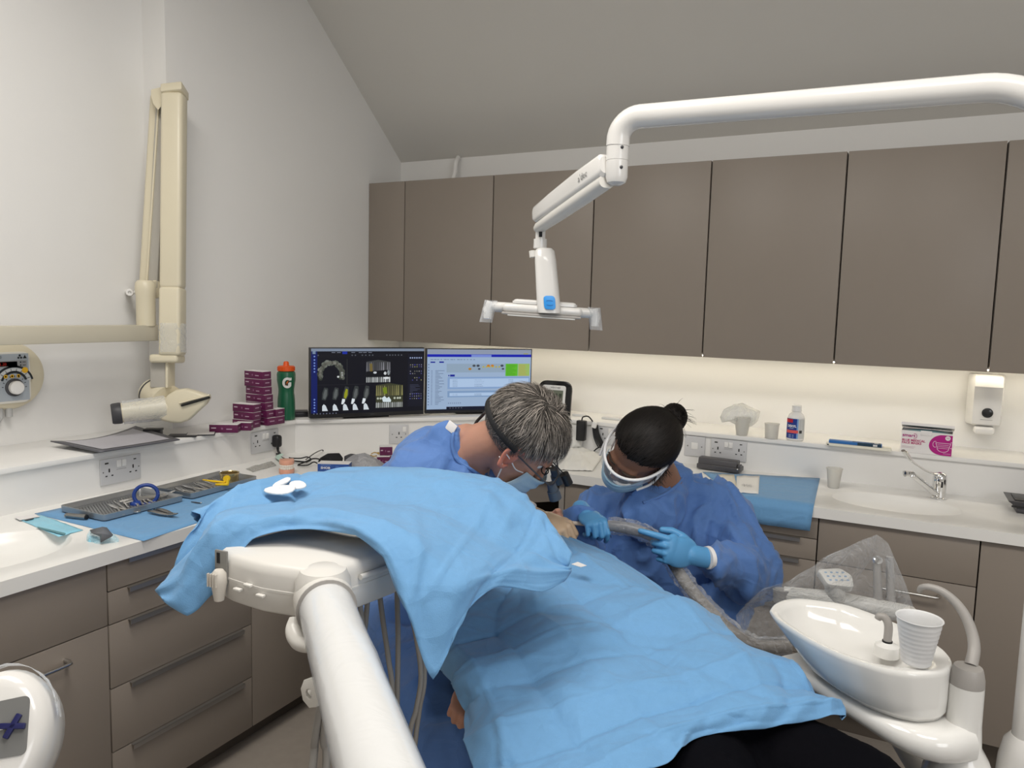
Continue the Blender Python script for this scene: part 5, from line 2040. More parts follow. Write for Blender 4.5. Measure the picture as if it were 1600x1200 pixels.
def mask_patch(M, s, parent, m, top=-.018, bottom=-.112, wide=.066, ribs=4):
    """pleated mask lying just in front of the nose and mouth"""
    rows = []
    for i in range(17):
        t = i / 16
        z = top + (bottom - top) * t
        row = []
        for j in range(21):
            u = (j / 20 * 2 - 1)
            x = u * wide * (1 - .12 * abs(t - .5))
            bul = .122 - .016 * t - .03 * max(0, t - .75) * 3 + .006 * math.sin(t * PI)
            y = bul - .056 * abs(u) ** 2.2 - .012 * abs(u) ** 6
            pl = .0022 * math.sin(t * PI * 2 * ribs) * (1 - abs(u) ** 4)
            row.append(M @ Vector((x * s, (y + pl) * s, (z - .004 * (1 - abs(u))) * s)))
        rows.append(row)
    o = B().grid(rows).to('face_mask', m, parent, angle=180)
    solid(o, .0015, 1)
    bake(o)
    return o


def hit(x, y, objs, off=.003):
    from mathutils.bvhtree import BVHTree
    best = None
    d = ray(x, y).normalized()
    for o in objs:
        if o not in _bvh:
            _bvh[o] = BVHTree.FromPolygons([v.co.copy() for v in o.data.vertices], [list(p.vertices) for p in o.data.polygons])
        r_ = _bvh[o].ray_cast(CAM, d)
        if r_[0] is not None and (best is None or r_[3] < best[1]):
            best = (r_[0] + r_[1] * off * (1 if r_[1].dot(d) < 0 else -1), r_[3])
    return best[0] if best else None


_bvh = {}


def on_surface(pts, objs, off=.002, n=5):
    out = []
    for (x, y) in pts:
        h = hit(x, y, objs, off)
        if h is not None:
            out.append(h)
    return smooth_path(out, n)


# ================================================================== the grey-haired clinician
DN = thing('person', 'person with grey hair and black head strap bending over the patient, blue gown', 'person', dp(640, 1000, 2.0))
Hc = dp(816, 684, 1.86)
M3 = basis(img(.62, -.74, -.26), img(.66, .62, .43))
M1 = M3.to_4x4()
M1.translation = Hc
S1 = 1.05
nb = dp(728, 706, 1.95)
pel, chest = dp(606, 985, 2.08), dp(680, 800, 2.06)
shR, shL = dp(650, 752, 1.92), dp(775, 790, 2.17)
elR, elL = dp(735, 880, 1.84), dp(860, 900, 2.25)
wrR, wrL = dp(832, 838, 2.02), dp(880, 850, 2.2)
knR, knL = dp(668, 1085, 1.62), dp(790, 1010, 1.95)
ftR, ftL = Vector((knR.x - .02, knR.y + .1, .06)), Vector((knL.x, knL.y + .1, .06))
pr = head_prims(M1, nb, S1) + [('c', nb, chest, .075, .12), ('c', chest, pel, .12, .13), ('c', nb + (shR - nb) * .3, shR, .05, .05), ('c', nb + (shL - nb) * .3, shL, .05, .05),
      ('c', shR, elR, .045, .04), ('c', elR, elR.lerp(wrR, .8), .04, .028), ('c', shL, elL, .045, .042), ('c', elL, elL.lerp(wrL, .8), .042, .028),
      ('c', pel, knR, .085, .06), ('c', pel, knL, .085, .06), ('c', knR, ftR, .055, .04), ('c', knL, ftL, .055, .04),
      ('c', ftR, ftR + Vector((.12, -.14, -.02)), .045, .032), ('c', ftL, ftL + Vector((.12, -.12, -.02)), .045, .032)]
body = blob('body', pr, .006, SKIN1, DN, 5)
ears(M1, S1, mat('ear_skin', (.56, .22, .16), .5, sub=.2), body)
eyes(M1, S1, body)
gpr = [('c', dp(722, 722, 1.985), chest, .083, .165), ('c', chest, pel, .165, .18), ('c', dp(712, 722, 1.96), shR, .078, .088), ('c', dp(735, 728, 2.01), shL, .075, .085),
       ('e', dp(682, 722, 2.0), (.125, .10, .10), None), ('e', dp(704, 690, 2.01), (.06, .06, .05), None), ('e', dp(692, 718, 1.94), (.072, .072, .072), None), ('e', dp(700, 690, 1.93), (.053, .053, .053), None), ('e', dp(714, 746, 1.93), (.066, .066, .066), None), ('e', dp(738, 775, 1.95), (.066, .066, .066), None), ('e', dp(640, 790, 2.02), (.10, .13, .13), None),
       ('c', shR, elR, .082, .070), ('c', elR, wrR, .068, .042), ('c', shL, elL, .08, .07), ('c', elL, wrL, .066, .042),
       ('c', pel, knR, .165, .105), ('c', pel, knL, .165, .10), ('c', pel, dp(640, 1020, 1.85), .17, .15),
       ('c', knR, Vector((knR.x - .02, knR.y + .06, .22)), .105, .13), ('c', knL, Vector((knL.x, knL.y + .08, .22)), .1, .12), ('c', dp(640, 1020, 1.85), Vector((knR.x - .1, knR.y + .25, .22)), .15, .17)]
g = blob('gown', gpr, .010, GOWN, DN, 5)
wrinkle(g, .012, 9, 1.3, (1, 1, .7), .004)
# neckline: a navy undershirt collar and the gown's taped edge
ob2 = [g, body]
B().tube(on_surface([(712, 667), (708, 682), (707, 700), (715, 720), (734, 733), (756, 747), (776, 761), (794, 780)], ob2), .0045, 8).to('gown_edge', GOWN, g)
tp_ = hit(706, 668, ob2, .004) or hit(706, 680, ob2, .004)
B().box((-.014, -.012, -.001), (.014, .012, .0012), .0005, Matrix.Translation(tp_) @ basis(img(.3, .5, .1), img(-.25, .45, 1)).to_4x4()).to('white_tie', WCARD, g)
# grey hair
rng = random.Random(11)


def ell_pt(d, s, infl=1.0):
    return Vector((d.x * .075, d.y * .097 - .014, d.z * .084 + .022)) * s + Vector((d.x, d.y, d.z)) * (infl - 1) * .08 * s


def hair_line(d):
    """True where the clinician's hair grows (local head direction)"""
    if d.y > .52:
        return d.z > .42 + .25 * (d.y - .52)
    if d.y > .0:
        return d.z > -.02 + .75 * d.y if abs(d.x) > .55 else True
    return d.z > -.62 + .1 * d.y


rows = []
cap = B()
tb = bmesh.new()
bmesh.ops.create_icosphere(tb, subdivisions=5, radius=1)
for v in tb.verts:
    d = v.co.normalized()
    ok = hair_line(d)
    lift = (.011 + .006 * NZ.noise(d * 5)) if ok else -.012
    if ok and d.z < -.2:
        lift = .011 * max(0, (d.z + .62) / .42) - .001
    v.co = ell_pt(d, S1) + d * lift * S1
cap.merge(tb, M1)
cp_ = cap.to('hair', mat('grey_hair_base', (.055, .05, .045), .6), DN)
sm = StrandMesh()
whorl = Vector((.12, -.42, .90)).normalized()
for k in range(11000):
    d = Vector((rng.gauss(0, 1), rng.gauss(0, 1), rng.gauss(0, 1))).normalized()
    if not hair_line(d):
        continue
    aw = (d - whorl * d.dot(whorl))
    aw = aw.normalized() if aw.length > 1e-4 else Vector((0, 1, 0))
    sw = whorl.cross(d)
    dist = 1 - d.dot(whorl)
    flow = aw * (0.6 + dist) + sw * (1.1 * math.exp(-dist * 3.5)) + Vector((.25 * math.copysign(1, d.x) if d.y > 0 else 0, -.25 if d.y < .1 else .25, -.55))
    flow += Vector((NZ.noise(d * 4), NZ.noise(d * 4 + Vector((5, 0, 0))), NZ.noise(d * 4 + Vector((0, 7, 0))))) * .75
    flow += Vector((rng.gauss(0, .14), rng.gauss(0, .14), rng.gauss(0, .14)))
    flow = (flow - d * flow.dot(d)).normalized()
    L = (.026 + .022 * max(0, d.z)) * S1 * rng.uniform(.8, 1.2)
    if d.z < -.2:
        L *= .5
    p = ell_pt(d, S1) + d * (.006 + .007 * max(0, min(1, (d.z + .6)))) * S1
    pts = []
    dd = d.copy()
    fl = flow
    for i in range(6):
        pts.append(M1 @ p)
        up_a = .35 - .16 * i
        p = p + (fl + dd * up_a * (1 if d.z > -.2 else .2)).normalized() * L / 5
    g_ = rng.choice((.05, .07, .09, .12, .16, .22, .32, .42)) * rng.uniform(.8, 1.15)
    if d.z < -.15:
        g_ *= .7
    sm.add(pts, .0007 * S1, (g_ * 1.08, g_ * .96, g_ * .85), M1.to_3x3() @ d)
sm.to('hair_strands', HAIRM, cp_)
# head strap with its loose end, loupes, mask
strap = []
for k in range(15):
    a = R(-52 + 150 * k / 14)
    dd = Vector((math.cos(a) * .97, -math.sin(a) * .8 - .25, .08 - .24 * math.sin(a * 1.0)))
    dd = Vector((math.cos(a), -abs(math.sin(a)) if a > 0 else .5 * -math.sin(a), -.02)).normalized()
for k in range(19):
    a = R(180 * k / 18)
    dd = Vector((math.cos(a), -math.sin(a) * 1.0, -.10 - .18 * math.sin(a))).normalized()
    strap.append(M1 @ (ell_pt(dd, S1) + dd * .0165 * S1))
B().tube(smooth_path(strap, 3), .0085, 10, flat=(.35, 1), up=M3 @ Vector((0, 0, 1))).to('head_strap', BLACKM, DN)
B().tube([strap[13], strap[13].lerp(dp(770, 622, 1.89), .7), dp(771, 622, 1.88)], .0065, 8, flat=(1, .35)).to('strap_end', BLACKM, DN)
b = B()
for sg in (-1, 1):
    b.tube(smooth_path([M1 @ (Vector(v) * S1) for v in ((sg * .084, .0, .004), (sg * .084, .05, .008), (sg * .074, .095, .008), (sg * .055, .118, .006), (sg * .02, .128, .006), (0, .13, .010))], 5), .0022, 8)
lo = b.to('loupe_frame', mat('gunmetal', (.12, .12, .13), .3, metal=.8), DN)
for sg in (-1, 1):
    ma = M3 @ Vector((sg * .06, .92, -.38)).normalized()
    p = M1 @ (Vector((sg * .033, .128, -.006)) * S1)
    B().tube([p - ma * .004, p + ma * .016, p + ma * .017, p + ma * .040], [.0115, .0125, .0155, .0165], 18).to('loupe_barrel', mat('slate_barrel', (.07, .09, .12), .3), lo)
pL = M1 @ (Vector((0, .135, .022)) * S1)
B().tube([pL, pL + M3 @ Vector((0, .03, -.008))], .012, 14).to('head_light', BLACK, lo)
cab = smooth_path([pL, dp(857, 716, 1.86), dp(858, 728, 1.85), dp(851, 741, 1.85), dp(846, 734, 1.86), dp(853, 724, 1.87), dp(857, 737, 1.86), dp(850, 743, 1.86)], 6)
B().tube(cab, .0017, 6).to('light_cable', BLACK, lo)
B().tube(smooth_path([strap[15], dp(765, 640, 1.93), dp(752, 651, 1.97), dp(742, 664, 1.98), dp(735, 690, 2.02)], 6), .0042, 8).to('light_cable', BLACK, lo)
mask_patch(M1, S1, DN, mat('mask_pale', (.45, .60, .70), .75, bump=.1, scale=260))
for dz in (-.028, -.10):
    for sg in (-1, 1):
        B().tube(smooth_path([M1 @ (Vector(v) * S1) for v in ((sg * .060, .052, dz), (sg * .072, .03, dz * .8 - .008), (sg * .081, .002, -.02 if dz > -.05 else -.046), (sg * .084, -.022, -.016 if dz > -.05 else -.034))], 5), .0016, 6).to('mask_loop', WCARD, DN)
# beige gloved hand at the patient's mouth
wm = Matrix((img(.8, -.25, .45).normalized(), img(-.1, .72, .6), img(0, 0, 0))).transposed()
hx = img(.82, -.30, .40).normalized()
hz = img(.25, .80, .45)
hz = (hz - hx * hz.dot(hx)).normalized()
hy = hz.cross(hx)
MH = Matrix((hx, hy, hz)).transposed().to_4x4()
MH.translation = dp(838, 806, 2.03)
cur = [(48, 55, 30), (55, 60, 35), (60, 60, 35), (62, 60, 35)]
gl = blob('latex_glove', hand_prims(MH, 1, cur, [(.04, .040, -.014), (.066, .046, -.028), (.086, .038, -.040)], 1.0), .0026, LATEX, DN, 2)
B().tube([MH @ Vector((-.045, 0, 0)), MH @ Vector((-.018, 0, 0))], [.038, .034], 18, flat=(1, .8), up=hz).to('white_cuff', WCARD, gl)
# second hand further down towards the patient, hidden by the tray sheet
MH2 = MH.copy()
MH2.translation = dp(842, 858, 2.10)
blob('latex_glove', hand_prims(MH2, -1, cur, [(.04, .040, -.014), (.066, .046, -.028), (.086, .038, -.040)], 1.0), .003, LATEX, DN, 2)

# ================================================================== the assistant in goggles
NU = thing('person', 'person with dark hair in a bun, white goggles and blue mask, holding the suction tube', 'person', dp(1030, 990, 2.25))
Hn = dp(1001, 702, 2.06)
N3 = basis(img(-.73, -.61, .30), img(-.01, .445, .895))
M2 = N3.to_4x4()
M2.translation = Hn
S2 = .99
nb2 = dp(1040, 766, 2.17)
ch2, pe2 = dp(1035, 870, 2.25), dp(1030, 1000, 2.33)
sR, sL = dp(940, 800, 2.24), dp(1122, 790, 2.22)
eR, eL = dp(915, 905, 2.18), dp(1172, 895, 2.10)
wR, wL = dp(893, 808, 2.05), dp(1097, 870, 1.955)
kR2, kL2 = dp(900, 1010, 2.2), dp(1060, 1060, 2.0)
kR2.z = kL2.z = .40
fR2, fL2 = Vector((kR2.x, kR2.y + .05, .05)), Vector((kL2.x, kL2.y + .05, .05))
pr = head_prims(M2, nb2, S2, .95, .94) + [('c', nb2, ch2, .056, .08), ('c', ch2, pe2, .11, .13), ('c', ch2.lerp(sR, .5), sR, .03, .025), ('c', ch2.lerp(sL, .5), sL, .03, .025),
      ('c', sR, eR, .034, .034), ('c', eR, eR.lerp(wR, .8), .034, .024), ('c', sL, eL, .034, .034), ('c', eL, eL.lerp(wL, .9), .034, .025),
      ('c', pe2, kR2, .08, .055), ('c', pe2, kL2, .08, .055), ('c', kR2, fR2, .05, .038), ('c', kL2, fL2, .05, .038),
      ('c', fR2, fR2 + Vector((-.06, -.14, -.015)), .04, .03), ('c', fL2, fL2 + Vector((-.04, -.15, -.015)), .04, .03)]
body2 = blob('body', pr, .0055, SKIN2, NU, 5)
ears(M2, S2, SKIN2, body2)
eyes(M2, S2, body2)
gpr = [('c', dp(1042, 752, 2.19), ch2, .066, .15), ('c', nb2, dp(1010, 800, 2.13), .066, .085), ('c', ch2, pe2, .15, .18), ('e', dp(1000, 850, 2.2), (.10, .10, .13), None), ('e', dp(1085, 850, 2.2), (.10, .11, .14), None),
       ('c', dp(1062, 778, 2.21), sL, .058, .074), ('c', dp(1010, 800, 2.2), sR, .065, .068), ('c', dp(1045, 745, 2.27), dp(1075, 775, 2.25), .040, .07),
       ('c', sR, eR, .070, .066), ('c', eR, dp(903, 822, 2.07), .062, .046), ('c', dp(898, 824, 2.08), dp(906, 804, 2.055), .046, .036), ('e', dp(903, 830, 2.1), (.05, .05, .05), None),
       ('c', sL, eL, .078, .080), ('c', eL, dp(1118, 880, 1.975), .074, .048), ('e', dp(1165, 905, 2.06), (.06, .07, .06), None), ('e', dp(1150, 850, 2.12), (.06, .07, .07), None),
       ('c', pe2, kR2, .17, .10), ('c', pe2, kL2, .17, .10), ('c', dp(1120, 950, 2.15), pe2, .09, .15), ('c', kR2, fR2 + Vector((0, 0, .15)), .10, .11), ('c', kL2, fL2 + Vector((0, 0, .15)), .10, .11)]
g2 = blob('gown', gpr, .0085, GOWN, NU, 4)
wrinkle(g2, .014, 8.5, 6.6, (1.25, 1.25, .6), .005)
B().tube(on_surface([(1062, 708), (1070, 726), (1066, 748), (1052, 764), (1030, 776), (1005, 786)], [g2, body2]), .0045, 8).to('gown_edge', GOWN, g2)
# gown cuffs and gloves
x_ = img(.32, -.30, .90).normalized()
y_ = img(.94, .12, -.30)
y_ = (y_ - x_ * y_.dot(x_)).normalized()
MR = Matrix((x_, y_, x_.cross(y_))).transposed().to_4x4()
MR.translation = dp(914, 800, 2.045)
curR = [(52, 50, 26), (66, 66, 35), (70, 68, 36), (72, 66, 34)]
blob('glove', hand_prims(MR, 1, curR, [(.035, .046, -.018), (.055, .052, -.045), (.066, .044, -.066)], .86, .6), .0024, GLOVE, NU, 2, label='blue glove gripping the white tip')
x_ = img(-.93, .24, .28).normalized()
y_ = img(-.22, -.95, .12)
y_ = (y_ - x_ * y_.dot(x_)).normalized()
ML = Matrix((x_, y_, x_.cross(y_))).transposed().to_4x4()
ML.translation = dp(1086, 868, 1.935)
curL = [(16, 22, 12), (62, 84, 45), (70, 86, 48), (76, 84, 48)]
blob('glove', hand_prims(ML, -1, curL, [(.036, .040, -.018), (.060, .048, -.034), (.084, .046, -.040)], 1.0, .7), .0024, GLOVE, NU, 2, label='blue glove steadying the suction hose')
B().tube([ML @ Vector((-.034, 0, 0)), ML @ Vector((-.044, -.002, 0))], [.0335, .035], 20, flat=(1, .86)).to('white_cuff', WCARD, NU)
# dark hair: smooth crown swept back into a bun
tb = bmesh.new()
bmesh.ops.create_icosphere(tb, subdivisions=5, radius=1)


def nh(d):
    if d.y > .35:
        return d.z > .30 + .55 * (d.y - .35)
    if d.y > -.1:
        return d.z > -.55 + 1.9 * (d.y + .1)
    return d.z > -.86


for v in tb.verts:
    d = v.co.normalized()
    ok = nh(d)
    v.co = ell_pt(d, S2) + d * ((.011 + .003 * NZ.noise(d * 4)) if ok else -.012) * S2
cap = B()
cap.merge(tb, M2)
HB_ = mat('black_hair_base', (.006, .004, .0035), .6, spec=.2)
hn = cap.to('hair', HB_, NU)
bunc = M2 @ (Vector((.0, -.118, .062)) * S2)
bunc = dp(1053, 652, 2.07)
sm = StrandMesh()
rng = random.Random(5)
bl = M2.inverted() @ bunc
for k in range(7000):
    d = Vector((rng.gauss(0, 1), rng.gauss(0, 1), rng.gauss(0, 1))).normalized()
    if not nh(d):
        continue
    p = ell_pt(d, S2) + d * .0145 * S2
    pts = []
    L = .075
    dd = d.copy()
    wob = Vector((rng.gauss(0, .1), rng.gauss(0, .1), rng.gauss(0, .1)))
    for i in range(6):
        pts.append(M2 @ p)
        fl = (bl - p)
        if fl.length < .03:
            fl = Vector((0, -1, 0))
        fl = fl.normalized() + wob
        q = p - Vector((0, -.014, .022)) * S2
        dd = Vector((q.x / .075, q.y / .097, q.z / .084)).normalized()
        fl = (fl - dd * fl.dot(dd))
        fl = fl.normalized() if fl.length > 1e-5 else dd
        p = p + fl * L / 5
        q = p - Vector((0, -.014, .022)) * S2
        dn_2 = Vector((q.x / .075, q.y / .097, q.z / .084))
        if dn_2.length > 1e-6:
            dd = dn_2.normalized()
            p = ell_pt(dd, S2) + dd * (.0145 + .0004 * i + rng.uniform(0, .003)) * S2
    g_ = rng.uniform(.006, .022)
    sm.add(pts, .0007, (g_ * 1.15, g_ * .95, g_ * .85), M2.to_3x3() @ d)
# bun strands coil round the knot, a few stray wisps
bn = B().ball(bunc, (.034, .034, .037), N3, 24, 16)
bn.tube([bunc, M2 @ (Vector((0, -.08, .05)) * S2)], [.026, .03], 18)
bo = bn.to('hair_bun', HB_, hn)
for k in range(1600):
    d = Vector((rng.gauss(0, 1), rng.gauss(0, 1), rng.gauss(0, 1))).normalized()
    ax_b = (N3 @ Vector((rng.gauss(0, .35), -.7, .6 + rng.gauss(0, .35)))).normalized()
    pts = []
    for i in range(7):
        pts.append(bunc + Vector((d.x * .035, d.y * .035, d.z * .038)) * rng.uniform(.98, 1.06))
        d = Quaternion(ax_b, .28) @ d
    g_ = rng.uniform(.006, .025)
    sm.add(pts, .0009, (g_ * 1.15, g_ * .95, g_ * .85), d)
for k in range(60):
    d = Vector((rng.gauss(0, 1), rng.gauss(0, 1), rng.gauss(0, .8))).normalized()
    p = bunc + d * .03
    dr = (d + img(.8, -.2, 0) * .6).normalized()
    pts = []
    for i in range(7):
        pts.append(p.copy())
        p = p + dr * .006
        dr = (dr + Vector((rng.gauss(0, .12), rng.gauss(0, .12), -.12 + rng.gauss(0, .1)))).normalized()
    sm.add(pts, .0004, (.012, .009, .008), FWD)
for k in range(90):
    p = M2 @ (Vector((-.070 - rng.uniform(0, .006), .005 + rng.uniform(-.03, .03), -.005 + rng.uniform(-.02, .03))) * S2)
    dr = (Vector((0, 0, -1)) + img(.15, 0, .1)).normalized()
    pts = []
    for i in range(7):
        pts.append(p.copy())
        p = p + dr * rng.uniform(.004, .010)
        dr = (dr + Vector((rng.gauss(0, .2), rng.gauss(0, .2), rng.gauss(0, .1)))).normalized()
    sm.add(pts, .0006, (.010, .008, .007), FWD)
sm.to('hair_strands', HAIRM, hn)
mask_patch(M2, S2, NU, MASKM, -.020, -.115, .068)
for dz in (-.026, -.104):
    for sg in (-1, 1):
        B().tube(smooth_path([M2 @ (Vector(v) * S2) for v in ((sg * .062, .05, dz), (sg * .072, .03, dz * .85 - .006), (sg * .080, .004, -.022 if dz > -.05 else -.050), (sg * .084, -.020, -.018 if dz > -.05 else -.038))], 5), .0016, 6).to('mask_loop', WCARD, NU)
# goggles: a white brow frame with a deep clear wraparound lens
gf = B()
fr_top, fr_bot = [], []
for k in range(25):
    a = R(14 + 172 * k / 24)
    x, y = .086 * math.cos(a), .116 * math.sin(a)
    sag = .010 * math.sin(a)
    fr_top.append(M2 @ (Vector((x, y + .004, .030 + .012 * math.sin(a))) * S2))
    fr_bot.append(M2 @ (Vector((x * .98, y * .99, -.020 - .018 * math.sin(a) ** 2)) * S2))
gf.tube(fr_top, .0042, 10)
for sg in (-1, 1):
    gf.tube(smooth_path([M2 @ (Vector(v) * S2) for v in ((sg * .087, .0, .028), (sg * .088, .02, .006), (sg * .086, .05, -.014), (sg * .07, .088, -.022))], 5), .0042, 10, flat=(1, .8))
    gf.tube(smooth_path([M2 @ (Vector(v) * S2) for v in ((sg * .087, .03, .010), (sg * .086, .0, .004), (sg * .085, -.04, -.006))], 5), .004, 8, flat=(.6, 1))
gg = gf.to('goggles', mat('white_gloss_frame', (.85, .85, .86), .2), NU)
rows = []
for i in range(7):
    t = i / 6
    rows.append([p.lerp(q, t) + N3 @ Vector((0, .010 * math.sin(t * PI), 0)) for p, q in zip(fr_top, fr_bot)])
B().grid(rows).to('clear_lens', film('clear_visor', op=.10, rough=.03, bump=0.0), gg)

# ------------------------------------------------------------------ suction tube in its clear sleeve
SLV = film('clear_sleeve', op=.03, rough=.06, bump=1.0, scale=60)
st = thing('suction_tube', 'white suction tip and grey hose in a clear plastic sleeve', 'suction tube', dp(960, 822, 2.0))
B().tube([dp(868, 815, 2.04), dp(905, 818, 2.02), dp(950, 821, 1.995)], [.0055, .0055, .006], 14).to('suction_tip', mat('ivory_tip', (.72, .62, .52), .35), st)
B().tube(smooth_path([dp(950, 821, 1.995), dp(985, 826, 1.97), dp(1015, 836, 1.945), dp(1035, 852, 1.955)], 6), lerp_list([.014, .016, .014, .013], 19), 18).to('suction_handle', mat('grey_handle', (.22, .22, .23), .3), st)
hl = smooth_path([dp(1035, 852, 1.955), dp(1052, 880, 1.96), dp(1075, 915, 1.90), dp(1105, 950, 1.82), dp(1140, 985, 1.74), dp(1180, 1010, 1.72), dp(1230, 1010, 1.74)], 8)
B().tube(hl, .0155, 16).to('suction_hose', mat('taupe_hose', (.20, .18, .16), .5, bump=.4, scale=30), st)
sl = smooth_path([dp(952, 821, 1.993), dp(985, 825, 1.97), dp(1012, 835, 1.945), dp(1026, 846, 1.945)], 8)
rows = []
for i, c in enumerate(sl):
    F = frame_from((sl[min(i + 1, len(sl) - 1)] - sl[max(i - 1, 0)]))
    rows.append([c + (F.col[0] * math.cos(2 * PI * k / 20) + F.col[1] * math.sin(2 * PI * k / 20)) * (.022 + .005 * NZ.noise(Vector((k * .9, i * .5, 1)))) for k in range(20)])
B().grid(rows, True).to('sleeve_film', SLV, st)
rows = []
for i, c in enumerate(hl):
    F = frame_from((hl[min(i + 1, len(hl) - 1)] - hl[max(i - 1, 0)]))
    rows.append([c + (F.col[0] * math.cos(2 * PI * k / 20) + F.col[1] * math.sin(2 * PI * k / 20)) * (.023 + .009 * NZ.noise(Vector((k * .8, i * .45, 9)))) for k in range(20)])
B().grid(rows, True).to('sleeve_film', SLV, st)

# ================================================================== the patient
PT = thing('person', 'patient lying under the blue sheet in black trousers', 'person', dp(1100, 1000, 1.55))
bx = lambda x, y, d, dz=0: dp(x, y, d) + Vector((0, 0, dz))
ph = bx(862, 838, 2.16, -.02)
pc_, pp_ = bx(905, 905, 1.74, -.16), bx(1080, 1050, 1.40, -.13)
kA, kB = bx(1120, 1225, 1.10, -.08), bx(1345, 1185, 1.22, -.07)
fA, fB = dp(1480, 1750, .72), dp(1700, 1650, .85)
axis = (pp_ - pc_).normalized()
Mp3 = basis(Vector((0, 0, 1)), -axis)
Mp_ = Mp3.to_4x4()
Mp_.translation = ph
arm_a, arm_b, arm_c = bx(770, 985, 1.56, -.10), bx(742, 1080, 1.47, -.02), bx(735, 1082, 1.47, 0)
arm_d, arm_e = bx(1000, 905, 1.80, -.10), bx(1130, 990, 1.58, -.10)
pr = head_prims(Mp_, pc_.lerp(ph, .6), .97) + [('c', pc_, pp_, .12, .115), ('c', pp_.lerp(kA, .12), kA, .085, .07), ('c', pp_.lerp(kB, .12), kB, .085, .07), ('c', pc_.lerp(ph, .6), pc_, .05, .10),
      ('c', pc_, arm_a, .08, .045), ('c', arm_a, arm_b, .042, .03), ('c', arm_b, arm_c, .026, .02), ('c', pc_, arm_d, .08, .04), ('c', arm_d, arm_e, .04, .03), ('c', kA, fA, .06, .04), ('c', kB, fB, .06, .04), ('c', fA, fA + Vector((.02, -.05, .15)), .042, .032), ('c', fB, fB + Vector((.02, -.05, .15)), .042, .032)]
bd = blob('body', pr, .008, SKIN1, PT, 4)
TRO = mat('black_trousers', (0.0035, 0.0035, 0.005), 0.85, var=.2, bump=.1, scale=300, spec=.04)
tr = blob('trousers', [('c', pp_, kA, .125, .088), ('c', pp_, kB, .125, .088), ('c', kA, fA, .085, .06), ('c', kB, fB, .085, .06), ('e', (kA + kB) / 2 + Vector((0, 0, -.05)), (.10, .10, .07), None)], .009, TRO, PT, 5)
wrinkle(tr, .003, 9, 2.2)
for ft in (fA, fB):
    blob('shoe', [('c', ft + (ft - kA).normalized() * .03, ft + Vector((.02, -.05, .16)), .056, .042), ('e', ft, (.062, .062, .062), None)], .007, mat('dark_shoe', (.02, .02, .022), .5), PT, 3)
blob('top', [('c', pc_, pp_, .145, .135), ('c', pc_, arm_a, .09, .058), ('c', arm_a, arm_b, .056, .042), ('c', pc_, arm_d, .09, .05), ('c', arm_d, arm_e, .05, .04)], .009, mat('black_top', (.012, .012, .014), .8), PT, 4)
hx = (arm_c - arm_b).normalized()
hx = (img(-.25, -.45, .6)).normalized()
hz = img(.3, .9, .2)
hz = (hz - hx * hz.dot(hx)).normalized()
MP = Matrix((hx, hz.cross(hx), hz)).transposed().to_4x4()
MP.translation = dp(738, 1070, 1.465)
blob('hand', hand_prims(MP, 1, [(75, 75, 40)] * 4, [(.036, .030, -.018), (.056, .030, -.03), (.07, .02, -.036)], .72), .003, SKIN1, bd, 2)
# fine hair cap for the head on the rest
tb = bmesh.new()
bmesh.ops.create_icosphere(tb, subdivisions=4, radius=1)
for v in tb.verts:
    d = v.co.normalized()
    v.co = ell_pt(d, .97) + d * (.008 if nh(d) else -.012)
cap = B()
cap.merge(tb, Mp_)
cap.to('hair', mat('patient_hair', (.03, .02, .013), .5), PT)

# ------------------------------------------------------------------ the chair that carries the patient
CH = thing('dental_chair', 'reclined dental chair beneath the patient', 'chair', Vector((pp_.x, pp_.y, 0)))
CHM = mat('grey_upholstery', (.12, .125, .14), .45)
lat = axis.cross(Vector((0, 0, 1))).normalized()


def cushion(name, pts, wd, th):
    secs = []
    n = len(pts)
    for i, p in enumerate(pts):
        t = (pts[min(i + 1, n - 1)] - pts[max(i - 1, 0)]).normalized()
        up_ = lat.cross(t).normalized()
        if up_.z < 0:
            up_ = -up_
        e_ = .82 if i in (0, n - 1) else 1
        secs.append(rrect(p, lat, up_, wd[i] * e_, th * e_, .4))
    return loft(secs, name, CHM, CH, angle=60)


dz = Vector((0, 0, -.20))
cushion('backrest', [pc_.lerp(ph, .55) + dz * .8, pc_ + dz, pc_.lerp(pp_, .5) + dz * 1.02, pp_.lerp(pc_, .1) + dz * 1.05], [.15, .25, .26, .24], .045)
fm = (fA + fB) / 2
km = (kA + kB) / 2
cushion('seat', [pp_ + dz * 1.05, pp_.lerp(km, .6) + dz * .95, km + dz * .85, km.lerp(fm, .8) + dz * .7], [.25, .25, .23, .2], .045)
cushion('headrest', [ph - axis * .10 + Vector((0, 0, -.125)), ph + Vector((0, 0, -.135)), ph + axis * .12 + Vector((0, 0, -.14))], [.10, .12, .10], .028)
cb_ = pp_.lerp(pc_, .15)
B().tube([Vector((cb_.x, cb_.y, cb_.z - .26)), Vector((cb_.x, cb_.y, .10))], [.10, .14], 24).to('column', UNITW, CH)
B().prism(rounded([(cb_.x - .3, cb_.y - .25), (cb_.x + .3, cb_.y - .25), (cb_.x + .3, cb_.y + .25), (cb_.x - .3, cb_.y + .25)], range(4), .12), 0, .10, .02).to('base_plate', UNITW, CH)


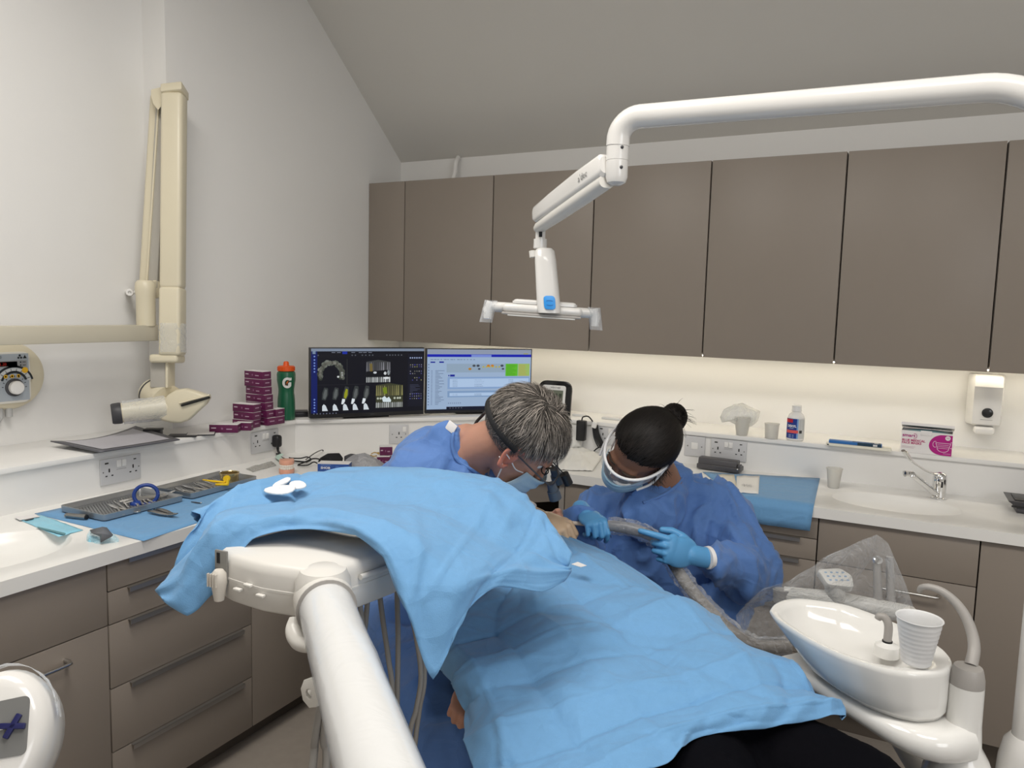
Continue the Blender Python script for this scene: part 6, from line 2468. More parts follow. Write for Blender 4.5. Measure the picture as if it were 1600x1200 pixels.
def stool(label, p, zs):
    t = thing('stool', label, 'stool', (p.x, p.y, 0))
    B().lathe([(.06, zs - .075), (.17, zs - .07), (.185, zs - .045), (.18, zs - .015), (.12, zs - .004), (.02, zs)], Matrix.Translation((p.x, p.y, 0)), 32).to('seat', CHM, t)
    B().tube([(p.x, p.y, .07), (p.x, p.y, zs - .07)], .025, 16).to('gas_column', CHROME, t)
    for k in range(5):
        a = 2 * PI * k / 5
        e = Vector((p.x + .24 * math.cos(a), p.y + .24 * math.sin(a), .07))
        lg = B().tube([(p.x, p.y, .085), e], [.022, .014], 12).to('leg', BLACK, t)
        B().tube([e + Vector((-.012 * math.sin(a), .012 * math.cos(a), -.042)), e + Vector((.012 * math.sin(a), -.012 * math.cos(a), -.042))], .027, 14).to('caster', BLACKM, lg)


stool('black five-legged stool under the grey-haired person', pel, pel.z - .15)
stool('black five-legged stool under the person in goggles', pe2, pe2.z - .15)
# ================================================================== left worktop: blue sheet, trays, instruments
def flat_sheet(name, label, px, z, m, n=16, wr=.0012, seed=1, thick=.0012):
    c = [onz(x, y, z) for x, y in px]
    rows = []
    for i in range(n + 1):
        u = i / n
        row = []
        for j in range(n + 1):
            v = j / n
            p = c[0] * (1 - u) * (1 - v) + c[1] * u * (1 - v) + c[2] * u * v + c[3] * (1 - u) * v
            p = p + Vector((0, 0, .0016 + wr * abs(NZ.noise(Vector((u * 6, v * 6, seed)))) + wr * max(0, 1 - abs(u - .5) * n / 1.1) * .8 + wr * max(0, 1 - abs(v - .36) * n / 1.1) * .8))
            row.append(p)
        rows.append(row)
    o = B().grid(rows).to(name, m, angle=180)
    o.modifiers.new('t', 'SOLIDIFY').thickness = thick
    bake(o)
    return tag(o, label, 'sheet')


flat_sheet('worktop_sheet', 'flat blue paper sheet under the two steel instrument trays', [(54, 803), (224, 846), (455, 768), (366, 737)], ZW, BLUE)
TRAYM = mat('tray_steel', (.40, .41, .42), .34, metal=.75, bump=.04, scale=150)


def tray(label, bl, fl, fr):
    z0 = ZW + .0045
    a, b_, c = onz(*bl, z0), onz(*fl, z0), onz(*fr, z0)
    ex, ey = (c - b_), (a - b_)
    L, Wd = ex.length, ey.length
    ex = ex.normalized()
    ey = (ey - ex * ey.dot(ex)).normalized()
    M = Matrix((ex, ey, ex.cross(ey))).transposed().to_4x4()
    M.translation = b_
    if M.to_3x3().col[2].z < 0:
        M = M @ Matrix.Diagonal((1, 1, -1, 1))
    t = thing('instrument_tray', label, 'tray', b_)
    oc = [(0, 0), (L, 0), (L, Wd), (0, Wd)]
    sh = lambda d, z: [M @ Vector((x + (d if x == 0 else -d) , y + (d if y == 0 else -d), z)) for x, y in oc]

    def rr(d, z):
        return [M @ Vector((p[0], p[1], z)) for p in rounded([(d, d), (L - d, d), (L - d, Wd - d), (d, Wd - d)], range(4), .012, 4)]
    bb = B()
    bb.grid([rr(.003, 0), rr(0, .002), rr(-.001, .019), rr(.001, .0195), rr(.002, .018), rr(.004, .0025)], True)
    base = bb.to('rim', TRAYM, t, angle=50)
    b2 = B()
    b2.bm.faces.new([b2.bm.verts.new(p) for p in rr(.003, .002)])
    b2.bm.faces.new([b2.bm.verts.new(p) for p in rr(.003, 0.0002)])
    fl_ = b2.to('tray_floor', TRAYM, t)
    P = Print(M @ Vector((0, 0, .0022)), M.to_3x3().col[0], M.to_3x3().col[1], .0004)
    P.n = Vector((0, 0, 1))
    k = int(L / .009)
    kk = int(Wd / .009)
    for i in range(2, k - 1):
        for j in range(2, kk - 1):
            P.ell((i + .5 * (j % 2)) * .009, j * .009, .0022, .0022, (.03, .03, .03), 6)
    P.to('perforations', INK, fl_)
    return M, L, Wd


MT1, L1, W1 = tray('long perforated steel tray nearer the camera with the blue ring on it', (104, 797), (163, 815), (287, 783))
MT2, L2, W2 = tray('perforated steel tray nearer the corner with yellow holder and gold tin', (257, 766), (300, 780), (402, 752))


def tool(M, x, y, ang, L, label, group, kind=0, z=.0055, m=None, name='dental_instrument', tilt=0):
    """a double-ended hand instrument, forceps or scissors lying at x, y in a tray"""
    t = thing(name, label, 'instrument', M @ Vector((x, y, z)), group)
    Q = M @ Matrix.Translation((x, y, z)) @ Matrix.Rotation(R(ang), 4, 'Z') @ Matrix.Rotation(R(tilt), 4, 'Y')
    m = m or STEEL
    if kind == 0:
        B().tube([Q @ Vector((v * L, 0, 0)) for v in (-.32, -.28, 0, .28, .32)], [.0022, .0036, .0034, .0036, .0022], 10).to('handle', m, t)
        for s in (-1, 1):
            B().tube(smooth_path([Q @ Vector(v) for v in ((s * .32 * L, 0, 0), (s * .38 * L, .001, .001), (s * .44 * L, .004, .004), (s * .47 * L, -.002, .006))], 4), lerp_list([.002, .0012, .0007], 13), 8).to('working_tip', m, t)
    elif kind == 1:                                    # forceps / scissors with ring handles
        for s in (-1, 1):
            b = B()
            b.tube(smooth_path([Q @ Vector((-.36 * L, s * .016, 0)), Q @ Vector((-.12 * L, s * .008, 0)), Q @ Vector((.05 * L, s * -.001, 0)), Q @ Vector((.3 * L, -s * .003, 0)), Q @ Vector((.48 * L, -s * .0008, 0))], 5), lerp_list([.0030, .0030, .004, .0028, .0012], 21), 8)
            ringp = [Q @ Vector((-.36 * L - .012 + .012 * math.cos(2 * PI * k / 16), s * .022 + .010 * math.sin(2 * PI * k / 16), 0)) for k in range(17)]
            b.tube(ringp, .0022, 8)
            b.to('blade_and_ring', m, t)
    elif kind == 2:                                    # extraction forceps: two stout grips, a hinge, beaks
        for s in (-1, 1):
            B().tube(smooth_path([Q @ Vector((-.5 * L, s * .014, 0)), Q @ Vector((-.3 * L, s * .013, .002)), Q @ Vector((.0, s * .011, .001)), Q @ Vector((.22 * L, s * .005, 0))], 6), lerp_list([.0045, .0065, .0062, .0045], 19), 12, flat=(1, .7)).to('grip', m, t)
            B().tube(smooth_path([Q @ Vector((.22 * L, -s * .004, 0)), Q @ Vector((.36 * L, -s * .005, .003)), Q @ Vector((.48 * L, -s * .002, .008))], 5), lerp_list([.0048, .003, .0015], 11), 10).to('beak', m, t)
        B().tube([Q @ Vector((.22 * L, 0, -.005)), Q @ Vector((.22 * L, 0, .006))], .006, 14).to('hinge', m, t)
    return t


g1, g2_ = 'instruments in the nearer steel tray', 'instruments in the steel tray by the corner'
rng = random.Random(8)
tool(MT1, L1 * .36, W1 * .36, 78, .15, 'steel scissors with ring handles at near end of the nearer tray', g1, 1)
tool(MT1, L1 * .44, W1 * .45, 70, .14, 'bright steel mirror-handled instrument lying left of the blue ring', g1, 0)
tool(MT1, L1 * .50, W1 * .45, 62, .14, 'steel scaler tucked under the blue ring clip', g1, 0, z=.008)
tool(MT1, L1 * .80, W1 * .45, -14, .17, 'stout steel extraction forceps at far end of the nearer tray', g1, 2, z=.010)
for k in range(4):
    tool(MT1, L1 * (.62 + .045 * k), W1 * .42, 58 + 5 * k, .13, 'slim steel hand instrument, %s of the bundle right of the blue ring' % ('first', 'second', 'third', 'farthest')[k], g1, 0, z=.006 + .002 * (k % 2))
tool(MT2, L2 * .30, W2 * .5, 80, .15, 'steel needle holder with round rings at near end of the corner tray', g2_, 1, z=.007)
tool(MT2, L2 * .17, W2 * .55, 72, .13, 'dull steel forceps lying at the near edge of the corner tray', g2_, 1, z=.006)
for k in range(7):
    tool(MT2, L2 * (.40 + .047 * k), W2 * .45, 70 + 4 * (k % 3), .14, 'slim steel hand instrument, %s from left in the row beneath the yellow holder' % ('first', 'second', 'third', 'fourth', 'fifth', 'sixth', 'last')[k], g2_, 0, z=.006 + .0015 * (k % 2))
# loose pieces on the sheet
MS = Matrix.Translation(onz(133, 806, ZW))
t = tool(Matrix.Translation(onz(119, 812, ZW)), 0, 0, 18, .085, 'ribbed grey handpiece lying left of the nearer tray', None, 3, name='handpiece')
Q = Matrix.Translation(onz(119, 812, ZW) + Vector((0, 0, .0105))) @ Matrix.Rotation(R(12), 4, 'Z')
B().tube(smooth_path([Q @ Vector(v) for v in ((-.036, -.002, -.002), (-.030, -.001, 0), (0, 0, 0), (.034, .002, 0))], 5), lerp_list([.004, .0068, .0075, .008], 16), 18).to('grip', mat('dark_chrome', (.30, .30, .30), .25, metal=1), t)
B().tube([Q @ Vector((.034, .002, 0)), Q @ Vector((.037, .002, 0))], .0068, 16).to('end_cap', BLACK, t)
B().tube([Q @ Vector((-.036, -.002, -.002)), Q @ Vector((-.040, .004, -.005))], [.004, .003], 10).to('nose', CHROME, t)
Q = Matrix.Translation(onz(258, 806.5, ZW) + Vector((0, 0, .009))) @ Matrix.Rotation(R(-2), 4, 'Z')
t = tool(Q, 0, 0, 0, .115, 'pair of steel pliers with black lined grips alone on the blue sheet', None, 2, z=0, name='pliers', m=mat('dark_chrome', (.3, .3, .3), .25))
for o in list(t.children):
    if o.name.startswith('grip'):
        pass
B().tube([Q @ Vector((-.057, .004, 0)), Q @ Vector((.01, .001, 0))], .004, 10, flat=(1, .7)).to('grip_lining', BLACKM, t)
for (x_, y_, a_, L_, l_) in ((306, 787.5, 10, .036, 'tiny dark bur lying on blue sheet between the two trays'), (366, 768, 78, .045, 'small grey clip on blue sheet beside the draped tray')):
    t = thing('small_bur', l_, 'instrument', onz(x_, y_, ZW))
    Q = Matrix.Translation(onz(x_, y_, ZW) + Vector((0, 0, .005))) @ Matrix.Rotation(R(a_), 4, 'Z')
    B().tube([Q @ Vector((-L_ / 2, 0, 0)), Q @ Vector((0, 0, .0)), Q @ Vector((L_ / 2, .002, -.001))], [.0012, .0022, .0016], 8).to('shank', GREYD, t)
    B().ball(Q @ Vector((L_ / 2, .002, 0)), .0028, None, 10, 6).to('head', STEEL, t)
# blue film-holder ring
NAVY = mat('royal_blue_plastic', (.012, .045, .24), .3)
rc_ = dp(228, 773, (onz(228, 790, ZW) - CAM).dot(FWD))
t = thing('film_holder', 'royal blue x-ray aiming ring with clip resting in the nearer tray', 'ring', rc_)
rn = (CAM - rc_).normalized()
ru = (Vector((0, 0, 1)) - rn * rn.z).normalized()
rr_ = ru.cross(rn).normalized()
B().tube([rc_ + rr_ * .0335 * math.cos(2 * PI * k / 40) + ru * .030 * math.sin(2 * PI * k / 40) for k in range(41)], .0058, 12, caps=False).to('aiming_ring', NAVY, t)
kb_ = dp(213, 788, (rc_ - CAM).dot(FWD) - .01)
b = B()
b.ball(kb_, (.019, .019, .013), None, 18, 12)
b.box((kb_.x - .006, kb_.y + .0, kb_.z - .012), (kb_.x + .03, kb_.y + .012, kb_.z + .004), .004)
b.to('bite_block', NAVY, t)
B().tube([kb_ + Vector((0, 0, .004)), rc_ - ru * .028 - rr_ * .012], .0035, 8).to('connecting_rod', STEEL, t)
# yellow holder and gold tin
YEL = mat('yellow_plastic', (.80, .52, .01), .38)
Dy = (onz(345, 753, ZW + .03) - CAM).dot(FWD)
t = thing('yellow_holder', 'bright yellow two-pronged film holder leaning on the gold tin', 'instrument', dp(345, 748, Dy))
b = B()
b.tube(smooth_path([dp(317, 749.5, Dy), dp(333, 752, Dy - .01), dp(352, 753.5, Dy - .01)], 5), lerp_list([.0025, .0055, .0045], 11), 10, flat=(1, .7))
b.to('upper_prong', YEL, t)
B().tube([dp(337, 757, Dy - .02), dp(356, 757, Dy - .015)], [.004, .005], 10).to('lower_prong', YEL, t)
B().tube([dp(354.5, 748, Dy - .006) - FWD * .004, dp(354.5, 748, Dy - .006) + FWD * .004], .0115, 20).to('disc', YEL, t)
B().tube([dp(356, 748, Dy - .008), dp(355, 758, Dy - .012)], .0055, 10).to('link', YEL, t)
gt = onz(358.5, 752.5, ZW + .007)
t = thing('gold_tin', 'small round gold tin standing in the corner tray', 'tin', gt)
GOLD = mat('gold_metal', (.62, .50, .26), .25, metal=.9)
B().lathe([(.030, 0), (.031, .001), (.031, .028), (.0335, .029), (.0335, .033), (.031, .0335), (.029, .031), (.029, .004)], Matrix.Translation(gt), 36).to('tin_body', GOLD, t)

# sterilisation pouches on the worktop
PCH = mat('pouch_blue', (.28, .62, .78), .35, var=.12, vscale=30, bump=.2, scale=60)
pc0 = [(26, 811), (62, 805), (130, 829), (92, 839.5)]
flat_sheet('sterile_pouch', 'flat turquoise and white sterilisation pouch beside left basin', pc0, ZW, PCH, 10, .002, 4, .0008)
Pp = bpy.data.objects['sterile_pouch']
b = B()
c_ = [onz(x, y, ZW + .0052) for x, y in ((22, 808), (54, 803.5), (63, 807), (31, 813))]
b.quad(*c_)
b.to('paper_flap', WCARD, Pp)
c_ = [onz(x, y, ZW + .005) for x, y in ((56, 824), (60, 823), (103, 833), (101, 836))]
B().quad(*c_).to('indicator_strip', mat('teal_grey', (.10, .26, .30), .5), Pp)
c_ = [onz(x, y, ZW + .005) for x, y in ((38, 812), (52, 808.5), (53, 810), (40, 813.5))]
B().quad(*c_).to('print_mark', GREYD, Pp)
Dw = (onz(158, 845, ZW) - CAM).dot(FWD)
t = thing('crumpled_pouch', 'crumpled clear and blue pouch with grey corner on left worktop', 'pouch', onz(158, 848, ZW))
bagmesh([(134, 851, Dw), (136, 836, Dw), (142, 827, Dw + .01), (160, 825, Dw + .02), (176, 833, Dw + .01), (186, 842, Dw), (184, 849, Dw - .01), (160, 852, Dw - .02), (146, 854.5, Dw - .02)], (159, 842, Dw), .016, 'clear_side', film('tinted_film', (.55, .82, .92), .35, .2, .8, 40), t, 8, .004, 6)
bagmesh([(136, 850, Dw), (139, 837, Dw), (150, 838, Dw), (157, 846, Dw - .01), (155, 853, Dw - .01)], (148, 845, Dw), .012, 'blue_side', PCH, t, 3, .003, 6)
b = B()
b.grid([[dp(140, 824 + 4, Dw + .0), dp(160, 823, Dw - .01), dp(167, 824, Dw - .01)], [dp(143, 833, Dw - .02), dp(160, 834, Dw - .03), dp(177, 836, Dw - .02)], [dp(156, 838, Dw - .02), dp(157, 848, Dw - .035), dp(174, 839, Dw - .02)]])
o = b.to('grey_corner', mat('grey_foil', (.13, .14, .16), .4), t)
solid(o, .002)
bake(o)

# ================================================================== the corner of the worktop
PINK = mat('pink_resin', (.72, .36, .25), .35, var=.06)
TOOTH = mat('tooth_white', (.82, .76, .68), .25)
p = onz(448, 740, ZW)
t = thing('denture_model', 'pink jaw model with white teeth on the worktop corner', 'model', p)
vdir = (CAM - p)
vdir.z = 0
vdir.normalize()
Md = Matrix((Vector((0, 0, 1)).cross(vdir) * -1, vdir, Vector((0, 0, 1)))).transposed().to_4x4()
Md = Matrix((vdir.cross(Vector((0, 0, 1))), vdir, Vector((0, 0, 1)))).transposed().to_4x4()
Md.translation = p
arch = [(.026, -.030), (.0285, -.005), (.022, .014), (.009, .025), (-.009, .025), (-.022, .014), (-.0285, -.005), (-.026, -.030)]
B().prism(rounded(arch, range(8), .006), .0004, .020, .003, Md).to('lower_base', PINK, t)
B().prism(rounded([(x * .97, y * .97) for x, y in arch], range(8), .006), .0345, .053, .003, Md).to('upper_base', PINK, t)
for k in range(10):
    a = R(160 - 140 * k / 9)
    x_, y_ = .0235 * math.cos(a), -.006 + .029 * math.sin(a)
    for z0, z1, nm in ((.019, .0272, 'lower_tooth'), (.0274, .0365, 'upper_tooth')):
        Q = Md @ Matrix.Translation((x_, y_, 0)) @ Matrix.Rotation(a - PI / 2, 4, 'Z')
        B().box((-.0030, -.003, z0), (.0030, .003, z1), .001, Q, 1).to(nm, TOOTH, t)
# clear flat packet
t = flat_sheet('clear_packet', 'flat transparent packet on worktop between corner tray and plug', [(384, 733), (395, 738), (432, 728), (424, 721)], ZW, film('flat_film', (.7, .68, .62), .28, .15, 1.0, 60), 8, .004, 7, .0006)
# spare magnifier frame with straps
t = thing('eyewear_frame', 'black wiry eyewear frame with straps lying in the worktop corner', 'eyewear', onz(480, 722, ZW))
BK = mat('black_rubber', (.010, .010, .011), .5)
Z = lambda x, y, h: onz(x, y, ZW + h)
b = B()
b.tube(smooth_path([Z(452, 715, .012), Z(456, 716, .022), Z(470, 716, .024), Z(480, 714, .022), Z(486, 718, .012), Z(478, 722, .008), Z(464, 721, .010), Z(453, 718, .008)], 5), .0026, 8)
b.to('frame_loop', BK, t)
B().tube(smooth_path([Z(478, 718, .02), Z(492, 708, .02), Z(503, 703, .012), Z(505, 705, .004)], 5), .0026, 8, flat=(1, .7)).to('temple', BK, t)
B().tube(smooth_path([Z(466, 726, .006), Z(476, 722, .012), Z(488, 717, .018), Z(500, 718, .014), Z(507, 727, .006)], 5), .0028, 8).to('lead', BK, t)
B().tube(smooth_path([Z(465, 727, .006), Z(480, 727, .008), Z(490, 722, .014), Z(496, 724, .008)], 5), .0026, 8).to('strap', BK, t)
t = thing('black_pouch', 'crumpled black fabric pouch behind the blue carton', 'pouch', onz(518, 721, ZW))
Dk = (onz(518, 722, ZW) - CAM).dot(FWD)
bagmesh([(497, 721, Dk), (500, 716, Dk), (512, 709, Dk), (530, 708, Dk + .01), (536, 716, Dk), (534, 722, Dk), (515, 723, Dk - .01)], (517, 717, Dk), .02, 'pouch_body', mat('black_fabric', (.012, .012, .013), .85), t, 5, .006, 6)
NB_ = mat('navy_card', (.02, .075, .30), .4)
p = onz(545, 741, ZW)
t = carton('dark blue card box with white lid in front of the black pouch', (p.x, p.y, ZW + .0006), 28, .118, .055, .038, None, NB_, False, 'carton')
Mq = Matrix.Translation(Vector((p.x, p.y, ZW + .0006))) @ Matrix.Rotation(R(28), 4, 'Z')
P = Print(Mq @ Vector((-.118, 0, 0)), Mq.to_3x3() @ Vector((1, 0, 0)), (0, 0, 1), .0005)
P.text('SHOB', .012, .018, .012, (.7, .72, .78), sx=1.15, bold=.0004)
P.rect(.012, .032, .05, .0335, (.25, .35, .6))
P.rect(.068, .006, .08, .030, (.05, .13, .42))
P.to('lettering', INK, t)
t = thing('grey_bag', 'grey crumpled zip bags heaped behind the draped tray', 'bag', onz(580, 730, ZW))
Dg = (onz(575, 735, ZW) - CAM).dot(FWD)
bagmesh([(538, 736, Dg), (540, 718, Dg + .02), (552, 711, Dg + .04), (570, 708, Dg + .04), (590, 718, Dg + .02), (612, 733, Dg - .01), (618, 742, Dg - .03), (575, 746, Dg - .04)], (575, 728, Dg), .04, 'bag_film', film('grey_film', (.42, .42, .44), .55, .25, 1.0, 25), t, 2, .012, 8)
t = thing('black_pouch', 'small black grey-lipped pouch at left end of the grey bags', 'pouch', onz(543, 722, ZW))
bagmesh([(538, 724, Dg + .05), (538, 713, Dg + .05), (548, 709, Dg + .05), (560, 711, Dg + .05), (558, 724, Dg + .05)], (547, 717, Dg + .05), .012, 'pouch_body', mat('dark_fabric', (.05, .05, .055), .6), t, 7, .004, 5)
gb = 'maroon cartons beside the person in grey hair'
for (x_, y_, zz, l_) in ((609, 727, 0, 'maroon carton, left of two on the worktop beside the blue gown'), (621, 725, 0, 'maroon carton, right of two on the worktop beside the blue gown'), (612.5, 718, .036, 'maroon carton on top of two others below the single socket')):
    p = onz(x_, y_ if zz == 0 else 726, ZW)
    if zz:
        p = onz(613, 725, ZW)
    carton(l_, (p.x, p.y, ZW + .0004 + zz), 40, .050, .045, .035, gb)
t = thing('yellow_clip', 'small amber clip lying beside the maroon cartons', 'clip', onz(583, 709, ZW))
AMB = mat('amber_plastic', (.45, .27, .03), .4)
B().tube(smooth_path([Z(580, 709, .006), Z(586, 707, .010), Z(592, 710, .006), Z(584, 713, .005), Z(579, 711, .006)], 4), .0022, 8).to('loop', AMB, t)
B().box((Z(590, 709, 0).x, Z(590, 709, 0).y - .004, ZW + .0005), (Z(590, 709, 0).x + .012, Z(590, 709, 0).y + .004, ZW + .007), .001).to('tab', AMB, t)

# ================================================================== behind the two people
t = thing('paper_wrap', 'crumpled white paper wrapping spread on the worktop between the two people', 'paper', onz(880, 725, ZW))
WR = mat('white_wrap_paper', (.80, .79, .75), .7, bump=.25, scale=25)
cor = [onz(868, 735, ZW), onz(926, 737, ZW), onz(945, 710, ZW), onz(878, 697, ZW)]
rows = []
for i in range(25):
    u = i / 24
    row = []
    for j in range(25):
        v = j / 24
        q = cor[0] * (1 - u) * (1 - v) + cor[1] * u * (1 - v) + cor[2] * u * v + cor[3] * (1 - u) * v
        e_ = math.sin(PI * u) * math.sin(PI * v)
        h = .003 + .045 * e_ ** .8 * (.6 + .6 * NZ.noise(Vector((u * 4, v * 4, 2)))) + .016 * abs(NZ.noise(Vector((u * 7, v * 7, 4)))) * (.3 + e_)
        row.append(q + Vector((0, 0, h)))
    rows.append(row)
o = B().grid(rows).to('paper', WR, t, angle=60)
o.modifiers.new('t', 'SOLIDIFY').thickness = .001
bake(o)
t = thing('paper_bag', 'white paper sachet standing against the black adapter', 'sachet', onz(903, 700, ZW))
Ds = (onz(900, 705, ZW) - CAM).dot(FWD)
bagmesh([(893, 700, Ds), (894, 684, Ds), (903, 679, Ds), (911, 685, Ds), (908, 699, Ds)], (902, 691, Ds), .012, 'paper', WR, t, 3, .003, 5)
flat_sheet('teal_packet', 'flat teal instrument packet below the black adapter', [(906, 699, ), (922, 705), (938, 696), (912, 690)], ZW, mat('teal_card', (.05, .22, .26), .45), 6, .004, 3, .001)
# power adapter hanging over the ledge
pa_ = ony(910, 672, -.022)
t = thing('power_adapter', 'black power brick hanging from ledge with looped lead', 'adapter', pa_)
M = Matrix.Translation(Vector((pa_.x, -.034, pa_.z)))
B().box((-.021, -.016, -.046), (.021, .016, .046), .005, M).to('brick', BLACK, t)
B().tube(smooth_path([M @ Vector((0, 0, .046)), M @ Vector((.006, 0, .062)), M @ Vector((.028, .004, .066)), M @ Vector((.045, .008, .05)), M @ Vector((.055, .012, .03))], 6), .0032, 8).to('lead', BLACK, t)
for k in range(4):
    x_ = .052 + .006 * k
    B().tube(smooth_path([M @ Vector(v) for v in ((x_, .015, .03), (x_ + .012, .010, -.01), (x_ + .035, .012, -.055), (x_ + .028 + .004 * k, .013, -.07), (x_ + .006, .012, -.03), (x_ - .004, .014, .02), (x_, .015, .03))], 5), .0028, 8).to('lead_loop', BLACK, t)
B().tube(smooth_path([M @ Vector((.082, .012, -.07)), onz(930, 703, ZW + .02), onz(922, 711, ZW + .004), onz(912, 709, ZW + .004)], 6), .003, 8).to('lead_tail', BLACK, t)
B().box((.04, -.004, .030), (.062, .010, .058), .003, M @ Matrix.Rotation(R(14), 4, 'Y')).to('white_plug_tag', PLASTIC, t)
for k, (x_, y_, w_, l_) in enumerate(((905, 650, .03, 'thin white packet on back ledge above the black adapter'), (956, 655.5, .045, 'shallow white tray on back ledge left of the bun'))):
    p = onz(x_, y_, ZL)
    t = thing('flat_packet', l_, 'packet', p)
    B().box((p.x - w_, p.y - .018, ZL + .0005), (p.x + w_, p.y + .018, ZL + .010), .002).to('body', mat('pale_pack', (.72, .72, .70), .4), t)
    B().box((p.x - w_ * .9, p.y - .015, ZL + .0102), (p.x + w_ * .9, p.y + .015, ZL + .0115), .0005).to('label_panel', WCARD, t)

# ================================================================== back ledge and right worktop
CUPM = mat('translucent_cup', (.84, .83, .80), .3, transl=.45, alpha=.75)


def cup(label, p, h, r0, r1, parent=None):
    t = parent or thing('clear_cup', label, 'cup', p)
    B().lathe([(r0 * .9, 0), (r0, .001), (r1 - .001, h - .004), (r1 + .001, h - .003), (r1 + .001, h), (r1 - .0012, h), (r0 - .001, .003)], Matrix.Translation(p), 32, True, True).to('cup_wall', CUPM, t)
    return t


p = onz(1159, 680, ZL)
t = cup('frosted cup with crumpled cellophane bursting out, on back ledge', p, .075, .0225, .033)
Dq = (p - CAM).dot(FWD)
bagmesh([(1125, 652, Dq), (1131, 640, Dq), (1147, 632, Dq), (1160, 630, Dq), (1175, 637, Dq), (1188, 643, Dq), (1184, 658, Dq), (1172, 667, Dq), (1150, 664, Dq), (1140, 659, Dq), (1128, 660, Dq)], (1157, 649, Dq), .03, 'cellophane', film('milky_film', (.86, .85, .80), .35, .2, 1.0, 30), t, 12, .01, 7)
p = onz(1205, 685, ZL)
cup('plain frosted cup on back ledge left of the mouthwash', p, .062, .025, .029)
p = onz(1242, 687.5, ZL)
t = thing('mouthwash_bottle', 'white bottle with blue and red label on back ledge', 'bottle', p)
Mb = Matrix.Translation(p)
WB = mat('white_bottle', (.80, .79, .77), .25)
B().lathe([(.030, .0004), (.0335, .004), (.034, .01), (.0335, .05), (.0325, .092), (.028, .104), (.019, .112), (.0165, .115), (.0165, .118)], Mb, 36).to('bottle_body', WB, t)
B().lathe([(.0195, .1185), (.0195, .121), (.0185, .122), (.0185, .140), (.0165, .142), (.002, .1425)], Mb, 30).to('cap', WB, t)
vw = CAM - p
va2 = math.atan2(vw.y, vw.x)
P = CylPrint(Mb, .0338, va2, .05, .0007)
rad_c = lambda u0, v0, u1, v1, c: [P.rect(u0 + (u1 - u0) * i / 6, v0, u0 + (u1 - u0) * (i + 1) / 6, v1, c) for i in range(6)]
bl_ = srgb(24, 56, 140)
rad_c(-.048, -.040, .004, .040, bl_)
rad_c(.004, -.040, .010, .040, srgb(120, 160, 210))
rad_c(.010, -.040, .045, .040, srgb(205, 205, 203))
P.layer = 2
rad_c(-.046, .024, -.012, .038, srgb(190, 30, 50))
rad_c(-.040, -.018, .010, -.006, srgb(225, 90, 90))
rad_c(.014, -.018, .026, -.006, srgb(60, 60, 60))
P.layer = 3
P.text('Corsodyl'[:0] + 'DEXYL', -.034, .006, .0125, (.8, .82, .85), sx=.95, bold=.0006)
for k in range(7):
    P.rect(.014, .032 - k * .006, .036, .034 - k * .006, (.45, .45, .45))
for k in range(3):
    P.rect(-.028, -.026 - k * .005, -.006, -.0245 - k * .005, (.5, .6, .75))
P.rect(-.026, .000, -.008, .0015, (.6, .68, .8))
P.to('bottle_label', INK, t)

# toothbrush packs lying over the ledge edge
IV = mat('ivory_pack', (.80, .77, .66), .45)
a, c = ony(1287, 700, -.025), ony(1394, 710, -.025)


def lying(label, name, p0, p1, wd, th, m, zlift=0):
    t = thing(name, label, 'packet', p0)
    p0, p1 = Vector(p0), Vector(p1)
    x = (p1 - p0)
    L = x.length
    x.normalize()
    y = Vector((0, 0, 1)).cross(x).normalized()
    M = Matrix((x, y, Vector((0, 0, 1)))).transposed().to_4x4()
    M.translation = p0 + Vector((0, 0, zlift))
    B().box((0, 0, 0), (L, wd, th), .0008, M).to('sleeve', m, t)
    return t, M, L


q0_, q1_ = onz(1288, 700, ZL), onz(1392, 712, ZL)
t, M, L = lying('ivory toothbrush pack lying along edge of the back ledge', 'toothbrush_pack', (q0_.x, -.030, ZL + .0005), (q1_.x, -.034, ZL + .0005), .04, .010, IV)
B().box((.004, -.0006, .002), (.010, 0, .007), 0, M).to('dark_mark', GREYD, t)
B().box((L * .86, .004, .0102), (L * .99, .034, .013), .001, M).to('end_flap', IV, t)
t, M, L = lying('blue printed toothbrush pack lying on the ivory one', 'toothbrush_pack', (ony(1294, 700, -.03).x, -.024, ZL + .011), (ony(1377, 706, -.03).x, -.026, ZL + .011), .032, .011, mat('blue_pack_card', (.035, .16, .45), .4))
M2_ = M
P = Print(M @ Vector((0, 0, .011)), M.to_3x3().col[0], M.to_3x3().col[1], .0004)
P.rect(L * .45, .001, L * .98, .031, srgb(30, 60, 80))
P.layer = 2
P.poly([(L * .35, .012), (L * .55, .020), (L * .78, .018), (L * .8, .012), (L * .6, .008)], srgb(60, 120, 200))
P.arc(L * .6, .015, L * .2, .008, .002, srgb(160, 195, 230), 0, 180, 12)
P.rect(L * .86, .006, L * .94, .016, (.7, .7, .7))
P.rect(L * .03, .010, L * .25, .013, srgb(90, 150, 215))
P.rect(L * .03, .018, L * .2, .020, srgb(90, 150, 215))
P.to('pack_print', INK, t)
P = Print(M @ Vector((0, -.0002, 0)), M.to_3x3().col[0], Vector((0, 0, 1)), .0005)
P.rect(L * .55, .0, L * .99, .011, srgb(30, 60, 80))
P.layer = 2
P.rect(L * .84, .002, L * .92, .009, (.72, .72, .72))
P.to('edge_print', INK, t)

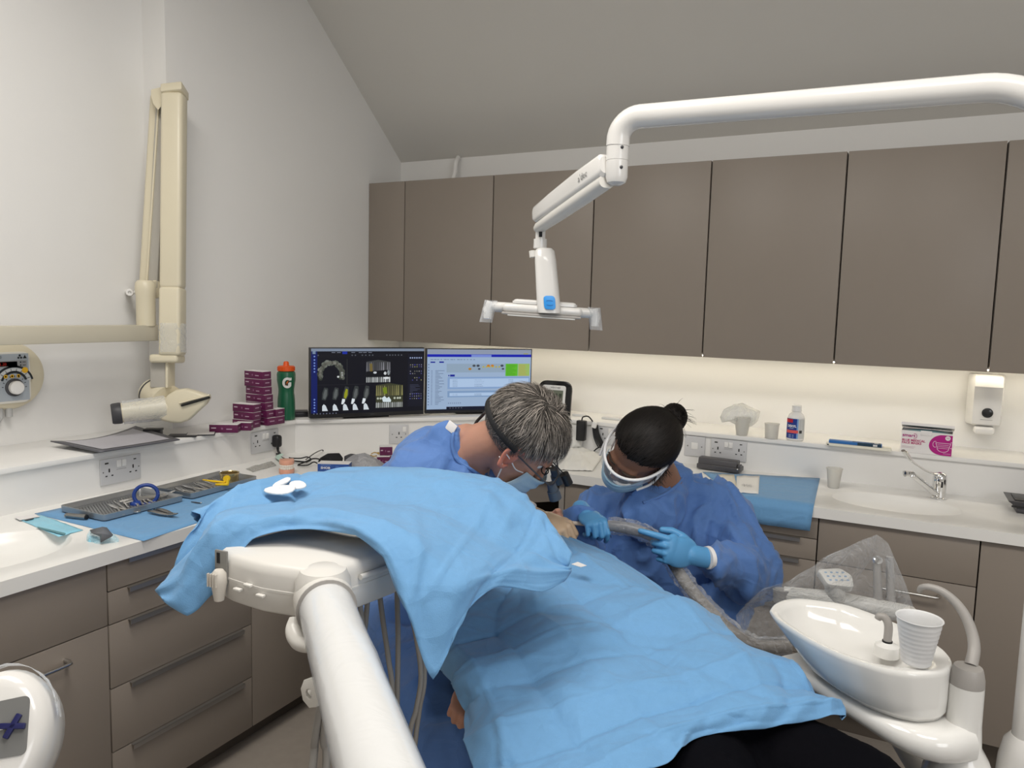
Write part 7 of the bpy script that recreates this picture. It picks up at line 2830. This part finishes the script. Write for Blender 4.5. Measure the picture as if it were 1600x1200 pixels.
# mask dispenser carton
MAG = srgb(176, 22, 128)
pL_, pR_ = ony(1406, 706, .0), ony(1486, 714, .0)
t = thing('mask_carton', 'open white and magenta carton of face masks on back ledge', 'box', (pL_.x, 0.02, ZL))
x0, x1 = pL_.x, pR_.x
Wm_, Hm, Dm = x1 - x0, .083, .085
M = Matrix.Translation((x0, -.004, ZL + .0006)) @ Matrix.Rotation(R(-3), 4, 'Z')
b = B()
b.box((0, 0, 0), (Wm_, .0015, Hm), 0, M)
b.box((0, Dm - .0015, 0), (Wm_, Dm, Hm), 0, M)
b.box((0, .0016, 0), (.0015, Dm - .0016, Hm), 0, M)
b.box((Wm_ - .0015, .0016, 0), (Wm_, Dm - .0016, Hm), 0, M)
b.box((.0016, .0016, 0), (Wm_ - .0016, Dm - .0016, .0015), 0, M)
o = b.to('carton_wall', WCARD, t)
Ml_ = M @ Matrix.Translation((0, Dm, Hm + .001)) @ Matrix.Rotation(R(-19), 4, 'X')
b = B()
b.box((-.003, -Dm, 0), (Wm_ + .004, 0, .0015), 0, Ml_)
b.box((-.003, -Dm, -.009), (Wm_ + .004, -Dm + .0015, -.0002), 0, Ml_)
b.to('lid_flap', WCARD, t)
B().box((Wm_ * .38, -.0018, Hm - .014), (Wm_ * .6, -.0002, Hm + .004), .0004, M).to('thumb_tab', WCARD, t)
b = B()
b.ball(M @ Vector((Wm_ * .5, Dm * .5, Hm - .010)), (Wm_ * .45, Dm * .40, .014), None, 20, 10)
mk = b.to('folded_masks', mat('mask_edge', (.25, .42, .46), .8, bump=.4, scale=40), t)
P = Print(M @ Vector((0, -.0003, 0)), M.to_3x3().col[0], Vector((0, 0, 1)), .0005)
cx, cy = Wm_ * .80, Hm * .42
pts_ = [(Wm_ * .60 + 0, cy)]
arcp = []
for k in range(21):
    a = R(90 + 180 * k / 20)
    arcp.append((Wm_ * .82 + .044 * math.cos(a), cy + .042 * math.sin(a) * (1 if math.sin(a) > 0 else .80)))
P.poly(arcp + [(Wm_, cy - .0336), (Wm_, cy + .042)], MAG)
P.layer = 2
P.text('smart', .004, Hm * .72, .017, MAG, sx=1.1, bold=.0003)
P.arc(.045, Hm * .77, .008, .010, .0014, MAG, -120, 120, 12)
P.text('BLUE MEDICAL', .004, Hm * .52, .0115, srgb(190, 60, 120), bold=.0003)
P.text('FACE MASKS', .004, Hm * .40, .0115, srgb(190, 60, 120), bold=.0003)
P.rect(.004, Hm * .27, .05, Hm * .285, (.6, .45, .5))
P.rect(.004, Hm * .21, .045, Hm * .225, (.6, .45, .5))
P.ell(Wm_ * .91, Hm * .80, .0085, .0085, (.8, .78, .78))
for (u0, v0, u1, v1) in ((-.024, .012, .024, .012), (-.024, .012, -.018, -.008), (.024, .012, .018, -.008)):
    P.line(Wm_ * .83 + u0, cy + v0, Wm_ * .83 + u1, cy + v1, .0018, (.8, .6, .75))
P.arc(Wm_ * .83, cy - .006, .020, .016, .0018, (.8, .6, .75), 190, 350, 10)
for k in range(3):
    P.line(Wm_ * .83 - .018, cy + .005 - k * .006, Wm_ * .83 + .018, cy + .005 - k * .006, .0012, (.8, .6, .75))
P.arc(Wm_ * .83 - .026, cy + .006, .008, .012, .0016, (.8, .6, .75), 60, 300, 8)
P.arc(Wm_ * .83 + .026, cy + .006, .008, .012, .0016, (.8, .6, .75), -120, 120, 8)
P.layer = 3
P.text('50', Wm_ * .91, Hm * .765, .0095, MAG, 'CENTER')
P.rect(Wm_ * .84, Hm * .1, Wm_ * .98, Hm * .115, (.75, .5, .7))
P.to('carton_print', INK, t)

# soap dispenser on the wall
pS = ony(1541, 632, YB - .05)
t = thing('soap_dispenser', 'white wall soap dispenser with round dark window under right cabinets', 'dispenser', (pS.x, YB, pS.z))
zt_, zb2 = ony(1541, 585, YB - .05).z, ony(1541, 664, YB - .05).z
hw = (ony(1567, 630, YB - .05).x - ony(1518, 630, YB - .05).x) / 2
secs = []
for z, a, dpt in ((zb2, .93, .075), (zb2 + .006, .97, .085), (zb2 + .06, 1.0, .095), (zt_ - .05, 1.0, .095), (zt_ - .045, 1.0, .098), (zt_ - .01, .98, .092), (zt_, .93, .07)):
    secs.append([Vector((pS.x + q.x, YB - .0008 + q.y, z)) for q in [Vector((-hw * a - .012, 0)), Vector((-hw * a - .012, -dpt * .35)), Vector((-hw * a, -dpt * .72)), Vector((-hw * a * .9, -dpt * .95)), Vector((-hw * a * .5, -dpt)), Vector((0, -dpt * 1.02)), Vector((hw * a * .5, -dpt)), Vector((hw * a * .9, -dpt * .95)), Vector((hw * a, -dpt * .72)), Vector((hw * a + .006, -dpt * .35)), Vector((hw * a + .006, 0))]])
loft(secs, 'cover', PLASTIC, t, angle=35)
B().lathe([(.0185, 0), (.0185, .002), (.016, .0035), (.004, .004)], Matrix.Translation((pS.x + .002, YB - .0965, ony(1544, 645, YB - .09).z)) @ frame_from(Vector((0, -1, .0))).to_4x4(), 28).to('window', mat('smoked_window', (.02, .021, .022), .2), t)
zb3 = zb2 - .004
B().box((pS.x - .036, YB - .09, zb3 - .030), (pS.x + .032, YB - .03, zb3), .010, None, 3).to('push_bar', PLASTIC, t)
Pz = Print((pS.x, YB - .0975, ony(1544, 656, YB - .09).z), (1, 0, 0), (0, 0, 1), .0004)
Pz.rect(-.020, -.0008, .020, .0008, (.3, .3, .3))
Pz.to('brand_line', INK, t)

# lever tap
tb_ = onz(1466, 779, ZW)
t = thing('lever_tap', 'chrome mixer tap with long elbow lever beside right basin', 'tap', tb_)
M = Matrix.Translation(tb_)
Dt = (tb_ - CAM).dot(FWD)
k_ = Dt / FPX
B().lathe([(.027, .0005), (.027, .005), (.023, .007), (.0225, .03), (.0225, .031), (.023, .032), (.023, .074), (.0215, .086), (.015, .094), (.004, .097)], M, 32).to('tap_body', CHROME, t)
T_ = lambda x, y, d=0: dp(x, y, Dt + d)
spx = smooth_path([T_(1466, 775, -.005), T_(1448, 760, -.03), T_(1432, 747, -.055), T_(1425, 742, -.062)], 5)
B().tube(spx, [.0135] * 6 + lerp_list([.0135, .012], 10), 16, flat=(1, .8)).to('spout', CHROME, t)
B().tube([T_(1427, 740, -.062), T_(1424, 742, -.064), T_(1423, 745.5, -.064)], [.010, .0105, .0095], 16).to('spout_nose', CHROME, t)
B().lathe([(.0115, 0), (.0115, -.010), (.009, -.011)], Matrix.Translation(T_(1416, 738, -.066) + Vector((0, 0, .004))), 18).to('aerator', CHROME, t)
B().tube([T_(1424, 741, -.063), T_(1414, 740, -.066)], [.010, .011], 16).to('aerator_link', CHROME, t)
lv = smooth_path([T_(1470, 742, -.01), T_(1452, 738, -.03), T_(1436, 729, -.05), T_(1424, 720, -.065), T_(1415, 708, -.075), T_(1411, 704, -.078)], 5)
B().tube(lv, lerp_list([.010, .0062, .0058, .007, .0125, .009], len(lv)), 14, flat=(1, .55)).to('elbow_lever', CHROME, t)
B().box((tb_.x + .004, tb_.y - .024, tb_.z + .045), (tb_.x + .010, tb_.y - .0225, tb_.z + .066), .0005).to('temperature_mark', BLACK, t)
p = onz(1302, 762, ZW)
cup('plain white frosted cup on worktop at left end of right basin', p, .075, .0195, .029)

# blue sheet over the right worktop edge
bkl, bkr = onz(1098, 738, ZW), onz(1281, 748, ZW)
frl, frr = Vector((onz(1140, 782, ZW).x, -.4852, ZW)), Vector((onz(1271, 793, ZW).x, -.4852, ZW))
rows = []
for i in range(13):
    u = i / 12
    if u <= .75:
        s = u / .75
        a, c = bkl.lerp(frl, s), bkr.lerp(frr, s)
        rows.append([a.lerp(c, j / 14) + Vector((0, 0, .0022 + .002 * abs(NZ.noise(Vector((u * 6, j * .5, 3)))) + (.001 if j in (5, 10) else 0))) for j in range(15)])
    else:
        s = (u - .75) / .25
        a, c = frl + Vector((-.0, -.004 - .005 * s, -.085 * s + .0005)), frr + Vector((-.006 * s, -.004 - .005 * s, -.082 * s + .0005))
        rows.append([a.lerp(c, j / 14) + Vector((0, -.003 * abs(NZ.noise(Vector((u * 4, j * .5, 8)))), 0)) for j in range(15)])
o = B().grid(rows).to('worktop_sheet', BLUE, angle=180)
o.modifiers.new('t', 'SOLIDIFY').thickness = .0012
bake(o)
tag(o, 'blue paper sheet hanging over the front of right worktop', 'sheet')
# dark grey hinged case, paper pouches on that sheet
cL_, cR_ = onz(1088, 733, ZW), onz(1154, 742, ZW)
t = thing('hinged_case', 'long dark grey hinged case behind the assistant on right worktop', 'case', (cL_ + cR_) / 2)
DG = mat('dark_grey_case', (.07, .068, .075), .4)
x = (cR_ - cL_)
Lc = x.length
x.normalize()
y = Vector((0, 0, 1)).cross(x)
M = Matrix((x, y, Vector((0, 0, 1)))).transposed().to_4x4()
M.translation = cL_ + Vector((0, 0, .005))
B().box((0, 0, 0), (Lc, .075, .020), .003, M).to('lower_shell', DG, t)
B().prism(rounded([(.0, .0205), (.055, .0205), (.052, .044), (.006, .044)], (2, 3), .008), 0.002, Lc * .92, .001, M @ Matrix(((0, 0, 1, 0), (1, 0, 0, .012), (0, 1, 0, 0), (0, 0, 0, 1)))).to('lid', DG, t)
B().box((Lc * .945, .01, .019), (Lc, .05, .03), .003, M).to('latch_end', DG, t)
B().ball(M @ Vector((Lc * .965, -.001, .016)), .004, None, 10, 8).to('latch_button', CHROME, t)
flat_sheet('paper_pouch', 'white printed paper pouch lying on blue sheet beside the dark case', [(1151, 744), (1150, 770), (1185, 772), (1187, 744)], ZW + .003, PAPER, 6, .003, 9, .0008)
pp_o = bpy.data.objects['paper_pouch']
c0_, cx_, cy_ = onz(1157, 765, ZW + .0085), onz(1180, 767, ZW + .0085), onz(1157, 752, ZW + .0085)
P = Print(c0_, (cx_ - c0_), (cy_ - c0_), .0006)
for k in range(9):
    P.rect(.1 + .08 * k, .5 - .12 * ((k * 7) % 3) / 2, .13 + .08 * k, .62 + .1 * ((k * 5) % 3) / 2, (.15, .15, .16) if k % 4 == 2 else (.5, .5, .5))
P.to('printed_code', INK, pp_o)
flat_sheet('paper_pouch', 'cream paper pouch half hidden behind the blue gown shoulder', [(1120, 742), (1126, 766), (1153, 768), (1147, 742)], ZW + .003, mat('cream_paper', (.74, .70, .60), .7), 6, .003, 5, .0008)
# black instrument cassette at the right edge of the frame
p0 = onz(1590, 802, ZW)
t = thing('black_cassette', 'dark grey plastic tray with sloped lid at right end of worktop', 'tray', p0)
M = Matrix.Translation(Vector((p0.x, p0.y, ZW)))
B().box((-.005, .0, .0005), (.22, .10, .018), .004, M).to('base', DG, t)
M2q = M @ Matrix.Translation((0, 0, .018))
loft([[M2q @ Vector(v) for v in ((0, -.004, 0), (.225, -.004, 0), (.225, .106, 0), (0, .106, 0))], [M2q @ Vector(v) for v in ((-.030, -.022, .022), (.235, -.022, .022), (.235, .12, .022), (-.030, .12, .022))], [M2q @ Vector(v) for v in ((-.032, -.024, .026), (.237, -.024, .026), (.237, .122, .026), (-.032, .122, .026))]], 'flared_rim', DG, t, angle=20)
B().box((-.012, -.008, .0442), (.2, .1, .048), .002, M).to('lid_panel', BLACK, t)
B().box((-.022, -.0262, .024), (.02, -.0245, .030), .001, M).to('rim_slot', BLACKM, t)
